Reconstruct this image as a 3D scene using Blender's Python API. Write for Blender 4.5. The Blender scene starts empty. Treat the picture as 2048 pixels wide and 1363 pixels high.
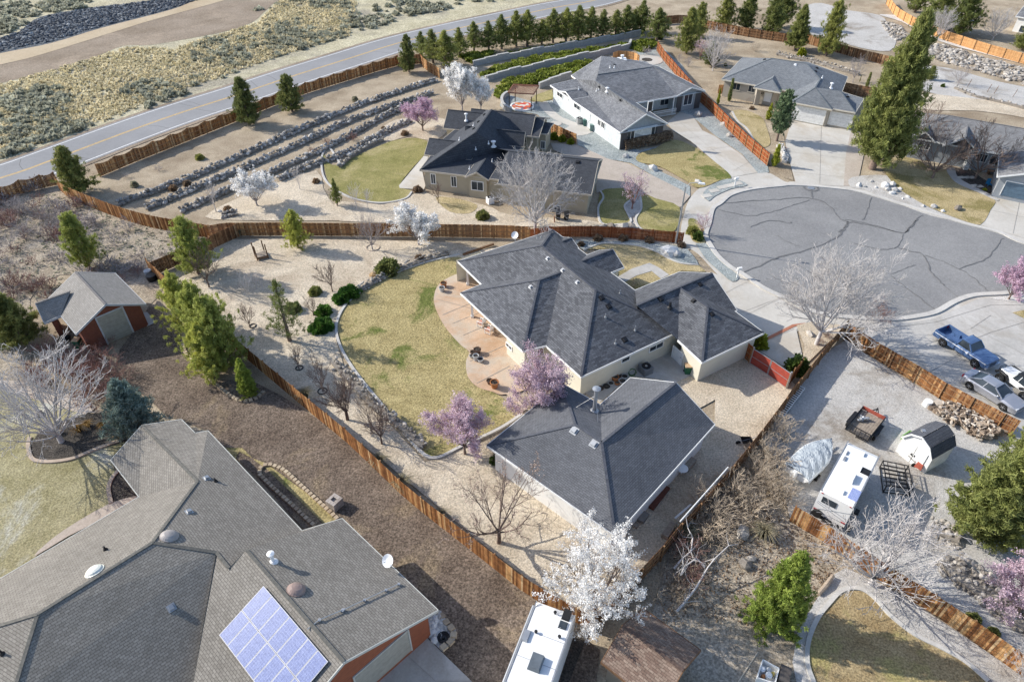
import bpy, math, random
import numpy as np
from mathutils import Vector, Matrix
from mathutils.geometry import tessellate_polygon
sc = bpy.context.scene
C = sc.collection
R = math.radians
# ---------------- camera, sky, sun, exposure ----------------
CAM_H = 42.0
PITCH = R(39.7)
cam_d = bpy.data.cameras.new('camera')
cam_d.sensor_width = 36; cam_d.lens = 24
cam_d.clip_start = 0.5; cam_d.clip_end = 2000
cam = bpy.data.objects.new('camera', cam_d); C.objects.link(cam)
cam.location = (0, 0, CAM_H); cam.rotation_euler = (math.pi/2 - PITCH, 0, 0)
sc.camera = cam
SUN_EL = R(31.5); SUN_AZ = R(163)        # direction towards the sun, angle from +X
world = bpy.data.worlds.new('World'); sc.world = world; world.use_nodes = True
wn = world.node_tree
sky = wn.nodes.new('ShaderNodeTexSky'); sky.sky_type = 'NISHITA'; sky.sun_disc = False
sky.sun_elevation = SUN_EL; sky.sun_rotation = math.pi/2 - SUN_AZ
sky.altitude = 1400; sky.air_density = 1.0; sky.dust_density = 3.0; sky.ozone_density = .8
bg = wn.nodes['Background']; bg.inputs[1].default_value = 0.15
wn.links.new(sky.outputs[0], bg.inputs[0])
sun_d = bpy.data.lights.new('sun', 'SUN'); sun_d.energy = 3.7; sun_d.angle = R(0.5); sun_d.color = (1, .95, .86)
sun = bpy.data.objects.new('sun', sun_d); C.objects.link(sun)
sd = Vector((math.cos(SUN_EL)*math.cos(SUN_AZ), math.cos(SUN_EL)*math.sin(SUN_AZ), math.sin(SUN_EL)))
sun.rotation_euler = sd.to_track_quat('Z', 'Y').to_euler(); sun.location = (0, 60, 60)
sc.view_settings.view_transform = 'Standard'; sc.view_settings.look = 'None'
sc.view_settings.exposure = 0.66; sc.view_settings.gamma = 1.0

# ---------------- survey helpers: a sight line of the photograph met with the ground or a plane ----------------
FP = 24/36*2048
ZC = {0:(0,0,1),1:(0,0,.34196),2:(680,0,.34196),3:(1348,0,.34196),4:(0,440,.34196),5:(680,440,.34196),6:(1348,440,.34196),
 7:(0,897,.34196),8:(680,897,.34196),9:(1348,897,.34196),10:(820,190,.20548),11:(1000,90,.20548),12:(1420,90,.1666),
 13:(1728,190,.15625),14:(1120,440,.20548),15:(40,520,.1467),16:(1780,640,.1313),17:(1540,790,.20548)}
CO = Vector((0, 0, CAM_H))
def ray(k, x, y):
    ox, oy, s = ZC[k]; X = (ox+x*s-1024)/FP; Y = -(oy+y*s-681.5)/FP
    return Vector((X, math.cos(PITCH)+Y*math.sin(PITCH), -math.sin(PITCH)+Y*math.cos(PITCH)))
def W(k, x, y, z=0.0):
    d = ray(k, x, y); return CO + d*((z-CAM_H)/d.z)
def WL(k, pts, z=0.0): return [W(k, x, y, z) for x, y in pts]
def hit(k, x, y, p0, n):
    d = ray(k, x, y); return CO + d*((p0-CO).dot(n)/d.dot(n))
def perp(a, b):
    d = (b-a); d.z = 0; d.normalize(); return Vector((-d.y, d.x, 0))
def height(base, k, x, y):
    """height above a ground point whose sight line passes nearest"""
    best = min(((W(k, x, y, i*.1)-base).xy.length, i*.1) for i in range(0, 300)); return best[1]
def spline(pts, n=6, closed=True):
    P = [Vector(p) for p in pts]; m = len(P); out = []
    for i in range(m if closed else m-1):
        g = lambda j: P[j % m] if closed else P[max(0, min(m-1, j))]
        a, b, c, d = g(i-1), g(i), g(i+1), g(i+2)
        for t in range(n):
            t /= n
            out.append(.5*((2*b)+(-a+c)*t+(2*a-5*b+4*c-d)*t*t+(-a+3*b-3*c+d)*t**3))
    if not closed: out.append(P[-1])
    return out

# ---------------- mesh builder ----------------
class MB:
    def __init__(s): s.v = []; s.f = []; s.r = []; s.uv = None
    def add(s, vs, fs, r=None):
        o = len(s.v); s.v += [tuple(v) for v in vs]; s.f += [tuple(i+o for i in f) for f in fs]
        if r is None: r = random.random()
        s.r += [r]*len(fs); return s
    def poly(s, pts, r=None): return s.add(pts, [tuple(range(len(pts)))], r)
    def box(s, c, size, rz=0, M=None, r=None, taper=1.0):
        hx, hy, hz = size[0]/2, size[1]/2, size[2]/2
        vs = [Vector((x*(taper if z > 0 else 1), y*(taper if z > 0 else 1), z)) for z in (-hz, hz) for x, y in ((-hx,-hy),(hx,-hy),(hx,hy),(-hx,hy))]
        m = (M if M is not None else Matrix.Rotation(rz, 3, 'Z'))
        vs = [m @ v + Vector(c) for v in vs]
        return s.add(vs, [(3,2,1,0),(4,5,6,7),(0,1,5,4),(1,2,6,5),(2,3,7,6),(3,0,4,7)], r)
    def prism(s, pts, z0, z1, r=None, cap=True, bottom=False):
        n = len(pts); lo = [Vector((p[0], p[1], z0)) for p in pts]; hi = [Vector((p[0], p[1], z1)) for p in pts]
        ar = sum(lo[i].x*lo[(i+1) % n].y-lo[(i+1) % n].x*lo[i].y for i in range(n))
        if ar < 0: lo.reverse(); hi.reverse()
        f = [(i, (i+1) % n, n+(i+1) % n, n+i) for i in range(n)]
        if cap:
            for t in tessellate_polygon([hi]):
                a, b, c = t
                if (hi[b]-hi[a]).cross(hi[c]-hi[a]).z < 0: a, c = c, a
                f.append((n+a, n+b, n+c))
                if bottom: f.append((c, b, a))
        return s.add(lo+hi, f, r)
    def beam(s, a, b, w, h, r=None):
        a = Vector(a); b = Vector(b); d = b-a; L = d.length
        if L < 1e-5: return s
        d.normalize(); up = Vector((0,0,1)) if abs(d.z) < .95 else Vector((1,0,0))
        x = d.cross(up).normalized(); z = x.cross(d)
        vs = [p+x*i*w/2+z*j*h/2 for p in (a, b) for i, j in ((-1,-1),(1,-1),(1,1),(-1,1))]
        return s.add(vs, [(0,1,2,3),(7,6,5,4),(0,4,5,1),(1,5,6,2),(2,6,7,3),(3,7,4,0)], r)
    def tube(s, pts, rad, n=6, r=None, cap=True):
        pts = [Vector(p) for p in pts]
        if not hasattr(rad, '__len__'): rad = [rad]*len(pts)
        vs = []; fs = []
        for i, p in enumerate(pts):
            d = (pts[min(i+1, len(pts)-1)]-pts[max(i-1, 0)]).normalized()
            u = Vector((0,0,1)) if abs(d.z) < .9 else Vector((1,0,0))
            x = d.cross(u).normalized(); y = d.cross(x)
            vs += [p+(x*math.cos(2*math.pi*k/n)+y*math.sin(2*math.pi*k/n))*rad[i] for k in range(n)]
        for i in range(len(pts)-1):
            for k in range(n):
                a = i*n+k; b = i*n+(k+1) % n; fs.append((a, b, b+n, a+n))
        if cap: fs.append(tuple(range(n))[::-1]); fs.append(tuple(len(vs)-n+k for k in range(n)))
        return s.add(vs, fs, r)
    def lathe(s, c, prof, n=16, r=None, M=None):
        vs = []; fs = []
        for rr, z in prof:
            for k in range(n):
                v = Vector((rr*math.cos(2*math.pi*k/n), rr*math.sin(2*math.pi*k/n), z))
                if M is not None: v = M @ v
                vs.append(v+Vector(c))
        for i in range(len(prof)-1):
            for k in range(n):
                a = i*n+k; b = i*n+(k+1) % n; fs.append((a, b, b+n, a+n))
        fs.append(tuple(range(n))[::-1]); fs.append(tuple(len(vs)-n+k for k in range(n)))
        return s.add(vs, fs, r)
    def rock(s, c, sx, sy=None, sz=None, r=None, sub=1):
        sy = sy or sx; sz = sz or sx*.7
        a = random.random()*6.3; ca, sa = math.cos(a), math.sin(a); vs = []
        for v in ROCKV:
            k = random.uniform(.72, 1.12); x, y, z = v[0]*sx*k, v[1]*sy*k, v[2]*sz*k
            vs.append((c[0]+x*ca-y*sa, c[1]+x*sa+y*ca, c[2]+z))
        return s.add(vs, ROCKF, r)
    def build(s, name, mat, parent=None, at=None, smooth=False):
        me = bpy.data.meshes.new(name); o = bpy.data.objects.new(name, me); C.objects.link(o)
        off = Vector((0,0,0))
        if parent is not None:
            o.parent = parent; off = WORG.get(parent.name, Vector((0,0,0)))
            if at is not None: o.location = Vector(at)-off; WORG[o.name] = Vector(at); off = Vector(at)
            else: WORG[o.name] = off
        elif at is not None: off = Vector(at); o.location = off; WORG[o.name] = off
        me.from_pydata([(v[0]-off.x, v[1]-off.y, v[2]-off.z) for v in s.v], [], s.f)
        if not isinstance(mat, (list, tuple)): mat = [mat]
        for m in mat: me.materials.append(m)
        a = me.attributes.new('rnd', 'FLOAT', 'FACE'); a.data.foreach_set('value', s.r)
        if s.uv is not None:
            u = me.uv_layers.new(name='UVMap'); u.data.foreach_set('uv', np.array(s.uv, dtype=np.float32).ravel())
        if smooth: me.polygons.foreach_set('use_smooth', [True]*len(me.polygons))
        me.update(); return o
WORG = {}
import bmesh
_b = bmesh.new(); bmesh.ops.create_icosphere(_b, subdivisions=1, radius=1); ROCKV = [tuple(v.co) for v in _b.verts]; _b.verts.index_update(); ROCKF = [tuple(v.index for v in f.verts) for f in _b.faces]; _b.free()

def tag(o, label=None, cat=None, group=None, kind=None):
    if label: o['label'] = label
    if cat: o['category'] = cat
    if group: o['group'] = group
    if kind: o['kind'] = kind
    return o
def thing(name, label, cat, loc=(0,0,0), rz=0, group=None):
    o = bpy.data.objects.new(name, None); o.empty_display_size = .3; C.objects.link(o); o.location = loc; o.rotation_euler = (0, 0, rz)
    if rz == 0: WORG[o.name] = Vector(loc)
    return tag(o, label, cat, group)
def copy_thing(root, loc, rz=0, scale=1.0, label=None, group=None):
    def cp(o, par):
        c = o.copy(); C.objects.link(c)
        if par is not None: c.parent = par
        for ch in o.children: cp(ch, c)
        return c
    r = cp(root, None); r.location = loc; r.rotation_euler = (0, 0, rz)
    r.scale = (scale,)*3 if not hasattr(scale, '__len__') else scale
    if label: r['label'] = label
    if group: r['group'] = group
    return r
ORD = ['first','second','third','fourth','fifth','sixth','seventh','eighth','ninth','tenth','eleventh','twelfth','thirteenth','fourteenth','fifteenth','sixteenth','seventeenth','eighteenth','nineteenth','twentieth','twenty-first','twenty-second','twenty-third','twenty-fourth','twenty-fifth']

# ---------------- materials ----------------
class NT:
    def __init__(s, name):
        s.m = bpy.data.materials.new(name); s.m.use_nodes = True; s.t = s.m.node_tree; s.b = s.t.nodes['Principled BSDF']
        s.out = s.t.nodes['Material Output']
    def n(s, typ, **kw):
        x = s.t.nodes.new('ShaderNode'+typ)
        for k, v in kw.items():
            if k.startswith('i_'): x.inputs[k[2:].replace('_', ' ')].default_value = v
            else: setattr(x, k, v)
        return x
    def l(s, a, b): s.t.links.new(a, b)
    def coord(s, kind='pos'):
        if kind == 'pos': return s.n('NewGeometry').outputs['Position']
        if kind == 'obj': return s.n('TexCoord').outputs['Object']
        return s.n('TexCoord').outputs['UV']
    def noise(s, scale, detail=3, rough=.6, vec=None, kind='pos', dist=0):
        x = s.n('TexNoise'); x.inputs['Scale'].default_value = scale; x.inputs['Detail'].default_value = detail
        x.inputs['Roughness'].default_value = rough; x.inputs['Distortion'].default_value = dist
        s.l(vec if vec is not None else s.coord(kind), x.inputs['Vector']); return x.outputs['Fac']
    def ramp(s, fac, stops, interp='LINEAR'):
        x = s.n('ValToRGB'); x.color_ramp.interpolation = interp; cr = x.color_ramp
        while len(cr.elements) > 1: cr.elements.remove(cr.elements[-1])
        cr.elements[0].position = stops[0][0]; cr.elements[0].color = col(stops[0][1])
        for p, c in stops[1:]: e = cr.elements.new(p); e.color = col(c)
        s.l(fac, x.inputs['Fac']); return x.outputs['Color']
    def mix(s, fac, a, b, mode='MIX'):
        x = s.n('Mix', data_type='RGBA', blend_type=mode)
        for sock, v in ((x.inputs[0], fac), (x.inputs[6], a), (x.inputs[7], b)):
            if isinstance(v, bpy.types.NodeSocket): s.l(v, sock)
            elif hasattr(v, '__len__'): sock.default_value = col(v)
            elif sock.type == 'RGBA': sock.default_value = (v, v, v, 1)
            else: sock.default_value = v
        return x.outputs[2]
    def bump(s, h, strength=.5, dist=.05):
        x = s.n('Bump'); x.inputs['Strength'].default_value = strength; x.inputs['Distance'].default_value = dist
        s.l(h, x.inputs['Height']); s.l(x.outputs[0], s.b.inputs['Normal'])
    def base(s, c):
        if isinstance(c, bpy.types.NodeSocket): s.l(c, s.b.inputs['Base Color'])
        else: s.b.inputs['Base Color'].default_value = col(c)
def col(c):
    if isinstance(c, (int, float)): return (c, c, c, 1)
    return (c[0], c[1], c[2], 1)
MC = {}
def plain(name, c, rough=.7, metal=0, var=.15, scale=2.0, spec=.3):
    if name in MC: return MC[name]
    t = NT(name); f = t.noise(scale, 4)
    k = t.ramp(f, [(.3, 1-var), (.7, 1+var)])
    t.base(t.mix(1.0, c, k, 'MULTIPLY')); t.b.inputs['Roughness'].default_value = rough; t.b.inputs['Metallic'].default_value = metal
    t.b.inputs['Specular IOR Level'].default_value = spec
    MC[name] = t.m; return t.m
def ground_mat(name, c1, c2, s1=.15, speck=(.75, 1.25), s2=6, c3=None, s3=.05, t3=(.5, .6), bump=.5, rough=.95, bscale=None, fine=7.5):
    """patches c1..c2, third colour in large patches, speckle on two scales"""
    t = NT(name); a = t.noise(s1, 5, .65)
    cc = t.ramp(a, [(.35, c1), (.65, c2)])
    if c3 is not None:
        b = t.noise(s3, 5, .7, dist=.6); bb = t.ramp(b, [(t3[0], 0), (t3[1], 1)])
        cc = t.mix(bb, cc, c3)
    n2 = t.noise(s2, 4, .7); cc = t.mix(1.0, cc, t.ramp(n2, [(.3, speck[0]), (.7, speck[1])]), 'MULTIPLY')
    n3 = t.noise(fine, 2, .6); cc = t.mix(1.0, cc, t.ramp(n3, [(.36, speck[0]), (.64, speck[1])]), 'MULTIPLY')
    t.base(cc); t.b.inputs['Roughness'].default_value = rough; t.b.inputs['Specular IOR Level'].default_value = .1
    if bump: t.bump(t.noise(bscale or s2, 5, .75), bump, .12)
    return t.m
def rnd_mat(name, stops, rough=.85, speck=.25, scale=8, bump=.0):
    """colour picked per face group (boards, rocks) times speckle"""
    t = NT(name); a = t.n('Attribute'); a.attribute_name = 'rnd'
    cc = t.ramp(a.outputs['Fac'], stops)
    n2 = t.noise(scale, 4, .7); cc = t.mix(1.0, cc, t.ramp(n2, [(.3, 1-speck), (.7, 1+speck)]), 'MULTIPLY')
    t.base(cc); t.b.inputs['Roughness'].default_value = rough; t.b.inputs['Specular IOR Level'].default_value = .15
    if bump: t.bump(n2, bump, .05)
    return t.m
def roof_mat(name, c1, c2, gap_shade, course=.15, tab=.33, mott=.5, rough=.9, big=None):
    t = NT(name); uv = t.coord('uv')
    br = t.n('TexBrick'); br.offset = .5; t.l(uv, br.inputs['Vector'])
    br.inputs['Scale'].default_value = 1.0; br.inputs['Brick Width'].default_value = tab; br.inputs['Row Height'].default_value = course
    br.inputs['Mortar Size'].default_value = .012; br.inputs['Mortar Smooth'].default_value = .2; br.inputs['Bias'].default_value = 0
    br.inputs['Color1'].default_value = col(c1); br.inputs['Color2'].default_value = col(c2); br.inputs['Mortar'].default_value = col(gap_shade)  # dark lines: tab gaps, with shade under the shingle edges painted in
    n = t.noise(1.4, 5, .7); cc = t.mix(1.0, br.outputs['Color'], t.ramp(n, [(.3, 1-mott*.5), (.7, 1+mott*.5)]), 'MULTIPLY')
    n2 = t.noise(14, 3, .7); cc = t.mix(1.0, cc, t.ramp(n2, [(.3, .8), (.7, 1.2)]), 'MULTIPLY')
    n3 = t.noise(.12, 4, .6); cc = t.mix(1.0, cc, t.ramp(n3, [(.35, .9), (.65, 1.12)]), 'MULTIPLY')
    t.base(cc); t.b.inputs['Roughness'].default_value = rough; t.b.inputs['Specular IOR Level'].default_value = .25
    sx = t.n('SeparateXYZ'); t.l(uv, sx.inputs[0])
    m = t.n('Math', operation='DIVIDE'); t.l(sx.outputs[1], m.inputs[0]); m.inputs[1].default_value = course
    fr = t.n('Math', operation='FRACT'); t.l(m.outputs[0], fr.inputs[0])
    iv = t.n('Math', operation='SUBTRACT'); iv.inputs[0].default_value = 1.0; t.l(fr.outputs[0], iv.inputs[1])
    t.bump(iv.outputs[0], .6, .016)
    return t.m
def foliage_mat(name, c1, c2, c3=None, scale=1.2, fine=9, rough=.7, trans=0):
    tint = [(0, (.76,.8,.82)), (.5, 1.0), (1, (1.2,1.14,1.02))] if ('needles' in name or 'leaves' in name) else [(0, .95), (1, 1.04)]
    t = NT(name); o = t.coord('obj'); n = t.noise(scale, 3, .6, vec=o)
    st = [(.3, c1), (.55, c2)] + ([(.75, c3)] if c3 else [])
    cc = t.ramp(n, st); a = t.n('Attribute'); a.attribute_name = 'rnd'
    cc = t.mix(1.0, cc, t.ramp(a.outputs['Fac'], [(0, .6), (1, 1.45)]), 'MULTIPLY')
    oi = t.n('ObjectInfo'); cc = t.mix(1.0, cc, t.ramp(oi.outputs['Random'], tint), 'MULTIPLY')
    t.base(cc); t.b.inputs['Roughness'].default_value = rough; t.b.inputs['Specular IOR Level'].default_value = .25
    if trans:
        tr = t.n('BsdfTranslucent'); t.l(cc, tr.inputs['Color']); mx = t.n('MixShader'); mx.inputs[0].default_value = trans
        t.l(t.b.outputs[0], mx.inputs[1]); t.l(tr.outputs[0], mx.inputs[2]); t.l(mx.outputs[0], t.out.inputs['Surface'])
    return t.m
def glass_mat():
    t = NT('window_glass'); n = t.noise(.6, 2)
    t.base(t.ramp(n, [(.3, (.02,.027,.035)), (.7, (.06,.075,.09))])); t.b.inputs['Roughness'].default_value = .14; t.b.inputs['Specular IOR Level'].default_value = .4
    return t.m
M = {}
M['glass'] = glass_mat()
M['white'] = plain('white_trim', (.78,.78,.76), .5, var=.05)
M['whitem'] = plain('white_metal', (.8,.8,.8), .35, var=.04)
M['metal'] = plain('galvanised_metal', (.42,.43,.44), .4, .6, var=.1)
M['black'] = plain('black_plastic', (.02,.02,.022), .5, var=.2)
M['rubber'] = plain('rubber', (.018,.018,.018), .8, var=.2)
M['chrome'] = plain('chrome', (.7,.7,.72), .15, .9, var=.03)
M['woodpost'] = plain('wood_post', (.16,.09,.05), .85, var=.3, scale=5)
# ======================= SETTING: ground, roads, paths =======================
G = {}
G['dirt'] = ground_mat('tan_dirt', (.30,.24,.17), (.45,.375,.275), .25, (.78,1.22), 5, c3=(.25,.195,.135), s3=.09, t3=(.5,.68))
G['scrub'] = ground_mat('dry_grassland', (.40,.36,.24), (.56,.51,.36), .2, (.65,1.35), 2.2, c3=(.33,.30,.23), s3=.05, t3=(.48,.6), bump=.9)
G['track'] = ground_mat('dirt_track', (.42,.33,.22), (.50,.41,.29), .1, (.9,1.1), 3)
G['graded'] = ground_mat('graded_brown_earth', (.24,.19,.14), (.33,.27,.21), .12, (.75,1.2), 3, c3=(.36,.29,.22), s3=.06)
G['rip'] = ground_mat('dark_rock_bed', (.05,.055,.06), (.12,.13,.14), 1.5, (.5,1.9), 7, bump=1)
G['road'] = ground_mat('highway_asphalt', (.25,.25,.253), (.30,.30,.305), .06, (.96,1.04), 1.5, bump=.1)
G['asph'] = ground_mat('street_asphalt', (.205,.204,.203), (.25,.248,.246), .12, (.9,1.1), 4, c3=(.27,.267,.263), s3=.07, t3=(.45,.65), bump=.15)
G['seal'] = plain('crack_sealer', (.15,.15,.15), .8)
G['yellow'] = plain('yellow_paint', (.62,.40,.12), .7, var=.25, scale=3)
G['wpaint'] = plain('white_paint', (.72,.72,.70), .7, var=.2, scale=3)
G['conc'] = ground_mat('concrete', (.47,.445,.40), (.55,.525,.48), .2, (.96,1.04), 2, c3=(.46,.42,.36), s3=.12, bump=.08)
G['concd'] = ground_mat('aged_concrete', (.40,.385,.36), (.50,.48,.45), .25, (.95,1.05), 2, c3=(.38,.355,.32), s3=.15, bump=.08)
G['kerb'] = ground_mat('kerb_concrete', (.46,.44,.41), (.56,.54,.50), .6, (.95,1.05), 3, bump=.1)
G['joint'] = plain('concrete_joint', (.32,.30,.27), .9)
G['gravel'] = ground_mat('beige_gravel', (.50,.42,.315), (.64,.555,.435), .3, (.78,1.22), 9, c3=(.43,.35,.26), s3=.1, t3=(.52,.66), bump=.8)
G['greyg'] = ground_mat('grey_gravel', (.45,.43,.40), (.55,.53,.50), .2, (.84,1.14), 10, c3=(.30,.265,.225), s3=.12, t3=(.52,.66), bump=.6)
G['blueg'] = ground_mat('blue_grey_gravel', (.27,.30,.295), (.36,.385,.375), .5, (.74,1.28), 6, bump=.9)
G['lawn'] = ground_mat('dormant_lawn', (.32,.26,.12), (.43,.355,.175), .5, (.68,1.3), 7, c3=(.14,.16,.045), s3=.17, t3=(.535,.63), bump=.7)
G['blawn'] = ground_mat('brown_lawn', (.27,.195,.10), (.41,.32,.18), .45, (.7,1.3), 7, c3=(.33,.28,.12), s3=.2, bump=.7)
G['glawn'] = ground_mat('green_lawn', (.21,.20,.07), (.31,.275,.115), .35, (.78,1.2), 6, c3=(.36,.31,.15), s3=.12, bump=.6)
G['ylawn'] = ground_mat('straw_lawn', (.36,.29,.15), (.47,.38,.22), .5, (.72,1.28), 7, c3=(.25,.21,.09), s3=.15, bump=.6)
G['frost'] = ground_mat('pale_lawn', (.26,.235,.125), (.37,.335,.205), .5, (.75,1.25), 7, c3=(.46,.45,.39), s3=.16, t3=(.50,.64), bump=.7)
G['mulch'] = ground_mat('brown_wood_chips', (.135,.103,.08), (.215,.17,.133), .35, (.6,1.45), 8, c3=(.29,.225,.145), s3=.12, t3=(.53,.68), bump=1)
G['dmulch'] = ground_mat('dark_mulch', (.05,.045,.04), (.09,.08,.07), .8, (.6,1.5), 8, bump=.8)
G['paver'] = ground_mat('beige_pavers', (.40,.345,.29), (.47,.41,.35), .5, (.92,1.08), 8, bump=.1)
G['patio'] = ground_mat('stamped_patio', (.46,.31,.20), (.58,.43,.31), .35, (.94,1.06), 2, c3=(.50,.42,.33), s3=.2, t3=(.45,.6), bump=.1, rough=.6)
G['leaf'] = ground_mat('leaf_litter', (.29,.24,.18), (.42,.36,.28), .5, (.68,1.32), 5, c3=(.38,.33,.27), s3=.15, t3=(.5,.62), bump=.8)
G['wgravel'] = ground_mat('white_gravel', (.52,.50,.47), (.62,.60,.57), .4, (.8,1.2), 7, bump=.5)

SHI = 0
def sheet(name, k, pts, layer, mat, sm=5, closed=True, world_pts=None, kind='structure'):
    P = world_pts or WL(k, pts)
    if sm: P = spline(P, sm)
    global SHI; SHI += 1; z = .03*layer+.00025*SHI
    mb = MB(); P = [Vector((p.x, p.y, z)) for p in P]
    fs = []
    for t in tessellate_polygon([P]):
        a, b, c = t
        if (P[b]-P[a]).cross(P[c]-P[a]).z < 0: a, c = c, a
        fs.append((a, b, c))
    mb.add(P, fs, .5); o = mb.build(name, mat); o['kind'] = kind; return o
def ribbon(P, w, z0, z1, mb=None, closed=False, r=None, wob=0):
    """a strip of width w along P, raised from z0 to z1"""
    mb = mb or MB(); n = len(P); L = []; Rr = []
    for i in range(n):
        a = P[(i-1) % n] if closed else P[max(0, i-1)]; b = P[(i+1) % n] if closed else P[min(n-1, i+1)]
        q = perp(Vector(a), Vector(b)); ww = w*(1+random.uniform(-wob, wob))
        L.append(Vector(P[i])+q*ww/2); Rr.append(Vector(P[i])-q*ww/2)
    vs = []
    for a, b in zip(L, Rr): vs += [(a.x,a.y,z0),(a.x,a.y,z1),(b.x,b.y,z1),(b.x,b.y,z0)]
    fs = []
    m = n if closed else n-1
    for i in range(m):
        o = 4*i; p = 4*((i+1) % n)
        fs.append((o+1, o+2, p+2, p+1))
        if z1-z0 > .002: fs += [(o, o+1, p+1, p), (o+2, o+3, p+3, p+2)]
    if not closed and z1-z0 > .002: fs += [(0,3,2,1), (4*n-4,4*n-3,4*n-2,4*n-1)]
    return mb.add(vs, fs, r)
def edging(name, k, pts, w, h, mat, layer=2, closed=False, sm=5, label=None):
    P = WL(k, pts); P = spline(P, sm, closed) if sm else P
    o = ribbon(P, w, 0, h+.03*layer, closed=closed).build(name, mat); o['kind'] = 'structure'; return o

g = MB(); g.poly([(-500,-60,0),(500,-60,0),(500,560,0),(-500,560,0)]); o = g.build('ground', G['dirt']); o['kind'] = 'structure'
# --- beyond the highway
def band(name, up, lo, layer, mat, sm=4):
    a = spline(up, sm, False); b = spline(lo, sm, False); return sheet(name, 0, None, layer, mat, 0, world_pts=a+b[::-1])
RC = [W(0,-260,430), W(1,0,1045), W(1,300,941), W(1,700,790), W(1,1050,665), W(1,1400,553), W(1,1700,452), W(1,2047,343), W(2,330,258), W(2,650,178), W(2,980,106), W(2,1230,52), W(2,1480,6), W(0,1275,-22), W(0,1420,-46), W(0,1700,-80)]
RC = spline(RC, 4, False)
HWR = 4.9
def offs(P, d): return [P[i]+perp(P[max(0,i-1)], P[min(len(P)-1,i+1)])*d for i in range(len(P))]
o = sheet('scrubland', 0, None, 1, G['scrub'], 0, world_pts=offs(RC, HWR-.5)+[Vector((400,500,0)), Vector((-450,500,0)), Vector((-450,90,0))])
band('graded_earth', WL(0,[(-300,190),(0,105),(100,85),(205,56),(342,20),(420,-6),(600,-60)]), WL(1,[(-800,700),(0,490),(200,440),(500,360),(720,270),(900,262),(1300,190),(1480,130),(1560,60),(1700,-20),(2300,-200)]), 2, G['graded'])
band('dirt_track', WL(1,[(-800,480),(0,315),(300,255),(600,165),(1000,60),(1200,-10),(1700,-130)]), WL(1,[(-800,560),(0,382),(250,320),(700,180),(900,118),(1330,0),(1800,-140)]), 3, G['track'])
band('dark_rock_bank', WL(1,[(-800,330),(0,225),(120,180),(240,100),(540,45),(900,0),(1300,-120)]), WL(1,[(-800,480),(0,315),(300,255),(600,165),(1000,60),(1200,-10),(1700,-130)]), 2, G['rip'])
o = ribbon(RC, HWR*2+1.6, .06, .064).build('road_shoulder', G['graded']); o['kind']='structure'
o = ribbon(RC, HWR*2, .0, .079).build('highway', G['road']); o['kind']='structure'
mb = MB()
for d in (-.13, .13): ribbon(offs(RC, d), .14, .0835, .0835, mb)
o = mb.build('road_centre_line', G['yellow']); o['kind']='structure'
mb = MB()
for d in (-HWR+.55, HWR-.55): ribbon(offs(RC, d), .18, .0835, .0835, mb)
o = mb.build('road_edge_line', G['wpaint']); o['kind']='structure'
mb = MB(); random.seed(5)
for i in range(4, 60, 3):
    j = random.randint(0, len(RC)-2); p = RC[j].lerp(RC[j+1], random.random()); q = perp(RC[j], RC[j+1]); s = random.choice((-1,1))
    a = p+q*s*.4; b = p+q*s*4.2+(RC[j+1]-RC[j]).normalized()*random.uniform(-1.5,1.5)
    ribbon([a, a.lerp(b,.5)+q.yzx*0+Vector((random.uniform(-.3,.3),random.uniform(-.3,.3),0)), b], .09, .0825, .0825, mb)
o = mb.build('highway_crack_sealing', G['seal']); o['kind']='structure'

# --- cul-de-sac: concrete apron, asphalt, kerb
ASPH = [(1411,471),(1418,447),(1425,419),(1440,408),(1461,391),(1502,379.5),(1560,373),(1587,371),(1655,376),(1724,386),(1827,417),(1929,448),(1998,466),(2060,492),(2300,560),(2300,600),(2048,588),(1997,588.7),(1946,592),(1909,604),(1871,625),(1827,635),(1779,640),(1731,638),(1656,631.5),(1608,618),(1567,597),(1526,577),(1484,549),(1461,536),(1437,515),(1420,491)]
APR = [(1360,470),(1366,436),(1378,400),(1400,376),(1427,363),(1460,352),(1530,345),(1570,364),(1590,364),(1690,371),(1735,382),(1830,410),(1945,444),(2060,478),(2300,545),(2300,640),(2060,607),(2010,606),(1960,610),(1915,622),(1870,643),(1780,656),(1725,655),(1650,660),(1608,665),(1525,640),(1490,600),(1440,555),(1395,508),(1362,488)]
aP = spline(WL(0, ASPH), 5)
sheet('pavement', 0, APR, 2, G['conc'], 4)
sheet('street', 0, None, 3, G['asph'], 0, world_pts=aP)
o = ribbon(aP, .55, .03, .2, closed=True).build('kerb', G['kerb']); o['kind'] = 'structure'
mb = MB(); random.seed(8)
def crack(k, pts, w=.16):
    P = spline(WL(k, pts), 5, False); Q = []
    for p in P: Q.append(p+Vector((random.uniform(-.12,.12), random.uniform(-.12,.12), 0)))
    ribbon(Q, w*.6, .124, .124, mb, wob=.5)
for w, pts in [(.22,[(260,1195),(430,1180),(620,1170),(760,1160),(860,1180),(920,1220),(960,1270),(1010,1300),(1120,1315),(1300,1360)]),
    (.14,[(250,1225),(420,1265),(560,1245),(680,1210),(790,1175)]), (.16,[(440,1335),(560,1295),(670,1310),(680,1302)]),
    (.2,[(1020,1300),(1000,1330),(960,1363)]),(.13,[(1150,1160),(1130,1230),(1100,1290)]),(.2,[(1450,1260),(1380,1330),(1350,1363)]),(.3,[(800,1110),(805,1160)])]: crack(3, pts, w)
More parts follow.
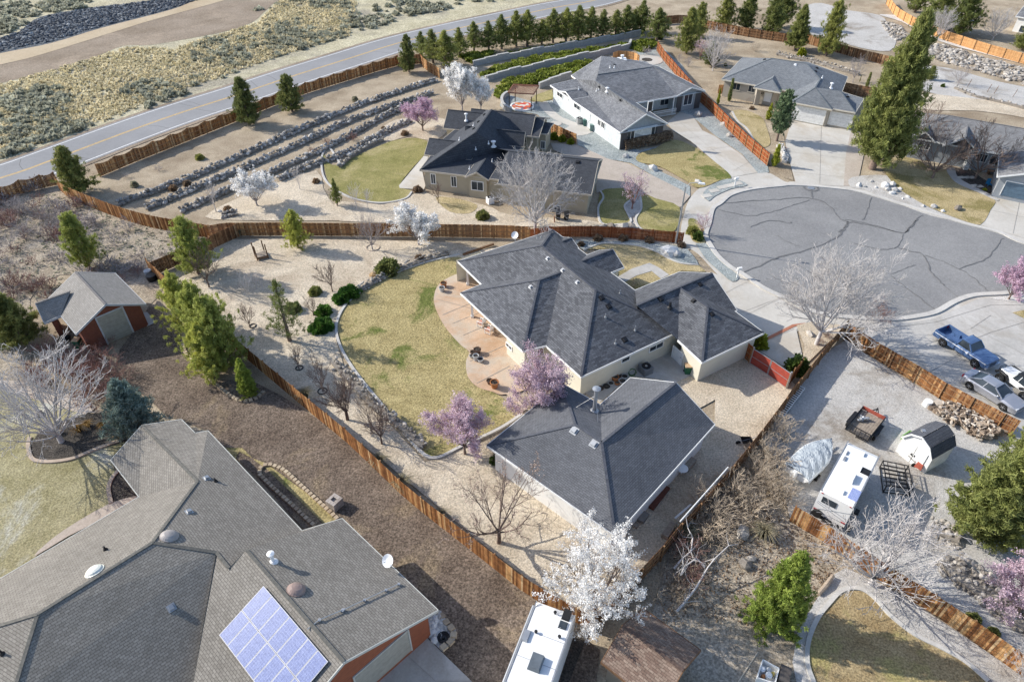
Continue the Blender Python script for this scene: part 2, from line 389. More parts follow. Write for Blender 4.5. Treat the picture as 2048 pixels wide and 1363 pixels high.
for w, pts in [(.28,[(400,310),(500,270),(620,220),(760,180),(940,110),(1000,50),(1015,10)]),(.2,[(1000,0),(1150,30),(1330,80),(1370,50),(1430,0)]),
    (.18,[(1340,90),(1300,160),(1200,175),(1050,140)]),(.22,[(1310,165),(1400,190),(1460,210),(1490,290),(1530,340),(1575,385)]),(.14,[(1460,210),(1600,260),(1700,310),(1780,370),(1830,415)]),
    (.16,[(1920,110),(1870,180),(1800,240),(1660,290)]),(.16,[(1270,330),(1340,390),(1440,460),(1540,540)]),(.1,[(1575,385),(1670,465)]),(.1,[(600,90),(660,130),(740,160)]),(.1,[(1270,320),(1340,290),(1410,265)])]: crack(6, pts, w)
c0 = W(3,800,1103); ribbon([c0+Vector((math.cos(i*.4)*.9, math.sin(i*.4)*.9, 0)) for i in range(17)], .25, .128, .128, mb)
o = mb.build('crack_sealing', G['seal']); o['kind'] = 'structure'
o = MB().lathe(W(3,800,1103)+Vector((0,0,.12)), [(.45,0),(.45,.018),(.38,.02)], 20).build('manhole_cover', M['metal'], at=W(3,800,1103)); tag(o, 'round iron manhole cover near the top kerb of the cul-de-sac', 'manhole cover')

# --- driveways and walks
def joints(name, k, lines, layer, w=.035):
    mb = MB()
    for l in lines: ribbon(WL(k, l), w, .03*layer+.0295, .03*layer+.0295, mb)
    o = mb.build(name, G['joint']); o['kind'] = 'structure'
S = sheet
S('driveway_grey_house', 0, [(1333,246),(1360,225),(1385,232),(1405,262),(1430,274),(1484,311),(1515,346),(1462,356),(1430,325),(1382,284),(1345,262)], 3, G['conc'], 0)
joints('driveway_grey_house_joint', 3, [[(0,730),(120,715)],[(90,810),(260,790)],[(210,880),(330,860)],[(350,1000),(440,950)],[(0,690),(200,860),(420,1020)]], 3)
S('driveway_tan_house', 3, [(690,700),(1035,760),(1005,900),(990,1092),(850,1085),(715,1085),(660,900),(650,830)], 3, G['conc'], 0)
S('driveway_strip', 3, [(1035,760),(1110,900),(1070,1090),(990,1092),(1005,900)], 3, G['paver'], 0)
joints('driveway_tan_house_joint', 3, [[(860,740),(850,1080)],[(655,890),(1003,930)],[(700,1010),(992,1040)],[(670,800),(1020,850)]], 3)
S('driveway_right_house', 3, [(1885,1155),(2300,1230),(2400,1500),(1785,1318),(1840,1220)], 3, G['conc'], 0)
joints('driveway_right_house_joint', 3, [[(1840,1230),(2300,1330)],[(2020,1180),(1980,1370)]], 3)
S('driveway_blue_house', 6, [(225,310),(350,370),(500,450),(640,520),(790,585),(760,618),(715,645),(760,850),(700,900),(640,860),(420,720),(350,560)], 3, G['conc'], 0)
joints('driveway_blue_house_joint', 6, [[(420,560),(640,450)],[(300,430),(470,340)],[(600,560),(790,585)],[(560,700),(700,640)],[(640,860),(745,770)],[(350,560),(640,450)]], 3)
mb = ribbon(WL(6, [(440,750),(560,690),(700,620),(770,612)]), .35, .12, .1245); o = mb.build('brick_band', plain('red_brick_band', (.38,.16,.10), .9, var=.3, scale=8)); o['kind'] = 'structure'
S('driveway_shared', 6, [(1190,610),(1400,600),(1520,580),(1640,530),(1760,470),(1900,450),(2300,480),(2500,1400),(2060,1340),(1960,1240),(1640,1060),(1320,860),(1180,740),(1080,680),(1110,640)], 3, G['concd'], 0)
joints('driveway_shared_joint', 6, [[(1210,640),(1530,600),(1850,500),(2047,500)],[(1530,590),(1700,700),(2047,880)],[(1480,900),(1620,820)],[(1850,560),(1730,640)],[(1700,610),(2047,790)],[(1650,740),(1850,660),(2047,600)],[(1520,810),(1400,780)]], 3)
S('street_planter', 6, [(1850,460),(2047,440),(2300,450),(2300,500),(2047,490),(1900,470)], 4, G['wgravel'], 3)
S('street_lawn', 6, [(1975,545),(2047,530),(2400,560),(2300,640),(2047,580)], 4, G['ylawn'], 0)
S('driveway_paver', 2, [(1230,840),(1380,850),(1500,900),(1560,930),(1680,960),(1850,1040),(1990,1110),(2047,1150),(1990,1215),(1850,1165),(1770,1130),(1690,1120),(1500,1130),(1490,930),(1350,925),(1250,880)], 3, G['paver'], 0)
# yards between houses
S('blue_gravel_side_yard', 2, [(1385,800),(1480,760),(1640,860),(1760,880),(1900,850),(1740,900),(1780,960),(1950,1040),(2047,1090),(2047,1150),(1850,1040),(1700,955),(1560,930),(1500,900),(1390,850)], 2, G['blueg'], 0)
S('blue_gravel_patio_yard', 2, [(940,600),(1000,560),(1130,600),(1240,590),(1300,640),(1640,850),(1480,810),(1350,800),(1230,740),(1150,670),(960,640)], 2, G['blueg'], 2)
S('patio_walk', 2, [(1160,600),(1210,598),(1240,640),(1300,690),(1380,720),(1490,770),(1370,800),(1310,760),(1340,740),(1250,700),(1180,640)], 3, G['conc'], 2)
S('garden_lawn', 2, [(1110,590),(1140,560),(1240,525),(1250,580),(1180,600)], 3, G['glawn'], 0)
S('blue_gravel_back_yard', 2, [(1730,300),(1900,290),(2000,380),(2047,470),(2047,560),(1900,420),(1790,380)], 2, G['blueg'], 0)
S('blue_gravel_strip', 3, [(0,400),(60,470),(120,560),(210,640),(350,780),(545,965),(555,1010),(490,1015),(400,905),(240,795),(120,695),(30,660),(0,600),(-60,560),(-40,450)], 2, G['blueg'], 0)
S('grey_house_lawn', 0, [(1272,316),(1285,306),(1310,298),(1345,281),(1382,292),(1420,318),(1462,354),(1440,362),(1398,377),(1370,362),(1320,335),(1280,326)], 4, G['lawn'], 4)
S('tan_house_yard', 3, [(140,470),(280,470),(470,600),(560,660),(640,780),(660,900),(700,1060),(640,1040),(560,970),(400,800),(220,620)], 2, G['dirt'], 0)
S('tan_house_lawn', 3, [(340,655),(420,650),(510,690),(545,760),(560,850),(480,860),(430,760),(370,710)], 4, G['ylawn'])
edging('lawn_edging', 3, [(340,655),(370,710),(430,760),(480,860)], .3, .08, G['kerb'])
S('right_house_rock_bed', 3, [(1040,1040),(1250,1030),(1340,1110),(1480,1210),(1660,1290),(1500,1265),(1300,1190),(1120,1115),(1030,1095)], 3, G['greyg'], 3)
S('right_house_lawn', 3, [(1210,960),(1260,930),(1400,930),(1500,980),(1620,1010),(1700,1080),(1870,1165),(1850,1230),(1790,1318),(1680,1290),(1480,1210),(1330,1120),(1250,1040)], 4, G['ylawn'], 3)
S('right_house_walk', 13, [(1050,960),(1150,950),(1180,1040),(1280,1120),(1480,1220),(1700,1330),(1690,1363),(1480,1270),(1200,1150),(1100,1060)], 5, G['concd'], 3)
S('right_house_bed', 13, [(1180,980),(1330,960),(1480,1060),(1650,1180),(1620,1260),(1480,1220),(1280,1120),(1190,1050)], 5, G['dmulch'], 3)
S('right_back_yard', 3, [(1440,560),(1700,560),(2047,640),(2400,730),(2300,760),(2047,690),(1760,650),(1440,640)], 2, G['gravel'], 3)
S('graded_slope', 3, [(760,50),(860,20),(1000,60),(1200,90),(1260,160),(1300,220),(1260,300),(1080,280),(960,240),(860,210),(790,190)], 2, G['greyg'], 3)
S('upper_path', 3, [(1200,90),(1330,130),(1450,200),(1600,260),(1820,320),(2100,390),(2100,372),(1820,300),(1600,240),(1470,170),(1380,110),(1280,90)], 3, G['wgravel'], 3)
S('sunken_lot', 3, [(1440,400),(1600,400),(1900,480),(2400,590),(2400,700),(2047,640),(1850,590),(1440,530)], 2, G['greyg'], 3)
# mid garden (beige house)
S('round_lawn', 2, [(-100,900),(-60,960),(0,960),(150,890),(300,830),(420,810),(510,830),(500,900),(420,990),(350,1090),(420,1120),(380,1160),(250,1185),(130,1170),(20,1130),(-70,1060)], 3, G['glawn'])
edging('lawn_curb', 2, [(420,1125),(380,1165),(250,1190),(120,1175),(20,1140),(-70,1075),(-105,1000),(-100,900),(-60,870),(0,960)], .25, .1, G['kerb'])
S('beige_house_patio', 2, [(500,905),(525,905),(480,1000),(500,1090),(490,1115),(350,1105),(345,1090)], 4, G['conc'], 0)
S('upper_bed', 2, [(200,800),(330,700),(560,690),(640,720),(600,800),(510,820),(400,800),(280,830)], 2, G['gravel'], 3)
S('lower_bed', 1, [(1200,1270),(1350,1180),(1600,1080),(1850,1000),(1890,1100),(1950,1200),(2047,1260),(2047,1290),(1400,1290)], 2, G['gravel'], 2)
S('beige_house_yard', 2, [(0,1180),(250,1200),(420,1140),(500,1130),(760,1180),(900,1220),(1000,1260),(1450,1290),(1450,1330),(0,1295)], 2, G['gravel'], 2)
S('sand_panel', 2, [(560,1160),(660,1160),(800,1200),(760,1250),(640,1240)], 3, G['ylawn'], 3)
S('front_lawn', 2, [(1530,1120),(1600,1105),(1690,1108),(1720,1160),(1665,1200),(1680,1260),(1700,1300),(1640,1312),(1530,1310),(1510,1200)], 3, G['glawn'], 3)
S('front_lawn_right', 2, [(1765,1140),(1850,1165),(1985,1215),(1960,1350),(1850,1363),(1760,1340),(1730,1280),(1760,1220)], 3, G['glawn'], 3)
S('front_bed', 2, [(1700,1150),(1760,1140),(1760,1220),(1730,1280),(1760,1345),(1700,1363),(1540,1340),(1530,1314),(1700,1305),(1670,1220)], 2, G['greyg'], 3)
edging('lawn_curb', 2, [(1520,1120),(1540,1160),(1510,1220),(1530,1310),(1640,1316),(1700,1300),(1680,1250),(1665,1205),(1715,1165)], .25, .1, G['kerb'], 3)
edging('lawn_curb', 2, [(1750,1130),(1762,1220),(1728,1285),(1762,1345),(1860,1365)], .25, .1, G['kerb'], 3)
# main property: gravel garden, lawn, patio
S('gravel_garden', 0, [(425,480),(560,478),(700,480),(900,485),(960,500),(1060,490),(940,545),(860,560),(790,575),(740,590),(690,620),(672,680),(690,740),(735,800),(800,870),(850,925),(900,905),(990,880),(1240,1075),(1310,1130),(1190,1262),(980,1100),(800,950),(640,820),(490,710),(380,600),(330,560),(360,540),(400,500)], 2, G['gravel'], 0)
S('back_lawn', 0, [(917,515),(934,528),(925,545),(905,553),(878,570),(868,595),(872,620),(890,655),(920,690),(938,705),(932,725),(936,755),(955,775),(985,785),(1010,800),(1040,830),(995,855),(930,890),(860,915),(840,890),(800,850),(760,800),(715,745),(690,705),(678,670),(678,640),(700,605),(740,575),(800,545),(860,525)], 3, G['lawn'], 3)
edging('lawn_edging', 0, [(920,511),(860,524),(800,544),(738,574),(697,605),(676,640),(674,672),(690,712),(720,757),(765,812),(810,868),(862,917),(925,893),(1000,858),(1043,830)], .25, .12, G['kerb'], 3)
S('patio', 0, [(934,546),(905,553),(878,570),(868,595),(872,620),(890,655),(920,690),(938,705),(932,725),(936,755),(955,775),(985,785),(1010,790),(1060,770),(1050,690),(960,560)], 4, G['patio'], 4)
joints('patio_score_line', 5, [[(570,470),(760,520)],[(600,560),(770,490)],[(660,610),(830,540)],[(720,680),(880,610)],[(760,830),(960,740)],[(800,960),(990,860)]], 4, .05)
S('patio_walk_side', 5, [(950,1000),(1000,1050),(1060,1130),(1090,1110),(1030,1040),(990,1000)], 4, G['patio'], 0)
S('side_yard', 0, [(1430,800),(1428,850),(1240,1075),(1310,1130),(1480,935),(1590,770),(1500,690),(1380,700),(1280,700),(1165,770),(1150,800),(1250,900)], 3, G['gravel'], 0)
S('side_slab', 5, [(1420,1010),(1560,940),(1800,790),(1920,760),(2047,820),(2080,900),(1950,960),(1850,930),(1700,915),(1520,1070)], 4, G['concd'], 0)
# front yard of the blue house
S('front_gravel_bed', 14, [(150,200),(420,215),(700,205),(1000,235),(1180,260),(1250,300),(1345,440),(1180,425),(1050,375),(930,310),(760,255),(560,235),(400,235),(230,295)], 3, G['blueg'], 3)
S('front_dirt_strip', 14, [(150,190),(420,180),(1000,210),(1240,240),(1240,300),(1000,245),(700,215),(400,215),(160,215)], 2, G['gravel'], 3)
S('front_garden', 14, [(230,295),(400,235),(560,238),(760,258),(930,313),(1050,378),(1180,428),(1345,443),(1420,510),(1180,500),(740,690),(500,510),(620,465),(510,285)], 3, G['ylawn'], 0)
S('front_walk', 14, [(560,560),(700,480),(870,425),(960,470),(1060,540),(980,580),(890,505),(740,550),(620,620)], 4, G['concd'], 0)
edging('bed_curb', 14, [(230,298),(400,237),(560,240),(760,260),(930,315),(1050,380),(1180,430),(1345,445)], .2, .1, G['kerb'], 3)
S('verge_gravel', 14, [(1320,240),(1400,230),(1440,260),(1540,370),(1640,470),(1740,560),(1670,605),(1540,500),(1420,390),(1340,270)], 4, G['blueg'], 3)
S('verge_planting', 14, [(1250,0),(1330,10),(1440,160),(1400,230),(1290,210),(1255,100)], 4, G['lawn'], 3)
S('stepping_bed', 3, [(170,1130),(250,1070),(340,1050),(430,1085),(330,1110),(240,1150),(200,1180)], 4, G['blueg'], 3)
mb = MB()
for q in [(190,1150),(235,1120),(280,1100),(325,1090),(370,1078)]:
    p = W(3, *q); mb.box(p+Vector((0,0,.13)), (1.25, .85, .08), rz=R(20))
o = mb.build('stepping_slab', G['conc']); o['kind'] = 'structure'
S('corner_bed', 6, [(715,620),(800,600),(1000,620),(960,670),(880,740),(790,830),(750,860),(760,740)], 4, G['gravel'], 0)
# right: grey gravel yard, lower garden
S('gravel_yard', 6, [(1010,700),(900,770),(700,1010),(500,1260),(560,1360),(620,1500),(680,1760),(900,1900),(1100,2040),(1400,2200),(1700,2350),(2060,2600),(2500,2700),(2500,1500),(1960,1270),(1620,1090),(1300,900),(1110,780)], 2, G['greyg'], 0)
S('lower_garden', 9, [(690,425),(1010,640),(1200,780),(1400,890),(1640,1050),(1860,1200),(2200,1440),(2200,1900),(-400,1900),(-380,1500),(-150,1050),(0,500),(340,150),(460,250),(560,340)], 2, G['leaf'], 0)
S('lower_path', 9, [(820,900),(930,740),(1000,700),(1200,790),(1400,905),(1640,1065),(1900,1240),(2200,1450),(2200,1900),(860,1900),(740,1500),(690,1250),(720,1080)], 3, G['greyg'], 0)
S('lower_lawn', 9, [(910,900),(970,840),(1040,820),(1110,835),(1180,890),(1260,980),(1400,1090),(1560,1170),(1700,1250),(1830,1363),(1880,1600),(920,1600),(810,1363),(775,1250),(785,1120),(840,990)], 4, G['blawn'], 3)
edging('lawn_curb', 9, [(880,1500),(810,1363),(775,1250),(785,1120),(840,990),(910,900),(970,840),(1040,820),(1110,835),(1180,890),(1260,980),(1400,1090),(1560,1170),(1700,1250),(1830,1363)], .28, .1, G['kerb'], 4)
# left: wood-chip yard, lawns of the big brown house, scrub corner
S('wood_chip_yard', 0, [(300,610),(345,640),(370,690),(430,760),(500,760),(560,790),(700,880),(860,1010),(1070,1200),(1200,1300),(1150,1700),(850,1500),(940,1363),(700,1150),(600,1050),(520,960),(415,861),(330,830),(300,800),(255,770),(225,760),(240,700),(270,660)], 2, G['mulch'], 0)
S('dry_verge', 7, [(1310,0),(1420,0),(1500,80),(1560,120),(1850,400),(1920,470),(1980,400),(1560,90),(1480,60),(1400,20),(1380,60),(1700,480),(1765,480)], 3, G['lawn'], 0)
S('left_scrub', 0, [(-120,430),(90,380),(170,390),(300,440),(430,455),(420,485),(300,525),(330,560),(300,610),(240,560),(120,550),(60,600),(60,760),(-120,780)], 1, G['leaf'], 2)
S('brown_house_lawn', 0, [(-300,900),(0,780),(70,800),(170,830),(230,850),(284,850),(222,919),(250,990),(150,1080),(0,1160),(-300,1330)], 3, G['frost'], 0)
S('dark_mulch_bed', 4, [(185,1330),(180,1390),(220,1415),(330,1420),(450,1400),(560,1350),(700,1310),(760,1290),(820,1210),(760,1150),(600,1130),(420,1160),(270,1220),(215,1270)], 4, G['dmulch'], 3)
edging('bed_curb', 7, [(180,-60),(170,-10),(190,60),(240,80),(330,80),(440,60),(560,10),(700,-40)], .3, .1, plain('tan_curb', (.42,.34,.27), .9), 4)
S('side_mulch_bed', 7, [(650,320),(640,240),(660,180),(700,130),(830,270),(790,290)], 4, G['dmulch'], 2)
edging('bed_curb', 7, [(655,325),(640,240),(660,180),(705,125)], .3, .1, MC['tan_curb'], 4)
S('brown_house_walk', 7, [(200,640),(300,540),(460,430),(650,325),(790,285),(830,290),(600,420),(400,520)], 5, G['paver'], 2)
S('brown_house_drive', 8, [(500,1100),(770,1363),(900,1600),(-100,1700),(-250,1363),(200,1363),(420,1180)], 4, G['concd'], 0)
joints('brown_house_drive_joint', 8, [[(380,1200),(560,1363)],[(200,1340),(500,1120)],[(560,1363),(770,1363)]], 4)
S('shed_apron', 15, [(1650,730),(1740,720),(1860,860),(1740,915)], 4, G['concd'], 0)
S('shed_side_path', 4, [(330,800),(480,790),(560,800),(640,810),(560,830),(420,830)], 4, G['track'], 0)
S('left_path', 4, [(-60,970),(120,940),(520,1060),(540,1120),(380,1170),(250,1200),(0,1130),(-100,1100)], 2, G['paver'], 2)
S('rv_painted_shadow', 8, [(1380,965),(1460,1060),(1340,1363),(1200,1600),(1150,1600),(1290,1363)], 3, G['dmulch'], 0)  # camper's shadow painted as a dark ground sheet, borrowing the mulch material
S('rock_planter_bed', 8, [(500,980),(580,950),(680,1060),(670,1130),(600,1190),(510,1100)], 3, G['greyg'], 0)
# ======================= BUILDINGS =======================
from mathutils.geometry import intersect_ray_tri
RM = {}
RM['blue'] = roof_mat('blue_grey_shingles', (.075,.078,.087), (.14,.145,.157), (.04,.042,.046), .17, .5, .35)
RM['shop'] = roof_mat('slate_grey_shingles', (.105,.109,.12), (.135,.14,.153), (.055,.058,.064), .15, .34, .2)
RM['dark'] = roof_mat('dark_charcoal_shingles', (.052,.056,.066), (.07,.076,.088), (.03,.033,.038), .16, .34, .2)
RM['grey'] = roof_mat('mid_grey_shingles', (.135,.14,.15), (.215,.22,.232), (.08,.083,.09), .16, .4, .45)
RM['tan'] = roof_mat('soft_grey_shingles', (.145,.157,.17), (.19,.203,.217), (.09,.097,.105), .16, .34, .3)
RM['right'] = roof_mat('worn_grey_shingles', (.18,.18,.183), (.24,.24,.243), (.16,.16,.165), .16, .34, .3)
RM['brown'] = roof_mat('brown_grey_shingles', (.20,.183,.158), (.26,.24,.21), (.085,.078,.068), .16, .30, .12)
RM['shed'] = roof_mat('shed_grey_shingles', (.235,.22,.20), (.29,.273,.25), (.16,.155,.15), .16, .32, .15)
RM['redbrown'] = roof_mat('brown_blend_shingles', (.15,.10,.078), (.25,.19,.15), (.08,.055,.045), .15, .32, .4)
def wallmat(n, c, rough=.85):
    t = NT(n); k = t.ramp(t.noise(.7, 4, .7), [(.3, .93), (.7, 1.06)]); t.base(t.mix(1.0, c, k, 'MULTIPLY'))
    t.b.inputs['Roughness'].default_value = rough; t.bump(t.noise(18, 3), .15, .02); return t.m
WM = {'cream': wallmat('cream_stucco', (.62,.59,.49)), 'white': wallmat('white_stucco', (.74,.73,.70)), 'beige': wallmat('beige_stucco', (.42,.37,.275)),
 'pale': wallmat('pale_grey_siding', (.58,.62,.63)), 'grey': wallmat('slate_grey_siding', (.27,.30,.31)), 'char': wallmat('charcoal_siding', (.075,.07,.07)),
 'tan': wallmat('taupe_stucco', (.40,.36,.30)), 'rgrey': wallmat('blue_grey_stucco', (.30,.32,.34)), 'rust': wallmat('rust_red_siding', (.27,.085,.04)), 'red': wallmat('red_brown_siding', (.20,.065,.038))}
def planks(n, c1, c2, axis='z', pitch=.2, rough=.7):
    t = NT(n); p = t.coord('pos'); sx = t.n('SeparateXYZ'); t.l(p, sx.inputs[0]); m = t.n('Math', operation='DIVIDE'); t.l(sx.outputs[{'x':0,'y':1,'z':2}[axis]], m.inputs[0]); m.inputs[1].default_value = pitch
    fr = t.n('Math', operation='FRACT'); t.l(m.outputs[0], fr.inputs[0]); cc = t.ramp(fr.outputs[0], [(0, c2), (.1, c1), (1, c1)])
    cc = t.mix(1.0, cc, t.ramp(t.noise(3, 4), [(.3,.85),(.7,1.12)]), 'MULTIPLY'); t.base(cc); t.b.inputs['Roughness'].default_value = rough; t.bump(fr.outputs[0], .4, .02); return t.m
WM['rust'] = planks('rust_red_lap_siding', (.27,.085,.04), (.13,.04,.02)); WM['red'] = planks('red_brown_lap_siding', (.20,.065,.038), (.10,.03,.018)); WM['pale'] = planks('pale_grey_lap_siding', (.58,.62,.63), (.42,.46,.47)); WM['grey'] = planks('slate_lap_siding', (.29,.32,.335), (.2,.22,.23))
M['gdoor'] = planks('white_garage_door', (.74,.74,.72), (.5,.5,.5), 'z', .53, .5)
M['gdoort'] = planks('taupe_garage_door', (.36,.35,.30), (.26,.25,.22), 'z', .53, .5)
M['gdoorb'] = planks('blue_garage_door', (.10,.16,.22), (.05,.08,.12), 'z', .53, .3)

def plane_at(a, b, slope, inside):
    """plane rising from eave a-b towards the point inside"""
    n = perp(a, b)
    if (inside-a).dot(n) < 0: n = -n
    return a, Vector((-n.x*slope, -n.y*slope, 1)).normalized()
def inset(poly, d):
    n = len(poly); ar = sum(poly[i].x*poly[(i+1)%n].y-poly[(i+1)%n].x*poly[i].y for i in range(n)); s = 1 if ar > 0 else -1; out = []
    for i in range(n):
        a, b, c = poly[i-1], poly[i], poly[(i+1)%n]
        n1 = perp(a, b)*s; n2 = perp(b, c)*s; bis = n1+n2
        if bis.length < .2: out.append(b+n1*d); continue
        bis.normalize(); k = d/max(.35, bis.dot(n1)); out.append(b+bis*k)
    return out
class House:
    def __init__(s, name, label, cat, at, ze=3.0, slope=.44, rmat=None, wmat=None, trim=None):
        s.root = thing(name, label, cat, at); s.ze = ze; s.sl = slope; s.rm = rmat; s.wm = wmat; s.trim = trim or M['white']
        s.faces = []; s.walls = []; s.roof = None; s.capm = None
    def e(s, k, x, y): return W(k, x, y, s.ze)
    def r(s, k, x, y, a, b, inside, slope=None):
        p, n = plane_at(a, b, slope or s.sl, inside); return hit(k, x, y, p, n)
    def add_roof(s, faces, outline, caps, name='roof', soffit=None, fas=.2, mat=None):
        mb = MB(); uv = []
        for f in faces:
            f = [Vector(p) for p in f]
            nrm = Vector((0,0,0))
            for i in range(len(f)): nrm += (f[i]-f[0]).cross(f[(i+1)%len(f)]-f[0])
            if nrm.z < 0: f.reverse(); nrm = -nrm
            nrm.normalize(); u = Vector((0,0,1)).cross(nrm)
            u = u.normalized() if u.length > 1e-3 else Vector((1,0,0)); v = nrm.cross(u)
            tr = tessellate_polygon([f]); o = len(mb.v); mb.v += [tuple(p) for p in f]
            for t in tr:
                a, b, c = t
                if (f[b]-f[a]).cross(f[c]-f[a]).z < 0: a, c = c, a
                mb.f.append((o+a, o+b, o+c)); mb.r.append(.5); uv += [(f[j].dot(u), f[j].dot(v)) for j in (a, b, c)]
                s.faces.append((f[a], f[b], f[c], nrm))
        mb.uv = uv; ro = mb.build(name, mat or s.rm, s.root)
        if s.roof is None: s.roof = ro
        # fascia round the outline
        ar = sum(outline[i].x*outline[(i+1)%len(outline)].y-outline[(i+1)%len(outline)].x*outline[i].y for i in range(len(outline)))
        sg = -1 if ar > 0 else 1; fb = MB()
        for i in range(len(outline)):
            a, b = outline[i], outline[(i+1)%len(outline)]; n = perp(a, b)*sg
            if (b-a).length < .05: continue
            ext = (b-a).normalized()*.03
            q = [a-ext, b+ext]
            vs = []
            for p in q:
                for dn, dz in ((.002,.012),(.05,.012),(.05,-fas),(.002,-fas)): vs.append(p+n*dn+Vector((0,0,dz)))
            fb.add(vs, [(0,1,5,4),(1,2,6,5),(2,3,7,6),(3,0,4,7),(0,3,2,1),(4,5,6,7)])
        fb.build('fascia', s.trim, s.root)
        if caps:
            cb = MB()
            for a, b in caps: cb.beam(a+Vector((0,0,.015)), b+Vector((0,0,.015)), .2, .03)
            if s.capm is None: s.capm = plain(s.rm.name+'_cap', s.capc, .9, var=.3, scale=6)
            cb.build('ridge_cap', s.capm, s.root)
        return ro
    def add_soffit(s, poly, z=None):
        z = s.ze-.17 if z is None else z; MB().prism([Vector(p) for p in poly], z-.02, z, cap=True, bottom=True).build('soffit', s.trim, s.root)
    def add_walls(s, poly, gables=(), name='wall', mat=None, z1=None, z0=0):
        z1 = z1 or s.ze-.1; mb = MB(); P = [Vector((p.x, p.y, 0)) for p in poly]; n = len(P)
        ar = sum(P[i].x*P[(i+1)%n].y-P[(i+1)%n].x*P[i].y for i in range(n))
        if ar < 0: P.reverse()
        mb.prism(P, z0, z1, cap=False)
        for i in range(n): s.walls.append((P[i], P[(i+1)%n], z1))
        for a, b, pk in gables:
            # triangle set under the rake
            t = Vector((0,0,0)); mid = (a+b)/2; nn = perp(a, b)
            cen = sum(P, Vector((0,0,0)))/n
            if (cen-mid).dot(nn) < 0: nn = -nn
            d = .38; a2 = a+nn*d; b2 = b+nn*d; p2 = pk+nn*d
            dr = (b2-a2).normalized()*.3
            mb.add([Vector((a2.x, a2.y, z1))+dr, Vector((b2.x, b2.y, z1))-dr, p2-Vector((0,0,.1))], [(0,1,2)])
        return mb.build(name, mat or s.wm, s.root)
    def find(s, k, x, y):
        d = ray(k, x, y); best = None
        for a, b, z1 in s.walls:
            n = perp(a, b)
            if abs(d.dot(n)) < 1e-6 or d.dot(n) < 0 and False: continue
            out = -n
            if d.dot(out) > 0: continue
            t = (a-CO).dot(n)/d.dot(n); p = CO+d*t; u = (b-a).normalized(); L = (b-a).length; q = (p-a).dot(u)
            if -.4 < q < L+.4 and -.3 < p.z < z1+3 and (best is None or t < best[0]): best = (t, a, u, out)
        return best
    def opening(s, kind, k, x0, y0, x1, y1, mat=None, frame=None, fw=.09, pane=None, bars=1, lab=None):
        w = s.find(k, (x0+x1)/2, (y0+y1)/2)
        if w is None: print('no wall for', kind, k, x0, y0); return None
        _, a, u, n = w; p = hit(k, x0, y0, a, n); q = hit(k, x1, y1, a, n)
        u0, u1 = sorted(((p-a).dot(u), (q-a).dot(u))); z0, z1 = sorted((p.z, q.z)); z0 = max(z0, .02)
        fr = frame or s.trim; mb = MB(); base = Vector((a.x, a.y, 0))
        def bar(ua, ub, za, zb, m, d=.05, off=.0):
            c = base+u*((ua+ub)/2)+n*(d/2+off+.003)+Vector((0,0,(za+zb)/2))
            Mx = Matrix((u, n, Vector((0,0,1)))).transposed(); m.box(c, (ub-ua, d, zb-za), M=Mx)
        if kind == 'window':
            bar(u0-fw, u1+fw, z1, z1+fw, mb, .06); bar(u0-fw, u1+fw, z0-fw, z0, mb, .08); bar(u0-fw, u0, z0, z1, mb, .06); bar(u1, u1+fw, z0, z1, mb, .06)
            for i in range(bars): c = u0+(u1-u0)*(i+1)/(bars+1); bar(c-.025, c+.025, z0, z1, mb, .05)
            o = mb.build('window', fr, s.root); pb = MB(); bar(u0, u1, z0, z1, pb, .02); pb.build('pane', M['glass'], o); 
        else:
            bar(u0-fw, u1+fw, z1, z1+fw, mb, .08); bar(u0-fw, u0, z0, z1, mb, .08); bar(u1, u1+fw, z0, z1, mb, .08)
            pb = MB(); bar(u0, u1, z0, z1, pb, .04); o = pb.build(kind, mat or M['gdoor'], s.root); mb.build('door_frame', fr, o)
            if kind == 'door': hb = MB(); c = base+u*(u1-.15)+n*.09+Vector((0,0,1.0)); hb.box(c, (.06,.06,.14)); hb.build('handle', M['metal'], o)
        if lab: o['label'] = lab
        return o
    def on_roof(s, k, x, y):
        d = ray(k, x, y); best = None
        for a, b, c, n in s.faces:
            h = intersect_ray_tri(a, b, c, d, CO, True)
            if h is not None:
                t = (h-CO).length
                if best is None or t < best[0]: best = (t, h, n)
        return (best[1], best[2]) if best else (None, None)
    def pipe(s, k, x, y, h=.45, r=.05, mat=None, flash=True, cap=False, name='vent_pipe'):
        p, n = s.on_roof(k, x, y)
        if p is None: print('no roof', k, x, y); return
        mb = MB()
        if flash: mb.lathe(p-Vector((0,0,.05)), [(r*2.6, 0), (r*2.2, .1), (r*1.3, .2)], 10)
        mb.lathe(p, [(r, -.1), (r, h)], 8)
        if cap: mb.lathe(p+Vector((0,0,h)), [(r*.8, 0), (r*2.0, .03), (r*2.1, .12), (r*.6, .2)], 12)
        mb.build(name, mat or M['metal'], s.root)
    def vent(s, k, x, y, w=.32, mat=None):
        p, n = s.on_roof(k, x, y)
        if p is None: print('no roof', k, x, y); return
        u = Vector((0,0,1)).cross(n).normalized(); v = n.cross(u); Mx = Matrix((u, v, n)).transposed()
        mb = MB(); mb.box(p+n*.01, (w*1.5, w*1.5, .02), M=Mx); mb.box(p+n*.09, (w, w, .14), M=Mx, taper=.85); mb.build('roof_vent', mat or M['black'], s.root)
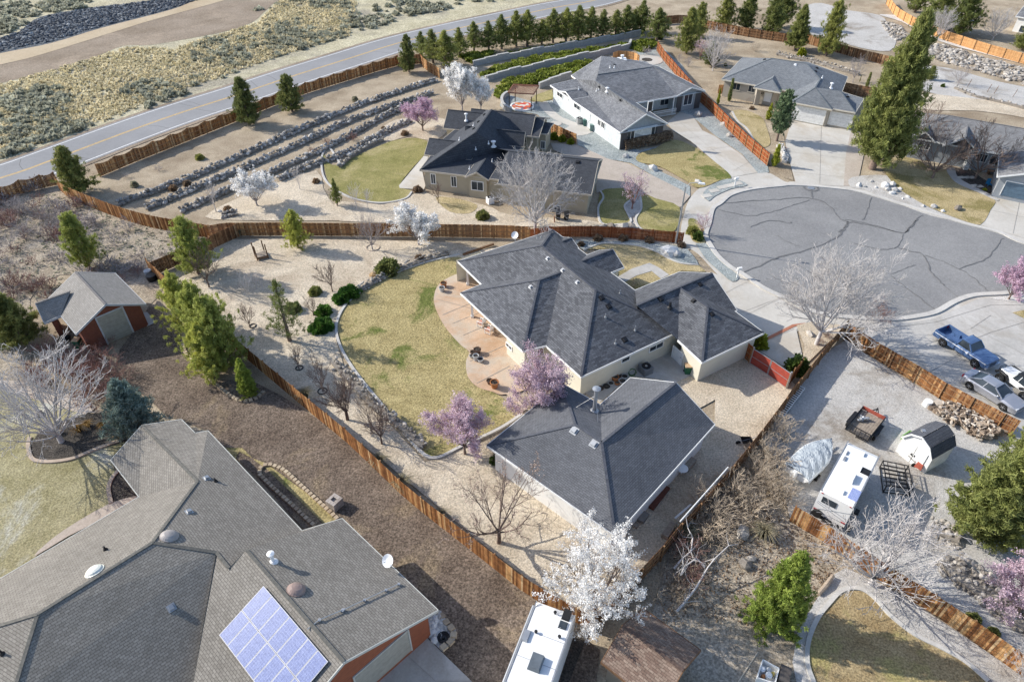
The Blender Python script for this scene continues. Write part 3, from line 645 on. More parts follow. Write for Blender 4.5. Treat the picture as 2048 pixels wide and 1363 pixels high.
def gwing(h, k, s_px, e_px, axis, L, d_wall=.35, mat=None, gmat=None, cap=True, wallz0=0, wall=True, zs=None, inner=None):
    """gable wing: near eave corner, ridge end; axis = horizontal direction the gable faces"""
    ze = h.ze if zs is None else zs
    s = W(s_px[0], s_px[1], s_px[2], ze) if len(s_px) == 3 else W(k, s_px[0], s_px[1], ze)
    lo, hi = ze, ze+6
    f = lambda z: (W(k, e_px[0], e_px[1], z)-s).dot(axis)
    best = min(((abs(f(ze+i*.02)), ze+i*.02) for i in range(5, 250))); e = W(k, e_px[0], e_px[1], best[1])
    n = Vector((2*e.x-s.x, 2*e.y-s.y, ze)); back = -axis*L
    F = [[s, e, e+back, s+back], [n, n+back, e+back, e]]
    ol = [s+back, s, e, n, n+back]
    h.add_roof(F, ol, [(e, e+back)] if cap else [], name='roof', mat=mat)
    if wall:
        P = [s+back*.98, s, n, n+back*.98]; Pi = inset(P, d_wall)
        if h.root.name in WALLSKIP: pass
        h.add_walls(Pi, [(s, n, e)], z1=ze-.1, mat=gmat)
    return s, e, n
WALLSKIP = set()

# ---- 1. detached workshop, slate roof (centre) ----
h = House('workshop', 'detached white workshop with slate grey roof and metal flue in the middle of the lot', 'workshop', W(0,1200,940), 2.9, .47, RM['shop'], WM['white']); h.capc = (.085,.09,.105); H2 = h
a, b, c, d, f, gg = [h.e(0, *q) for q in [(974,890),(1125,767),(1200.5,809),(1261,755),(1429,848),(1230,1070)]]
r1 = h.r(5,1375,1195, a,gg,d); r2 = h.r(5,1545,1300, a,gg,d); r2 = h.r(5,1530,1300, a, gg, d)
e = h.r(5,1960,965, gg,f,d); r1.z = r2.z = (r1.z+r2.z)/2; e.z = r2.z
h.add_roof([[a,b,r1],[b,c,r2,r1],[c,d,e,r2],[f,gg,r2,e],[gg,a,r1,r2]], [a,b,c,d,e,f,gg], [(a,r1),(b,r1),(r1,r2),(r2,e),(r2,gg)])
h.add_soffit([a,b,c,d,f,gg]); h.add_walls(inset([a,b,c,d,f,gg], .42), [(d,f,e)])
h.pipe(5,1487,1115, 2.3, .16, M['metal'], cap=True, name='flue')
h.vent(5,1370,1230, .4, M['metal']); h.vent(5,1485,1308, .4, M['metal'])
mb = MB(); p, _ = h.on_roof(5,1487,1115)
for q in [(5,1375,1098),(5,1508,1180)]:
    z, _ = h.on_roof(*q)
    if z: mb.beam(z, p+Vector((0,0,1.7)), .025, .025)
mb.build('flue_brace', M['metal'], h.root)

# ---- 2. main house, blue grey roof ----
h = House('blue_roof_house', 'cream house with mottled blue grey hip roof beside the patio and lawn', 'house', W(0,1180,620), 2.9, .5, RM['blue'], WM['cream']); h.capc = (.075,.08,.095); H1 = h
A,N,B,Cc,D,E_,F,Gg,I = [h.e(5, *q) for q in [(690,240),(1245,57),(830,375),(705,425),(1070,765),(1205,732),(1410,915),(1993,643),(1725,410)]]
c0 = h.e(5,1200,400)
R1 = h.r(5,1180,150, N,I,c0,.49); R2 = h.r(5,1495,410, N,I,c0,.52); R1.z = R2.z = (R1.z+R2.z)/2
R1 = W(5,1180,150,R1.z); R2 = W(5,1495,410,R2.z)
def onF2(k,x,y):
    n = (R2-R1).cross(F-R1).normalized(); return hit(k,x,y,R1,n)
w2 = onF2(5,1292,304); w2z = w2.z
w1 = W(5,1165,350, w2z)
J = hit(5,1740,522, F, (Gg-F).cross(R2-F).normalized())
faces = [[A,N,R1],[A,R1,R2,F,E_,w2,B],[Cc,D,w1],[Cc,w1,w2,B],[D,E_,w2,w1],[F,Gg,R2],[N,I,J,R2,R1]]
# front wing with gable to the street and garage hip
P1 = h.e(14,1165,503); P2 = h.e(14,1722,875); pe = W(14,1480,515, h.ze+.3)
ax = perp(P1, P2); 
if ax.x < 0: ax = -ax
best = min(((abs((W(14,1480,515,h.ze+i*.02)-P2).dot(ax)), h.ze+i*.02) for i in range(10,200))); PE = W(14,1480,515,best[1])
J2 = W(14,745,830, PE.z); K = W(14,1160,655, PE.z)
Q1 = h.e(14,1985,1095); Q0 = h.e(6,165,830); Q2 = h.e(14,1700,885); L = h.r(14,1438,845, Q1,Q0,K,.46); L.z = K.z = (L.z+K.z)/2; L = W(14,1438,845,L.z); K = W(14,1160,655,L.z); PE = W(14,1480,515,L.z)
Mv = h.e(14,1150,1165)
faces += [[I,P1,PE,K,J2],[J2,K,Mv,J2.lerp(Mv,.7)],[PE,P2,Q2,K],[K,L,Q0,Mv],[Q2,Q1,L,K],[Q0,Q1,L]]
h.add_roof(faces, [A,N,I,P1,PE,P2,Q2,Q1,Q0,Mv,Gg,F,E_,D,Cc,B], [(A,R1),(N,R1),(R1,R2),(R2,F),(R2,Gg),(Cc,w1),(w1,w2),(D,w1),(J2,PE),(K,L),(L,Q1),(L,Q0)])
h.add_soffit([A,N,I,P1,P2,Q2,Q1,Q0,Mv,Gg,F,E_,D,Cc,B])
inn = perp(Cc, D); inn = inn if inn.dot(F-N) and inn.y*0+inn.dot(c0-Cc) > 0 else -inn
Qp = Cc.lerp(D, .66); A3 = A+inn*2.6; u = (D-Cc).normalized(); Q3 = A3+u*((Qp-A3).dot(u))
wp = [inset([A,N,I,P1,P2,Q2,Q1,Q0,Mv,Gg,F,E_,D,Qp,Q3,A3], .42)][0]
h.add_walls(wp, [(P1,P2,PE)])
pm = MB(); 
for q in [(748,383),(775,572)]:
    p = W(5,*q); mb = MB(); mb.box(p+Vector((0,0,1.4)), (.22,.22,2.7)); mb.box(p+Vector((0,0,.2)), (.32,.32,.3)); mb.build('porch_post', M['white'], h.root)
yax = (I-N).normalized(); ax2 = perp(N, I); ax2 = ax2 if ax2.x > 0 else -ax2
gwing(h, 5, (1660,275), (1595,170), ax2, 4.5)
gwing(h, 14, (180,270), (110,172), ax2, 2.2)
for q in [(1215,224),(1302,293),(1388,363),(1115,391)]: h.vent(5,*q, .26, M['metal'])
for q in [(1530,455),(1572,505),(1665,700),(1875,463)]: h.vent(5,*q, .36)
for q in [(1365,625),(1300,785),(1480,915)]: h.vent(14,*q, .3)
for q in [(1552,568,.4),(1725,645,.5),(1610,722,.5),(1637,430,.4),(1155,108,.5),(1178,102,.2)]: h.pipe(5,q[0],q[1],q[2],.05)
h.pipe(14,1068,850,.6,.11,M['black'])

h.opening('window',5,1812,745,1885,733); h.opening('window',5,1650,808,1690,812, bars=0)
h.opening('window',5,975,715,1005,760); h.opening('door',5,1955,735,1990,870, mat=M['white'])
h.opening('door',5,1155,752,1185,775, mat=plain('brown_door', (.15,.06,.03), .6))

# ---- 3. beige house, charcoal roof ----
h = House('charcoal_roof_house', 'beige stucco house with charcoal roof below the flowering tree', 'house', W(10,450,960), 2.9, .5, RM['dark'], WM['beige'], plain('beige_trim', (.55,.49,.40), .7, var=.05)); h.capc = (.05,.055,.065); H3 = h
SW = h.e(10,95,728); S2 = h.e(10,865,822); S3 = h.e(10,855,860); SE = h.e(10,1765,970)
NW = h.e(10,325,425); NW2 = h.e(10,650,165)
cen = h.e(10,900,500)
Ra = h.r(10,640,360, SW,S2,cen); Rb = W(10,795,140,Ra.z)
sx = (S3-SE).normalized()
GE = h.r(10,1835,640, S3,SE,cen,.40); GW = W(10,965,545,GE.z)
NEe = Vector((GE.x*2-SE.x, GE.y*2-SE.y, h.ze)); NEe = NEe
axE = (SE-S3).normalized(); nN = perp(S3, SE)
Eb = W(10,930,165,Rb.z)
back = h.e(10,930,540)
Vt = h.e(10,1080,540)
Bn = h.e(10,1100,300)
faces = [[SW,S2,back,Ra],[SW,Ra,Rb,NW2,NW],[Ra,back,Vt,Bn,Rb],[S3,SE,GE,GW],[GE,NEe,NEe-axE*16,GW],[S2,S3,GW,back]]
h.add_roof(faces, [SW,S2,S3,SE,GE,NEe,NEe-axE*12,Bn,NW2,NW], [(SW,Ra),(Ra,Rb),(GW,GE)])
h.add_walls(inset([SW,S2,S3,SE,NEe,NEe-axE*11,Bn,NW2,NW], .42), [(SE,NEe,GE)])
h.add_soffit([SW,S2,S3,SE,NEe,NEe-axE*11,Bn,NW2,NW])
# small gable on the south wall
axS = -nN if nN.y > 0 else nN
gwing(h, 10, (765,825), (648,748), axS, 4.0)
gwing(h, 10, (140,580), (187,420), -axE, 6.5)
gwing(h, 10, (325,322), (370,142), -axE, 8.0)
gwing(h, 10, (1175,400), (1221,195), axE, 9.5)
gwing(h, 10, (1105,505), (1120,360), axE, 8.5)
gwing(h, 10, (1255,410), (1312,228), axE, 4)
gwing(h, 10, (1340,380), (1370,305), axE, 3)
for q in [(668,262),(725,193),(622,330)]: h.vent(10,*q,.3)
h.vent(10,1635,655,.4); h.pipe(10,548,250,.9,.12,M['whitem'],cap=True); h.pipe(10,812,500,.6,.16,M['whitem'],cap=True)
for q in [(640,530),(800,650),(580,722),(482,440),(765,475),(618,300)]: h.pipe(10,q[0],q[1],.4,.06,M['whitem'])
fr = M['white']
for q in [(203,768,250,862),(402,792,452,890),(600,838,712,930)]: h.opening('window',10,*q,frame=fr)
h.opening('window',10,1278,450,1310,520,frame=fr)
h.opening('window',10,1400,1075,1460,1120,frame=fr)

# ---- 4. grey sided house (far centre) ----
h = House('grey_siding_house', 'pale grey sided house with gable front, behind the curved driveway of the cul-de-sac', 'house', W(11,1160,1000), 2.9, .42, RM['grey'], WM['pale']); h.capc = (.16,.17,.18); H4 = h
a = h.e(11,1170,850); b = h.e(11,1630,762); c = h.e(11,490,390); d = h.e(11,740,330); e2 = h.e(11,695,295)
c0 = b; R0 = h.r(11,1425,670, a,c,c0); R0x = W(11,1425,670,R0.z)
ridir = (c-a).normalized(); R1_ = W(11,930,350,R0.z); in1 = h.e(11,1325,560)
A1 = h.r(11,990,110, e2, e2+ridir*5, c0,.42)
A2 = W(11,1245,235,A1.z)
gpk = h.e(11,1720,495)
T1 = W(11,950,285,A1.z)
Er = h.r(11,1870,410, gpk, in1, a,.0)
axg = (a-c).normalized()
ef = min(((abs((W(11,1870,410,h.ze+i*.02)-gpk).dot(axg)), h.ze+i*.02) for i in range(5,200))); EP = W(11,1870,410,ef[1]); EC = Vector((EP.x*2-gpk.x, EP.y*2-gpk.y, h.ze))
NB = W(11,1490,210,A1.z)
NEb = h.e(11,1330,150)
faces = [[c,a,R0x,R1_,d],[a+Vector((0,0,0)),R0x,R0x],[R0x,b,in1,R1_],[e2,d,R1_,T1,A2,A1],[R1_,in1,gpk,NB,T1],[gpk,EP,NB],[EP,EC,EC-axg*13,NB],[A1,A2,T1,NB,EC-axg*13,NEb]]
faces = [f for f in faces if len(set(tuple(p) for p in f)) > 2]
h.add_roof(faces, [a,R0x,b,in1,gpk,EP,EC,EC-axg*13,NEb,A1,e2,d,c], [(R0x,R1_),(EP,NB),(T1,NB)])
wl = [a,b,in1,gpk,EC,EC-axg*12.5,NEb,A1*1,e2,d,c]; wl[7] = Vector((A1.x,A1.y,h.ze))
wl = [a,b,in1,gpk,EC,EC-axg*12.5,e2+(NEb-e2)*.9,e2,d,c]
uu = (in1-gpk).normalized(); bk = perp(in1,gpk); bk = bk if bk.y > 0 else -bk
wl = [a,b,in1,in1+bk*2.2,gpk+bk*2.2,gpk,EC,EC-axg*12.5,e2+(NEb-e2)*.9,e2,d,c]
h.add_walls(inset(wl,.4)); h.add_soffit(wl)
# front gable ends in darker siding
def gable_wall(h, a, b, pk, mat, inn, z0=0):
    nn = perp(a,b); 
    if (inn-a).dot(nn) < 0: nn = -nn
    mb = MB(); dd = (b-a).normalized()*.42; a2 = a+nn*.37+dd; b2 = b+nn*.37-dd; p2 = pk+nn*.37
    t = nn*.06
    F = [Vector((a2.x,a2.y,z0)), Vector((b2.x,b2.y,z0)), Vector((b2.x,b2.y,h.ze-.06)), p2-Vector((0,0,.12)), Vector((a2.x,a2.y,h.ze-.06))]
    mb.add(F+[q+t for q in F], [(0,1,2,3,4),(9,8,7,6,5),(0,5,6,1),(1,6,7,2),(2,7,8,3),(3,8,9,4),(4,9,5,0)])
    o = mb.build('gable_wall', mat, h.root); h.walls.insert(0, (Vector((a2.x,a2.y,0)), Vector((b2.x,b2.y,0)), h.ze)); return o
gable_wall(h, a, b, R0x, WM['grey'], c); gable_wall(h, gpk, EC, EP, WM['grey'], NB)
for P_, Q_, sgn in ((a,b,1),(b,a,1),(gpk,EC,1),(EC,gpk,1)):
    u_ = (Q_-P_).normalized(); n_ = perp(a,b); n_ = n_ if n_.dot(c-a) > 0 else -n_
    mb = MB(); mb.box(Vector((P_.x,P_.y,(h.ze-.1)/2))+u_*.95+n_*.33, (1.05,.06,h.ze-.1), rz=math.atan2(u_.y,u_.x)); mb.build('corner_panel', WM['char'], h.root)
for q in [(1243,835,1300,915),(1480,788,1535,875),(1798,490,1860,572)]: h.opening('window',11,*q,bars=1)
for q in [(560,452,607,520),(725,565,778,640),(957,725,978,790),(992,745,1017,815),(1565,535,1635,575),(640,510,665,532)]: h.opening('window',11,*q)
h.opening('door',11,838,655,872,735,mat=M['white']); h.opening('door',11,1445,555,1475,640,mat=plain('dark_door',(.04,.035,.035)))
gwing(h, 11, (700,530), (640,452), -perp(a,c) if perp(a,c).x > 0 else perp(a,c), 3, wall=True)
mb = MB(); q0 = in1+(gpk-in1)*.42-bk*.4; q1 = gpk-bk*.4; q0 = Vector((q0.x,q0.y,0)); q1 = Vector((q1.x,q1.y,0))
for z in (.75, 1.05, .2): mb.beam(q0+Vector((0,0,z)), q1+Vector((0,0,z)), .06, .06)
for i in range(22): p = q0.lerp(q1, i/21); mb.box(p+Vector((0,0,.55)), (.05,.05,1.0))
mb.build('porch_railing', M['white'], h.root)
for t in (.0,.42,.98): p = (in1+bk*.0).lerp(gpk, t); mb = MB(); mb.box(Vector((p.x,p.y,1.4))+bk*.35, (.16,.16,2.75)); mb.build('porch_post', M['white'], h.root)
for q in [(968,408),(1175,538),(1113,195)]: h.vent(11,*q,.3)
for q in [(765,435),(940,450),(962,440),(1070,225),(1112,225)]: h.pipe(11,q[0],q[1],.45,.06,M['whitem'])
h.pipe(11,1042,455,.5,.14,M['whitem'],cap=True)

# ---- 5. taupe house (far right centre) ----
h = House('taupe_house', 'taupe stucco house with grey hip roof and two white garage doors', 'house', W(12,300,650), 3.0, .42, RM['tan'], WM['tan'], plain('cream_trim', (.62,.57,.48), .7, var=.04)); h.capc = (.13,.15,.165); H5 = h
Wc = h.e(12,140,410); S1 = h.e(12,460,470); S1b = h.e(12,480,462); S2 = h.e(12,870,535); G0 = h.e(12,985,685); G1 = h.e(12,1465,775); G2 = h.e(12,1485,765); G3 = h.e(12,1745,810); G4 = h.e(12,1845,645); G5 = h.e(12,1585,560); Ec = h.e(12,1655,380)
c0 = h.e(12,1000,300)
P1_ = h.r(12,740,160, Wc,S1,c0,.40); P2_ = W(12,1160,220,P1_.z)
Nw = h.e(12,390,150); Ne = Ec+(Nw-Wc); Ne = h.e(12,1180,205)
g1 = h.r(12,1265,510, G0,G1,c0,.45); g0 = W(12,1325,405,g1.z); g2 = h.r(12,1568,552,G2,G3,c0,.45)
VB = h.e(12,1000,560)
faces = [[Wc,VB,g0,P2_,P1_],[Wc,P1_,Nw],[P2_,Ec,G5,g1,g0],[g0,g1,G0,VB],[g1,G0,G1],[g1,G1,G2,G3,g2],[g2,G3,G4,G5],[G5,g1,g2],[P1_,P2_,Ec,Ne,Nw]]
h.add_roof(faces, [Wc,VB,G0,G1,G2,G3,G4,G5,Ec,Ne,Nw], [(Wc,P1_),(P1_,P2_),(g0,g1),(g1,G0),(g1,G1),(P2_,g0),(g2,G3)])
wl = [Wc,VB,G0,G1,G2,G3,G4,G5,Ec,Ne,Nw]
bk = perp(Wc,VB); bk = bk if bk.y > 0 else -bk
h.add_walls(inset(wl,.45)); h.add_soffit(wl)
# entry porch roof
q1 = h.e(12,525,510); q2 = h.e(12,845,570); q1b = q1+bk*4; q2b = q2+bk*4; pk = h.r(12,745,402,q1,q2,c0,.5)
h.add_roof([[q1,q2,pk],[q1,pk,pk+bk*3,q1b],[q2,q2b,pk+bk*3,pk]], [q1b,q1,q2,q2b], [(q1,pk),(q2,pk)])
h.add_soffit([q1,q2,q2b,q1b])
for qq in [(545,715),(745,735)]:
    p = W(12,*qq); mb = MB(); mb.box(p+Vector((0,0,1.4)), (.75,.75,2.8)); mb.build('porch_column', h.wm, h.root)
h.opening('garage_door',12,1010,715,1350,965,mat=M['gdoor']); h.opening('garage_door',12,1440,790,1680,1000,mat=M['gdoor'])
for q in [(285,455,352,545),(475,475,530,570),(620,560,640,600)]: h.opening('window',12,*q)
h.opening('door',12,665,565,735,690,mat=M['white'])
for q in [(1270,318),(1285,278),(1655,625),(655,178)]: h.vent(12,*q,.36)
h.pipe(12,1450,520,.7,.14,M['whitem'],cap=True); h.pipe(12,1345,400,.4,.07,M['whitem'])
h.vent(12,1025,240,.3,M['whitem'])

# ---- 6. blue grey house at the right edge ----
h = House('blue_grey_house', 'blue grey stucco house with worn grey roof and blue garage door', 'house', W(13,1600,1000), 3.0, .42, RM['right'], WM['rgrey'], M['white']); h.capc = (.17,.17,.175); H6 = h
a = h.e(13,520,520); b = h.e(13,1975,795); bk = perp(a,b); bk = bk if bk.y > 0 else -bk; ux = (b-a).normalized()
a = a-ux*.5; R0 = h.r(13,760,205, a,b,a+bk*5,.42); dist = (R0-a).dot(bk)
r0 = a+ux*dist+bk*dist; r0.z = R0.z; r1 = b+ux*8+bk*dist; r1.z = R0.z
an = a+bk*dist*2; b2 = b+ux*16; bn = b2+bk*dist*2
h.add_roof([[a,b2,r1,r0],[a,r0,an],[an,r0,r1,bn],[b2,bn,r1]], [a,b2,bn,an], [(a,r0),(r0,r1),(an,r0)])
h.add_walls(inset([a,b2,bn,an],.45)); h.add_soffit([a,b2,bn,an])
gwing(h, 13, (915,600), (800,470), -bk, 5); gwing(h, 13, (1465,730), (1300,545), -bk, 6, wall=False)
for qq in [(1280,960)]:
    p = W(13,*qq); mb = MB(); mb.box(p+Vector((0,0,1.5)), (.6,.6,3.0)); mb.build('porch_column', M['white'], h.root)
for q in [(715,600,750,690),(770,620,820,700),(1465,745,1545,860),(1640,780,1735,905)]: h.opening('window',13,*q)
gl = h.e(13,1710,1040); gr = gl+ux*9.5; gb = 8
gp = (gl+gr)/2+Vector((0,0,1.9))
h.add_roof([[gl,gp,gp+bk*gb,gl+bk*gb],[gr,gr+bk*gb,gp+bk*gb,gp]], [gl+bk*gb,gl,gp,gr,gr+bk*gb], [(gp,gp+bk*gb)])
h.add_walls(inset([gl,gr,gr+bk*gb,gl+bk*gb],.42), [(gl,gr,gp)])
h.opening('garage_door',13,1830,1100,2280,1390,mat=M['gdoorb'])
mb = MB(); p = W(13,1010,640); 

# ---- 7. large brown grey roofed house (lower left) ----
h = House('brown_roof_house', 'large rust sided house with brown grey roof carrying solar panels', 'house', W(7,900,700), 3.2, .40, RM['brown'], WM['rust'], plain('grey_gutter', (.50,.50,.46), .5, var=.05)); h.capc = (.13,.125,.11); H7 = h
e0 = h.e(0,415.5,861); e1 = h.e(0,603.6,1061); e2_ = h.e(0,684,1036.5); e3 = h.e(0,875,1219); n0 = h.e(0,284,850); n1 = h.e(0,222,919); n2 = h.e(0,278.7,992.7); w0 = h.e(7,0,760); w1_ = h.e(7,-600,1090)
nn_ = h.e(0,390,866); nr_ = h.e(0,362.5,838.4)
c0 = h.e(7,900,700)
Rn = h.r(7,1155,190, e0,e1,c0); Rm = h.r(7,890,548, e0,e1,c0); Rm2 = W(7,1265,605,Rm.z); 
PE_ = plane_at(e0, e1, h.sl, c0); onE = lambda k, x, y: hit(k, x, y, PE_[0], PE_[1])
Rg = h.r(7,1440,590,e2_,e3,c0); Rge = W(7,2010,1245,Rg.z)
Rv = onE(7,1340,697)
Rw = W(7,220,965,Rm.z)
Rw2 = W(7,-700,1245,h.ze+.8)
sgl = (Rge-Rg).normalized(); sl_dir = perp(Rg,Rge); sl_dir = sl_dir if sl_dir.dot(e3-Rg) < 0 else -sl_dir
wE = (Rge-e3); wid = abs((Rge-e3).dot(sl_dir))
s_end = Vector((Rge.x, Rge.y, e3.z))+sl_dir*wid; 
Rm2 = onE(7,1265,605); hd = perp(Rg, Rge); hd = hd if hd.x < 0 else -hd; slw = .40
nW = Vector((hd.x*slw, hd.y*slw, 1)).normalized()                # west slope of the garage wing
for t_ in (.15,.2,.25,.3,.4,.5):
    nn_t = Vector((hd.x*t_, hd.y*t_, 1)).normalized(); print('slope', t_, 'gap Rm2', round((hit(7,1265,605,Rg,nn_t)-Rm2).z,2), 'Rv', round((hit(7,1340,697,Rg,nn_t)-onE(7,1340,697)).z,2), 'bottom', round(hit(7,1130,1363,Rg,nn_t).z,2))
s_end = Vector((Rge.x,Rge.y,Rge.z-slw*wid))+hd*wid
dn = perp(Rm,Rw:=W(7,220,965,Rm.z)); dn = dn if dn.y < 0 else -dn
nD = Vector((dn.x*.52,dn.y*.52,1)).normalized()                  # dark south slope
Rm2 = onE(7,1265,605); Sv1 = hit(7,1130,1363,Rm,nD); Sv = Rm2+(Sv1-Rm2)*1.12; SvW = hit(7,60,1480,Rm,nD)
Sg = Rg+(Rge-Rg).normalized()*0+nW*0; Sg = hit(7,1130,1363,Rg,nW); Rm2W = hit(7,1265,605,Rg,nW); RvW = hit(7,1340,697,Rg,nW); Sg = Rm2W+(Sg-Rm2W)*1.12
ridN = W(0,313,886,Rn.z); ridN = n0.lerp(e0,.0); rN = W(0,320,846,Rn.z)
faces = [[n1,n0,Rn,n2],[n2,Rn,Rm,Rw,Rw2,w1_,w0],[e0,e1,Rv,Rm2,Rm,Rn],[n0,nr_,nn_,e0,Rn],[Rm,Rm2,Sv,SvW,Rw],[Rg,Rge,s_end,Sg,Rm2W,RvW],[Rm2,Rv,RvW],[Rm2,RvW,Rm2W],[Rv,Rg,RvW],[Rm2,Rm2W,Sg],[Rm2,Sg,Sv],[Rg,e2_,e3,Rge],[Rv,e1,e2_,Rg],[Rw,SvW,W(7,-700,1600,h.ze),Rw2]]
h.add_roof(faces, [n0,nr_,nn_,e0,e1,e2_,e3,Rge,s_end,Sg,Sv,SvW,W(7,-700,1600,h.ze),w1_,w0,n2,n1], [(Rn,n0),(Rn,Rm),(Rm,Rm2),(Rm2,Rv),(Rg,Rge),(Rm,Rw),(Rw,SvW),(Rw,Rw2)], mat=h.rm)
wl = [n0,e0,e1,W(7,1200,850,h.ze),W(7,300,1250,h.ze),W(7,-600,1400,h.ze),w1_,w0,n2,n1]
h.add_walls(inset(wl,.45), z1=h.ze-.05)
print('garage eave', e3.z)
h.add_walls(inset([e1.lerp(Sg,.5),e2_,e3,s_end,s_end.lerp(Sg,.4)],.45), [(e3,s_end,Rge)], z1=e3.z-.05, name='garage_wall')
print('garage wall', [tuple(round(c,1) for c in q) for q in (e1,e2_,e3,s_end,Rge,Sg)])
h.opening('garage_door',8,80,1330,415,1175,mat=M['gdoort'])
for q in [(1208,172),(1105,368),(1003,928)]: h.vent(7,*q,.3,M['metal'])
for q in [(1262,190,.35),(618,590,.35),(15,1197,.4)]: h.pipe(7,*q,.06,M['black'])
h.pipe(7,1600,660,.75,.11,M['whitem'],cap=True)
for q, mt in [((990,512),'grey_dome'),((555,718),'white_dome'),((1732,825),'brown_dome')]:
    p, n = h.on_roof(7,*q); cc = {'grey_dome':(.35,.32,.30),'white_dome':(.7,.7,.62),'brown_dome':(.30,.22,.19)}[mt]
    mb = MB(); Mx = n.to_track_quat('Z','Y').to_matrix(); mb.lathe(p, [(.55,.0),(.55,.06),(.5,.08),(.44,.18),(.3,.27),(.12,.31),(.01,.32)], 20, M=Mx)
    mb.build('skylight', plain(mt, cc, .35), h.root, smooth=False)
# solar panels: 2 x 7 on the garage slope
n = nW; p00 = hit(7,1550,803,Rg,nW); p10 = hit(7,1300,1105,Rg,nW); pl = hit(7,1927,1245,Rg,nW)
solar = NT('solar_cells'); uv = solar.coord('obj')
def solar_mat():
    t = solar; w = t.n('TexVoronoi'); w.inputs['Scale'].default_value = 22; t.l(t.coord('pos'), w.inputs['Vector'])
    cc = t.ramp(w.outputs['Color'], [(0,(.13,.16,.33)),(1,(.25,.29,.48))]); 
    br = t.n('TexBrick'); br.offset = 0; t.l(t.coord('uv'), br.inputs['Vector']); br.inputs['Scale'].default_value = 1; br.inputs['Brick Width'].default_value = .158; br.inputs['Row Height'].default_value = .158; br.inputs['Mortar Size'].default_value = .006
    br.inputs['Color1'].default_value = (1,1,1,1); br.inputs['Color2'].default_value = (.85,.85,.85,1); br.inputs['Mortar'].default_value = (1.5,1.5,1.4,1)
    cc = t.mix(1.0, cc, br.outputs['Color'], 'MULTIPLY'); t.base(cc); t.b.inputs['Roughness'].default_value = .25; t.b.inputs['Specular IOR Level'].default_value = .6
    return t.m
M['solar'] = solar_mat()
u = (pl-p00); u = (u-n*u.dot(n)).normalized(); v = n.cross(u); v = v if v.dot(p10-p00) > 0 else -v
LU = (pl-p00).dot(u); LV = (p10-p00).dot(v); nu = 7; pw = LU/nu; pv = LV/2
for i in range(nu):
    for j in range(2):
        q = p00+u*(pw*(i+.5))+v*(pv*(j+.5))+n*.13; Mx = Matrix((u, v, n)).transposed()
        mb = MB(); mb.box(q, (pw-.015, pv-.02, .05), M=Mx); fr_ = mb.build('solar_panel', plain('panel_frame', (.5,.5,.52), .4), h.root)
        c_ = [q+u*sx_*(pw/2-.045)+v*sy_*(pv/2-.045)+n*.03 for sx_, sy_ in ((-1,-1),(1,-1),(1,1),(-1,1))]
        mb = MB(); mb.v = [tuple(x) for x in c_]; mb.f = [(0,1,2,3) if (c_[1]-c_[0]).cross(c_[2]-c_[0]).dot(n) > 0 else (3,2,1,0)]; mb.r = [.5]
        uvq = [(0,0),(pw,0),(pw,pv),(0,pv)]; mb.uv = [uvq[k_] for k_ in mb.f[0]]; mb.build('solar_cells', M['solar'], fr_)
mb = MB(); cp = [h.on_roof(*q)[0] for q in [(8,345,795),(8,270,830),(8,145,888),(8,15,950)]]+[h.on_roof(7,2010,945)[0], h.on_roof(7,1870,1005)[0], h.on_roof(7,1800,1060)[0]]
cp = [q+Vector((0,0,.12)) for q in cp if q is not None]; mb.tube(cp, .03, 6)
for q in cp[:-1]: mb.box(q-Vector((0,0,.05)), (.16,.16,.12))
mb.build('conduit', M['metal'], h.root)
def dish(parent, p, r, face, mat=None):
    mb = MB(); Mx = Vector(face).normalized().to_track_quat('Z','Y').to_matrix(); f = Vector(face).normalized()
    mb.lathe(p+Vector((0,0,.7)), [(.02,0),(r*.5,.04),(r*.85,.11),(r,.17),(r*.98,.19),(r*.5,.07),(.02,.03)], 20, M=Mx)
    mb.tube([p, p+Vector((0,0,.65))], .03, 6); mb.tube([p+Vector((0,0,.65)), p+Vector((0,0,.6))+f*.5], .015, 4); mb.box(p+Vector((0,0,.62))+f*.5, (.08,.08,.1))
    return mb
p, n = h.on_roof(8,295,690); dish(h.root, p, .42, (-.5,-.6,.9)).build('satellite_dish', M['whitem'], h.root)
p, n = H1.on_roof(5,1025,118)
p = p or W(5,1025,122,3.2); dish(H1.root, p, .4, (-.4,-.8,.7)).build('satellite_dish', M['whitem'], H1.root)

# ---- 8. red brown garage shed (left) ----
h = House('red_garage', 'red brown garage building with grey gable roof and tan roll door at left', 'garage', W(15,1100,1080), 2.7, .45, RM['shed'], WM['red'], plain('shed_trim', (.45,.46,.47), .6, var=.04)); h.capc = (.17,.16,.155); H8 = h
a = h.e(15,760,1000); b = h.e(15,1712,595); pk = None
ax = perp(a,b); ax = ax if ax.y < 0 else -ax
best = min(((abs((W(15,1160,600,h.ze+i*.02)-a).dot(ax)), h.ze+i*.02) for i in range(5,250))); pk = W(15,1160,600,best[1])
rb = W(15,745,165,pk.z); Ld = (rb-pk).dot(-ax)
rb = pk-ax*Ld; ab = a-ax*Ld; bb = b-ax*Ld
h.add_roof([[a,pk,rb,ab],[b,bb,rb,pk]], [ab,a,pk,b,bb,rb], [(pk,rb)]); h.add_walls(inset([a,b,bb,ab],.42),[(a,b,pk),(bb,ab,rb)])
h.opening('garage_door',15,1040,790,1540,990,mat=M['gdoort'],frame=plain('pale_frame',(.5,.52,.54)),fw=.14)
axL = perp(a,ab); axL = axL if axL.dot(a-b) > 0 else -axL
we = W(15,212,590,3.85); wr = W(15,690,422,3.85); ws = W(15,330,850,2.7); ws2 = W(15,556,752,2.7); wn = Vector((2*we.x-ws.x, 2*we.y-ws.y, 2.7)); wn2 = wn+(ws2-ws)
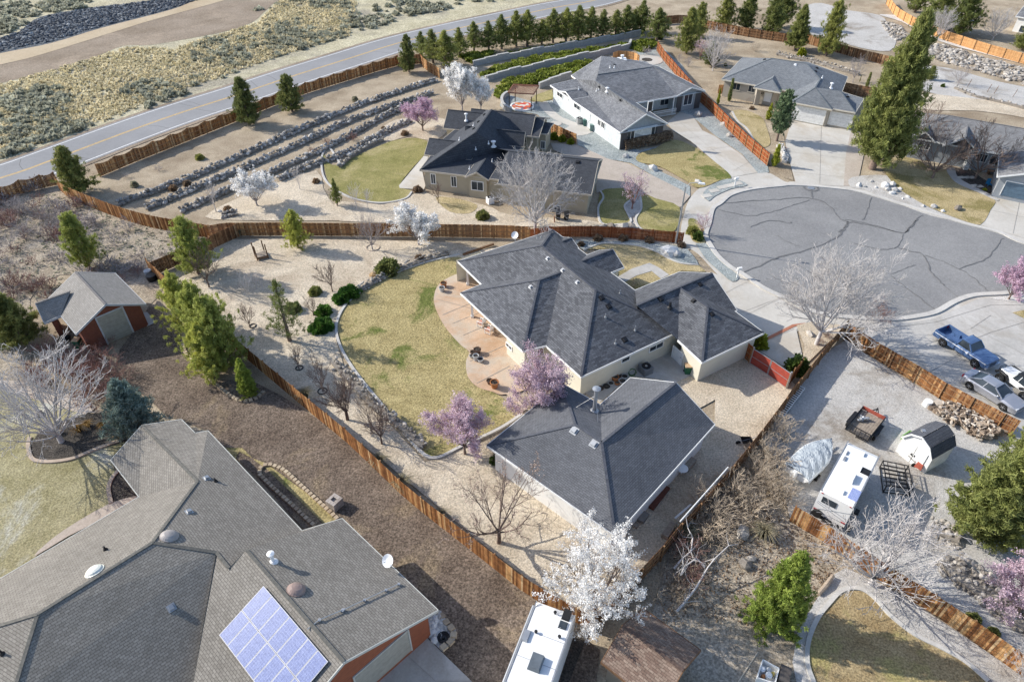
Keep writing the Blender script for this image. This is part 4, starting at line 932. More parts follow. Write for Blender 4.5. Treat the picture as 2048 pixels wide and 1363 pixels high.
h.add_roof([[ws,we,wr,ws2],[wn,we,wr,wn2]], [ws2,ws,we,wn,wn2], [(we,wr)])
h.add_walls(inset([ws2,ws,wn,wn2],.5), [(ws,wn,we)], z1=2.6)

# ---- 9. small brown shingle shed (bottom) ----
h = House('brown_shingle_shed', 'small garden shed with brown blend shingle roof at the bottom edge', 'shed', W(0,1300,1300), 2.3, .5, RM['redbrown'], wallmat('tan_shed_siding', (.33,.27,.2)), M['woodpost']); h.capc = (.11,.075,.06); H9 = h
a = h.e(8,1530,1245); b = h.e(8,1772,932); axB = perp(a,b); axB = axB if axB.x < 0 else -axB
best = min(((abs((W(8,1655,1030,h.ze+i*.02)-a).dot(axB)), h.ze+i*.02) for i in range(5,250))); pk = W(8,1655,1030,best[1])
c_ = h.e(9,172,1150); Ls = abs((c_-b).dot(axB)); 
ab, bb, pb = a-axB*Ls, b-axB*Ls, pk-axB*Ls
h.add_roof([[a,pk,pb,ab],[b,bb,pb,pk]], [ab,a,pk,b,bb,pb], [(pk,pb)]); h.add_walls(inset([a,b,bb,ab],.3),[(a,b,pk),(ab,bb,pb)])
print('shed9', (a-b).length, Ls, pk.z)

# ---- 10. white gambrel barn shed (right) ----
def gambrel():
    k0 = W(0,1877.5,886.6,2.45); k1 = W(0,1924.8,860,2.45); d_ = (k1-k0).normalized(); s_ = Vector((d_.y,-d_.x,0)); p0 = W(0,1845,875,2.95); wd = (k0-p0).dot(s_)/.62; L_ = (k1-k0).length
    print('gambrel', wd, L_, d_); wd = min(1.7, max(1.3, wd)); p1 = p0+d_*L_; base = (p0+p1)/2
    root = thing('gambrel_shed', 'white barn style shed with dark gambrel roof beside the log pile', 'shed', Vector((base.x, base.y, 0)))
    prof = [(-wd,0),(-wd,1.75),(-wd*.62,2.55),(0,2.95),(wd*.62,2.55),(wd,1.75),(wd,0)]
    A_ = [Vector((p0.x,p0.y,0))+s_*x+Vector((0,0,z)) for x, z in prof]; B_ = [q+d_*L_ for q in A_]
    mb = MB(); ins = d_*.12
    mb.add([q+ins*1 for q in A_]+[q-ins for q in B_], [(0,1,2,3,4,5,6),(13,12,11,10,9,8,7),(0,7,8,1),(5,12,13,6)]); w_ = mb.build('wall', planks('white_panel_siding', (.76,.76,.74), (.6,.6,.58), 'x', .3), root)
    mb = MB(); uv = []
    for i in (1,2,3,4):
        q = [A_[i]-d_*.05, B_[i]+d_*.05, B_[i+1]+d_*.05, A_[i+1]-d_*.05]; nrm = (q[1]-q[0]).cross(q[3]-q[0]).normalized()
        if nrm.z < 0: q.reverse(); nrm = -nrm
        q = [x+nrm*.05 for x in q]; u_ = d_; v_ = nrm.cross(u_); o = len(mb.v); mb.v += [tuple(x) for x in q]; mb.f.append((o,o+1,o+2,o+3)); mb.r.append(.5); uv += [(x.dot(u_), x.dot(v_)) for x in q]
    mb.uv = uv; mb.build('roof', roof_mat('shed_dark_shingles', (.075,.08,.095), (.10,.105,.12), (.04,.045,.05), .2, .4, .2), root)
    mb = MB()
    for i in (1,2,3,4): mb.beam(A_[i]-d_*.03, A_[i+1]-d_*.03, .06, .12)
    mb.build('trim', M['white'], root)
    c = Vector((p0.x,p0.y,.95))-d_*.0+ins*.6; 
    for sg in (-1, 1):
        mb = MB(); mb.box(c+s_*.48*sg, (.9,.05,1.8), rz=math.atan2(s_.y,s_.x)); dd = mb.build('door', M['white'], root)
        mb = MB(); mb.box(c+s_*.12*sg-d_*.05, (.05,.05,.2), rz=math.atan2(s_.y,s_.x)); mb.build('handle', M['black'], dd)
    mb = MB(); mb.box(Vector((p0.x,p0.y,2.9))+s_*-.5+d_*.9-Vector((0,0,.12)), (.3,.3,.15)); mb.build('roof_vent', M['metal'], root)
gambrel()

# ---- 11. houses cut by the top right corner ----
h = House('corner_house', 'pale house cut off by the upper right corner, behind the orange fence', 'house', W(3,2040,190), 3.0, .4, RM['grey'], WM['white']); h.capc = (.16,.17,.18)
a = h.e(3,2000,95); b = h.e(3,2200,130); bk = perp(a,b); bk = bk if bk.y > 0 else -bk; u_ = (b-a).normalized(); a4 = [a, a+u_*16, a+u_*16+bk*11, a+bk*11]
r0_ = a+bk*5.5+Vector((0,0,2.3)); r1_ = r0_+u_*16
h.add_roof([[a4[0],a4[1],r1_,r0_],[a4[3],r0_,r1_,a4[2]]], [a4[3],r0_,a4[0],a4[1],r1_,a4[2]], [(r0_,r1_)]); h.add_walls(inset(a4,.4),[(a4[0],a4[3],r0_)]); h.opening('window',3,2030,150,2090,200)
# garden shelter
root = thing('garden_canopy', 'white topped canopy among trees behind the orange fence', 'canopy', W(3,1650,180))
c = W(3,1650,180); mb = MB()
mb.add([c+Vector((x,y,2.3)) for x,y in ((-2.2,-2),(2.2,-2),(2.2,2),(-2.2,2))]+[c+Vector((0,0,3.1))], [(0,1,4),(1,2,4),(2,3,4),(3,0,4),(3,2,1,0)]); mb.build('top', M['white'], root)
for x in (-2,2):
    for y in (-1.8,1.8): MB().box(c+Vector((x,y,1.15)), (.1,.1,2.3)).build('post', M['whitem'], root)
# ======================= FENCES AND WALLS =======================
random.seed(21)
M['board'] = rnd_mat('stained_cedar_boards', [(0,(.13,.055,.022)),(.35,(.24,.105,.04)),(.6,(.34,.16,.062)),(.85,(.46,.26,.11)),(1,(.52,.36,.2))], .85, .45, 2.2)
M['boardd'] = rnd_mat('dark_weathered_boards', [(0,(.09,.045,.025)),(.5,(.19,.095,.045)),(.85,(.29,.16,.08)),(1,(.36,.25,.15))], .85, .45, 2.2)
M['boardr'] = rnd_mat('red_stained_boards', [(0,(.19,.05,.018)),(.5,(.28,.08,.028)),(1,(.36,.12,.045))], .8, .25, 2.5)
M['boardo'] = rnd_mat('orange_boards', [(0,(.46,.24,.10)),(.5,(.54,.30,.13)),(1,(.60,.35,.16))], .8, .12, 2)
M['rail'] = plain('fence_rail', (.30,.17,.085), .85, var=.3, scale=3)
def resample(P, step):
    out = [P[0]]; acc = 0
    for i in range(len(P)-1):
        a, b = P[i], P[i+1]; L = (b-a).length; t = step-acc
        while t <= L: out.append(a+(b-a)*(t/L)); t += step
        acc = (L-(t-step)) if L else acc
    return out
def fence(label, k, pts, h=1.8, mat='board', rails=1, scallop=0, sm=0, post=2.4, group=None, wp=None, postm=None, name='board_fence', bw=.145, gap=.0):
    P = wp or WL(k, pts); P = [Vector((p.x,p.y,0)) for p in P]
    if sm: P = spline(P, sm, False)
    Q = resample(P, post)
    if (Q[-1]-P[-1]).length > .4: Q.append(P[-1])
    root = thing(name, label, 'fence', P[0], group=group)
    side = rails; npost = 0; n = len(Q)-1
    rb = MB()
    for i in range(n):
        a, b = Q[i], Q[i+1]; L = (b-a).length; u = (b-a)/L; nn = perp(a, b); m = max(2, int(L/bw)); mb = MB(); ang = math.atan2(u.y, u.x)
        for j in range(m):
            t = (j+.5)/m; hh = h*(1+random.uniform(-.012,.012)) - (scallop*(1-abs(2*t-1)**1.6) if scallop else 0)
            c = a+u*L*t; w = L/m-.012-gap
            mb.box(c+nn*(-.012*side)+Vector((0,0,hh/2+.03)), (w, .02, hh-.03), rz=ang+random.uniform(-.01,.01), r=random.random()**1.2)
        mb.build('fence_panel', M[mat], root)
        for z in (.35, h*.5, h-.3):
            rb.beam(a+nn*.022*side+Vector((0,0,z)), b+nn*.022*side+Vector((0,0,z)), .045, .09)
    rb.build('rails', M['rail'] if mat != 'boardo' else M['boardo'], root)
    for i, p in enumerate(Q):
        a = Q[max(0,i-1)]; b = Q[min(n,i+1)]; nn = perp(a,b)
        mb = MB(); mb.box(p+nn*.06*side+Vector((0,0,h/2+.02)), (.1,.1,h+.04), rz=math.atan2((b-a).y,(b-a).x)); mb.build('post', postm or M['rail'], root)
    return root
fence('scalloped brown board fence running along the near side of the highway', 1, [(585,1035),(800,945),(1010,862),(1375,715),(1600,620),(1800,545),(2047,468),(2200,420),(2330,384)], 1.9, 'board', -1, .3, 0, 2.9)
fence('brown board fence at the left edge below the highway', 0, [(-120,438),(-40,418),(0,405),(60,382),(118,370)], 1.9, 'board', -1, .3)
fence('board fence curving down from the corner conifer to the pines and gate', 1, [(350,1110),(400,1155),(500,1200),(720,1285),(900,1335),(1030,1360),(1240,1395)], 1.8, 'board', 1, 0, 2)
fence('long brown board fence between the terraced garden and the gravel garden', 5, [(-770,112),(-640,92),(-300,92),(0,95),(400,98),(760,103),(1000,108),(1110,118)], 1.75, 'board', -1)
fence('short leaning gate section beside the pampas clump', 4, [(1245,170),(1400,98)], 1.7, 'boardd', 1)
fence('red stained board fence ending at the sidewalk beside the lamp post', 5, [(1110,118),(1150,108),(1400,98),(1600,105),(1800,120),(2000,140)], 1.5, 'boardr', 1, 0, 0, 2.4, postm=plain('red_post', (.2,.055,.02)))
fence('short dark board fence joining the corner behind the light pine', 4, [(905,325),(1090,245),(1250,175)], 1.7, 'boardd', 1)
fence('long golden brown board fence between the wood chip yard and gravel garden', 0, [(301,545),(342,583),(400,630),(489,714),(615,820),(700,890),(817,1003),(954,1110),(1070,1202),(1130,1232),(1183,1262)], 1.8, 'board', 1, 0, 0, 2.4)
fence('board fence running from the flowering tree up behind the workshop yard', 0, [(1186,1262),(1250,1195),(1312,1130),(1375,1052),(1400,1030),(1475,940),(1530,870),(1592,785)], 1.8, 'boardd', -1)
fence('board fence beside the corner planting below the red gate', 0, [(1592,785),(1640,722),(1688,664)], 1.5, 'boardd', -1)
fence('golden board fence with crossed rails between gravel yard and parked cars', 6, [(1000,695),(1160,808),(1310,893),(1470,990),(1600,1078),(1640,1092),(1800,1180),(1965,1262)], 1.8, 'board', -1)
fence('golden board fence behind the travel trailer and white barked tree', 9, [(675,425),(850,530),(1010,640),(1180,760),(1400,893),(1640,1052),(1850,1203),(2060,1350),(2250,1490)], 1.8, 'board', 1)
fence('tan brown fence climbing from the golden cone shrub beside the driveway', 3, [(545,972),(430,872),(350,795),(210,652),(110,560),(0,430),(-60,360),(-100,300)], 1.8, 'boardr', 1, 0, 0, 2.2)
fence('dark brown fence behind the pines below the graded dirt slope', 3, [(700,215),(780,258),(960,312),(1080,345),(1200,372),(1290,400)], 1.7, 'boardd', 1)
fence('dark board fence by the highway beyond the row of pines', 0, [(1315,50),(1368,46),(1420,60),(1500,75),(1590,88)], 1.7, 'boardd', -1)
fence('brown board fence from the highway down toward the white flowering tree', 2, [(345,395),(470,370),(500,410),(585,460)], 1.8, 'board', -1)
fence('bright orange board fence along the top right path', 3, [(1240,25),(1290,95),(1380,150),(1470,190),(1560,232),(1800,310),(2047,378),(2300,445)], 1.8, 'boardo', -1, 0, 0, 3.0)
fence('brown fence between the taupe house and the tall pine', 3, [(985,545),(1190,585),(1240,590)], 1.8, 'boardd', -1)
fence('short picket topped board fence beside three small green shrubs', 11, [(485,850),(560,880),(640,920),(745,965)], 1.5, 'board', -1, 0, 0, 1.4)
fence('orange screen fence behind the grey house chimney', 11, [(1095,160),(1150,140),(1283,150),(1350,190)], 1.6, 'boardo', -1, 0, 0, 1.6)
fence('small wooden gate beside the taupe house', 12, [(92,585),(142,585)], 1.5, 'boardo', -1)

# red double gate
root = thing('double_gate', 'red panelled double driveway gate between workshop yard and street', 'gate', W(6,440,840))
ga, gm, gb = W(6,440,838), W(6,545,905), W(6,655,985)
M['gatered'] = plain('gate_red', (.32,.06,.04), .7, var=.2)
for a, b in ((ga,gm),(gm,gb)):
    u = (b-a).normalized(); n_ = perp(a,b); L = (b-a).length; ang = math.atan2(u.y,u.x)
    mb = MB(); mb.box((a+b)/2+Vector((0,0,.95)), (L-.14,.03,1.6), rz=ang); lf = mb.build('gate_leaf', M['gatered'], root)
    mb = MB()
    for z in (.12,.95,1.78): mb.beam(a+u*.05+Vector((0,0,z)), b-u*.05+Vector((0,0,z)), .07, .05)
    for q in (a+u*.05, b-u*.05): mb.beam(q+Vector((0,0,.1)), q+Vector((0,0,1.8)), .06, .06)
    mb.build('gate_frame', M['metal'], lf)
for q in (ga, gb): mb = MB(); mb.box(q+Vector((0,0,1)), (.14,.14,2.0)); mb.build('gate_post', M['metal'], root)
fence('short wooden wing fence left of the red gate by the garage wall', 6, [(400,800),(440,838)], 1.9, 'boardr', -1, 0, 0, 1.2)
fence('short wooden wing fence right of the red gate with clipped shrub behind', 6, [(655,985),(700,925),(735,890)], 1.6, 'board', 1, 0, 0, 1.2)

# dry stone terrace walls
M['stone'] = rnd_mat('grey_field_stones', [(0,(.19,.175,.155)),(.5,(.31,.29,.265)),(.85,(.43,.41,.38)),(1,(.56,.54,.50))], .9, .35, 3)
def rock_wall(label, k, pts, rows=2, w=.75, size=.36, cat='rock wall', name='rock_wall', mat=None, step=.42, sm=3):
    P = resample([Vector((p.x,p.y,0)) for p in spline(WL(k, pts), sm, False)], step); mb = MB()
    for i in range(len(P)):
        n_ = perp(P[max(0,i-1)], P[min(len(P)-1,i+1)])
        n_ = n_ if n_.y < 0 else -n_
        for r_ in range(rows):
            t = (r_+random.uniform(.2,.8))/rows; s = size*random.uniform(.6,1.15)
            c = P[i]+n_*(w*(t-.5))+Vector((random.uniform(-.15,.15), random.uniform(-.1,.1), min(.7,.12+(1-t)*.62)))
            mb.rock(c, s, s*random.uniform(.7,1), s*.75)
    core = [p+Vector((0,0,0)) for p in P[::3]]+[P[-1]]
    ribbon(core, w*.7, 0, .4, mb, r=.2)
    o = mb.build(name, mat or M['stone'], at=P[0]); return tag(o, label, cat)
TW = [(1,[(700,1200),(1100,1055),(1600,835),(2047,645),(2300,555),(2550,475)]), (1,[(860,1228),(1300,1045),(1700,875),(2047,715),(2300,625),(2540,548)]), (1,[(1060,1243),(1400,1095),(1800,925),(2047,800),(2200,715),(2350,640)]), (1,[(1640,1060),(1800,985),(2047,900),(2200,810),(2400,715)])]
for i, (k, p) in enumerate(TW): rock_wall(f'{ORD[i]} dry stone terrace wall below the highway fence, counted from the top', k, p)
rock_wall('rough stone edging along the foot of the lowest terrace by the round lawn', 2, [(0,985),(60,930),(150,870),(260,820)], 1, .5, .3)
rock_wall('loose grey stones at the end of the terraces near the long fence', 1, [(1300,1270),(1400,1255)], 2, 1, .35)
# block retaining walls of the stepped hedge garden
M['block'] = plain('grey_retaining_block', (.33,.325,.32), .9, var=.2, scale=3)
def block_wall(label, k, pts, h=1.0, w=.35, steps=True):
    P = [Vector((p.x,p.y,0)) for p in spline(WL(k, pts), 3, False)]; mb = MB(); capm = MB()
    P = resample(P, 2.6) if steps else resample(P, .8)
    P.append(P[-1])
    for i in range(len(P)-2):
        hh = h+(.12*((i*7)%3-1) if steps else 0)
        mb.prism([P[i]-perp(P[i],P[i+1])*w/2, P[i+1]-perp(P[i],P[i+1])*w/2, P[i+1]+perp(P[i],P[i+1])*w/2, P[i]+perp(P[i],P[i+1])*w/2], 0, hh)
        capm.beam(P[i]+Vector((0,0,hh+.04)), P[i+1]+Vector((0,0,hh+.04)), w+.1, .08)
    root = thing('block_wall', label, 'retaining wall', P[0]); mb.build('blocks', M['block'], root); capm.build('capstones', plain('pale_capstone',(.46,.45,.43)), root)
block_wall('uppermost grey block retaining wall below the row of pines', 2, [(780,388),(900,362),(1100,325),(1400,272),(1600,238),(1790,205)], 1.05)
block_wall('middle grey block retaining wall between two hedge terraces', 2, [(850,478),(960,450),(1150,405),(1400,350),(1560,318),(1690,285),(1700,265),(1690,250)], 1.05)
block_wall('lowest grey block retaining wall beside the garden lawn', 2, [(1165,520),(1200,505),(1280,480),(1370,455)], 1.1)
block_wall('curved block wall round the back of the pergola patio', 2, [(1000,660),(960,640),(945,605),(960,575),(990,560)], .8, .35, False)
# boulder lines round the lawn and beds
M['pale'] = rnd_mat('pale_quartz_rocks', [(0,(.38,.37,.35)),(.5,(.52,.51,.49)),(1,(.68,.67,.65))], .85, .2, 3)
M['river'] = rnd_mat('mixed_river_rocks', [(0,(.20,.175,.15)),(.5,(.33,.30,.26)),(1,(.50,.46,.41))], .85, .25, 3)
rock_wall('band of small pale rocks along the outer curve of the back lawn', 5, [(-30,840),(20,900),(100,985),(180,1075),(280,1150),(350,1205),(440,1290),(500,1340)], 2, .9, .2, 'rock edging', 'rock_edging', M['river'], .22)
rock_wall('band of small rocks along the upper edge of the back lawn', 5, [(30,470),(150,400),(250,345),(380,285),(520,235),(640,205)], 2, .7, .2, 'rock edging', 'rock_edging', M['river'], .24)
rock_wall('rock pile ridge in the gravel bed below the right hand conifers', 9, [(1500,470),(1580,500),(1680,550)], 3, 1.6, .3, 'rock edging', 'rock_edging', M['river'], .3)
rock_wall('curved bank of river rocks under the lower right pink tree', 9, [(1600,660),(1650,720),(1740,790),(1850,860),(1950,960),(2060,1030),(2250,1100)], 5, 2.4, .26, 'rock edging', 'rock_edging', M['river'], .26)
rock_wall('line of pale stones above the taupe house back yard', 3, [(600,320),(700,345),(830,370),(960,410),(1080,440)], 2, 1.2, .26, 'rock edging', 'rock_edging', M['river'], .4)
rock_wall('small stones edging the sunken lot below the top right fence', 3, [(1640,520),(1760,570),(1850,590),(2047,640),(2300,720)], 1, .6, .25, 'rock edging', 'rock_edging', M['river'], .5)
rock_wall('scattered rocks beside the trunk of the tall conifer driveway', 3, [(610,860),(650,920),(640,960)], 2, 1.0, .22, 'rock edging', 'rock_edging', M['pale'], .3)
# riprap slopes: nobody could count these stones
def scatter_poly(k, pts, n, seed=0):
    P = [Vector((p.x,p.y)) for p in WL(k, pts)]; xs = [p.x for p in P]; ys = [p.y for p in P]; rnd = random.Random(seed); out = []; t = 0
    while len(out) < n and t < n*60:
        t += 1; x = rnd.uniform(min(xs),max(xs)); y = rnd.uniform(min(ys),max(ys)); c = False
        for i in range(len(P)):
            a, b = P[i], P[i-1]
            if (a.y > y) != (b.y > y) and x < (b.x-a.x)*(y-a.y)/(b.y-a.y)+a.x: c = not c
        if c: out.append(Vector((x, y, 0)))
    return out
def riprap(name, k, pts, n, s, mat, seed, z=.1):
    mb = MB()
    for p in scatter_poly(k, pts, n, seed): q = s*random.uniform(.5,1.3); mb.rock(p+Vector((0,0,z)), q, q*.8, q*.6)
    o = mb.build(name, mat); o['kind'] = 'stuff'; o['label'] = name.replace('_',' '); return o
riprap('loose_rock_slope', 3, [(1500,265),(1560,262),(1800,335),(2047,400),(2300,460),(2300,600),(2047,500),(1850,440),(1550,360),(1440,300)], 900, .5, M['river'], 3)
riprap('loose_rock_slope_upper', 3, [(1210,120),(1330,160),(1380,210),(1300,240),(1240,190)], 150, .45, M['river'], 4)
M['drock'] = rnd_mat('dark_grey_riprap', [(0,(.04,.045,.055)),(.6,(.10,.11,.125)),(.9,(.20,.21,.22)),(1,(.34,.35,.35))], .9, .3, 2)
riprap('dark_riprap_bank', 1, [(-60,245),(0,230),(120,185),(240,105),(540,50),(900,5),(1050,-30),(1400,-60),(1180,0),(1000,55),(600,155),(300,245),(0,305),(-60,320)], 2600, .42, M['drock'], 5)
riprap('scattered_yard_stones', 9, [(1480,480),(1690,560),(1650,600),(1500,520)], 120, .2, M['river'], 6)
riprap('corner_rock_planter_stones', 8, [(500,985),(570,955),(620,1030),(600,1090),(560,1130),(505,1080)], 70, .3, M['pale'], 7)
# single boulders one can point to
def boulders(k, pts, lab, mat, s=.6, group=None):
    for i, q in enumerate(pts):
        p = W(k, q[0], q[1]); ss = q[2] if len(q) > 2 else s
        o = MB().rock(Vector((p.x,p.y,ss*.35)), ss, ss*.8, ss*.7).build('boulder', mat, at=(p.x,p.y,0)); tag(o, lab.format(ORD[i]), 'boulder', group)
boulders(3, [(1080,1090,.55),(1110,1095,.35),(1155,1065,.35),(1180,1100,.3),(1235,1095,.8),(1275,1085,.6),(1250,1115,.5),(1290,1120,.6),(1275,1135,.5),(1320,1110,.4),(1365,1155,.35),(1335,1165,.25),(1455,1210,.35),(1515,1215,.55),(1570,1240,.4)], '{} white boulder from the left, along the bed between right lawn and kerb', M['pale'], group='white boulders by the kerb')
boulders(3, [(1655,1228,.7)], 'single grey boulder standing in the right front lawn', M['river'])
boulders(14, [(1060,335,1.1),(1130,345,.8)], '{} of two large white boulders in the blue gravel bed by the sidewalk', M['pale'])
boulders(14, [(425,80,.6),(500,85,.8),(605,95,1.0),(690,85,.9)], '{} rounded boulder from the left, behind the red fence', M['river'])
boulders(11, [(1225,1095,.7),(1490,1215,.8),(1925,690,.8),(1925,1345,.6)], '{} pale boulder from the left, in the blue gravel round the grey house', M['pale'])
boulders(3, [(140,680,.7),(290,735,.6),(320,800,.6)], '{} grey boulder from the top, in the gravel beside the pale driveway', M['river'])
boulders(9, [(415,690,.6),(450,650,.4),(400,500,.7)], '{} mossy rock among the bare shrubs of the lower garden', M['river'])
boulders(4, [(230,1140+0,.5)], 'low rock beside the path in the left yard', M['river'])
boulders(5, [(195,330,.5)], 'tan rock at the upper edge of the back lawn', plain('tan_rock', (.42,.28,.14)))
boulders(6, [(790,675,.5),(880,668,.4)], '{} rock in the corner planting behind the red gate', M['river'])
# paver stone edging rows (countable stones are parts of the border)
def stone_border(label, k, pts, s, mat, step, closed=False, hh=.15):
    P = resample([Vector((p.x,p.y,0)) for p in spline(WL(k, pts), 4, closed)], step); root = thing('stone_border', label, 'garden border', P[0])
    for i, p in enumerate(P[:100]):
        u = (P[min(i+1,len(P)-1)]-P[max(i-1,0)]); mb = MB(); mb.box(p+Vector((0,0,hh/2+.05)), (s*.85*random.uniform(.9,1.05), s*.8, hh+.1), rz=math.atan2(u.y,u.x)+random.uniform(-.1,.1), taper=.88); mb.build('stone', mat, root)
M['pv'] = rnd_mat('tan_paver_stones', [(0,(.36,.28,.20)),(1,(.52,.43,.31))], .9, .2, 6)
stone_border('cream stone border round the pine bed beside the wood chips', 4, [(1080,690),(1075,750),(1110,810),(1180,880),(1270,970),(1380,1050),(1440,1062),(1500,1045),(1555,1000)], .42, M['pv'], .42)
stone_border('long tan paver border of the narrow planter, outer row', 7, [(1970,410),(1850,300),(1740,200),(1660,130),(1580,100),(1530,115),(1520,150)], .4, M['pv'], .4)
stone_border('long tan paver border of the narrow planter, inner row', 7, [(1525,160),(1600,235),(1700,325),(1800,420),(1840,455)], .4, M['pv'], .4)
stone_border('ring of flat tan stones round the corner rock planter', 8, [(560,965),(600,990),(630,1030),(655,1060),(665,1100),(640,1140),(600,1170)], .55, M['pv'], .5)
# wire fence of the sunken lot
root = thing('wire_fence', 'thin wire fence on leaning posts in the sunken lot at right', 'fence', W(3,1700,510))
mb = MB(); pts = WL(3, [(1715,510),(1830,540),(1870,550),(1980,570),(2100,600)])
for i, p in enumerate(pts):
    MB().tube([p, p+Vector((.25,0,1.4))], .04, 5).build('post', M['woodpost'], root)
    if i: mb.tube([pts[i-1]+Vector((.2,0,1.1)), p+Vector((.2,0,1.1))], .012, 3); mb.tube([pts[i-1]+Vector((.1,0,.6)), p+Vector((.1,0,.6))], .012, 3)
mb.build('wire', M['metal'], root)
# ======================= VEGETATION =======================
class TB:
    """fast numpy tube / leaf collector"""
    def __init__(s): s.V = []; s.F = []; s.n = 0; s.r = []
    def tube(s, pts, rad, n):
        pts = np.asarray(pts, float); m = len(pts); d = np.gradient(pts, axis=0); d /= np.linalg.norm(d, axis=1)[:,None]+1e-9
        up = np.where(np.abs(d[:,2:3]) < .9, np.array([[0,0,1.]]), np.array([[1.,0,0]])); x = np.cross(d, up); x /= np.linalg.norm(x, axis=1)[:,None]+1e-9; y = np.cross(d, x)
        a = np.arange(n)*2*np.pi/n; ring = pts[:,None,:]+np.asarray(rad)[:,None,None]*(x[:,None,:]*np.cos(a)[None,:,None]+y[:,None,:]*np.sin(a)[None,:,None])
        s.V.append(ring.reshape(-1,3)); i = np.arange(m-1)[:,None]*n; k = np.arange(n)[None,:]; k2 = (k+1) % n
        f = np.stack([i+k, i+k2, i+k2+n, i+k+n], -1).reshape(-1,4)+s.n; s.F.append(f); s.n += m*n
    def quads(s, c, size, rng, up=0.0, aspect=1.0, dirs=None, r=None):
        """small leaf quads at centres c"""
        c = np.asarray(c); m = len(c); u = rng.normal(size=(m,3)) if dirs is None else dirs+rng.normal(size=(m,3))*.25
        u /= np.linalg.norm(u, axis=1)[:,None]; w = rng.normal(size=(m,3)); w[:,2] += up; v = np.cross(u, w); v /= np.linalg.norm(v, axis=1)[:,None]+1e-9
        sz = (size*rng.uniform(.6,1.3,size=m))[:,None]; u = u*sz*aspect; v = v*sz
        q = np.stack([c-u-v, c+u-v, c+u+v, c-u+v], 1).reshape(-1,3); s.V.append(q); s.F.append(np.arange(m*4).reshape(m,4)+s.n); s.n += m*4
        s.r.append(rng.random(m) if r is None else r)
    def mesh(s, name, mats):
        me = bpy.data.meshes.new(name); V = np.concatenate(s.V).astype(np.float32); F = np.concatenate(s.F).astype(np.int32)
        me.vertices.add(len(V)); me.vertices.foreach_set('co', V.ravel()); me.loops.add(F.size); me.loops.foreach_set('vertex_index', F.ravel())
        me.polygons.add(len(F)); me.polygons.foreach_set('loop_start', np.arange(len(F), dtype=np.int32)*4); me.polygons.foreach_set('loop_total', np.full(len(F), 4, dtype=np.int32))
        me.materials.append(mats)
        if s.r:
            a = me.attributes.new('rnd', 'FLOAT', 'FACE'); rr = np.concatenate(s.r).astype(np.float32)
            if len(rr) == len(F): a.data.foreach_set('value', rr)
        me.update(calc_edges=True); me.validate(); return me
def unit(v): return v/(np.linalg.norm(v)+1e-9)
def skeleton(rng, h, trunk_r=.16, fork=.22, nprim=7, spread=(.25,.9), levels=3, nchild=(5,5,4), wig=.12, lift=.12, sides=(6,4,3,3), twig_r=.006, shrink=.55, lean=(0,0)):
    """bare branching skeleton: returns tube builder and end / along points"""
    tb = TB(); tips = []
    def grow(p, d, L, r, lvl, lf):
        nseg = 5 if lvl <= 1 else 3; pts = [p]; dd = d.copy()
        for i in range(nseg):
            dd = unit(dd+rng.normal(size=3)*wig+np.array([0,0,lf])); p = p+dd*L/nseg; pts.append(p)
        rad = np.linspace(r, max(twig_r*.7, r*.3), nseg+1); tb.tube(pts, rad, sides[min(lvl, len(sides)-1)])
        if lvl >= levels-1:
            for q in pts[1:]: tips.append(q)
        if lvl < levels:
            nc = nchild[min(lvl-1, len(nchild)-1)]
            for c in range(nc):
                t = .25+.75*(c+rng.random())/nc; f = t*nseg; i = min(int(f), nseg-1); q = pts[i]+(pts[i+1]-pts[i])*(f-i)
                ax = unit(pts[i+1]-pts[i]); side = unit(np.cross(ax, rng.normal(size=3))); a = rng.uniform(.35,.85)
                grow(q, unit(ax*math.cos(a)+side*math.sin(a)), L*shrink*(1.15-.5*t)*rng.uniform(.75,1.15), max(twig_r, rad[i]*.55), lvl+1, lf)
    top = np.array([lean[0], lean[1], h*fork]); tb.tube([np.zeros(3), top*.5+rng.normal(size=3)*.03, top], [trunk_r*1.25, trunk_r, trunk_r*.9], 8)
    for i in range(nprim):
        az = 2*math.pi*(i*.618+rng.random()*.15); el = spread[0]+(spread[1]-spread[0])*((i+.5)/nprim)**.8
        d = np.array([math.cos(az)*math.sin(el), math.sin(az)*math.sin(el), math.cos(el)]); L = h*(1-fork)*rng.uniform(.85,1.02)*(1.0 if el < .6 else .88)
        grow(top-np.array([0,0,h*fork*.25*rng.random()]), d, L, trunk_r*rng.uniform(.4,.6), 1, lift)
    return tb, np.array(tips)
BK = {'white': plain('pale_bark', (.52,.49,.475), .9, var=.2, scale=4), 'grey': plain('grey_bark', (.36,.32,.31), .9, var=.25, scale=4),
      'brown': plain('brown_bark', (.19,.14,.115), .9, var=.3, scale=4), 'red': plain('reddish_twigs', (.25,.14,.12), .9, var=.3, scale=4), 'tanb': plain('tan_twigs', (.46,.38,.29), .9, var=.25, scale=4)}
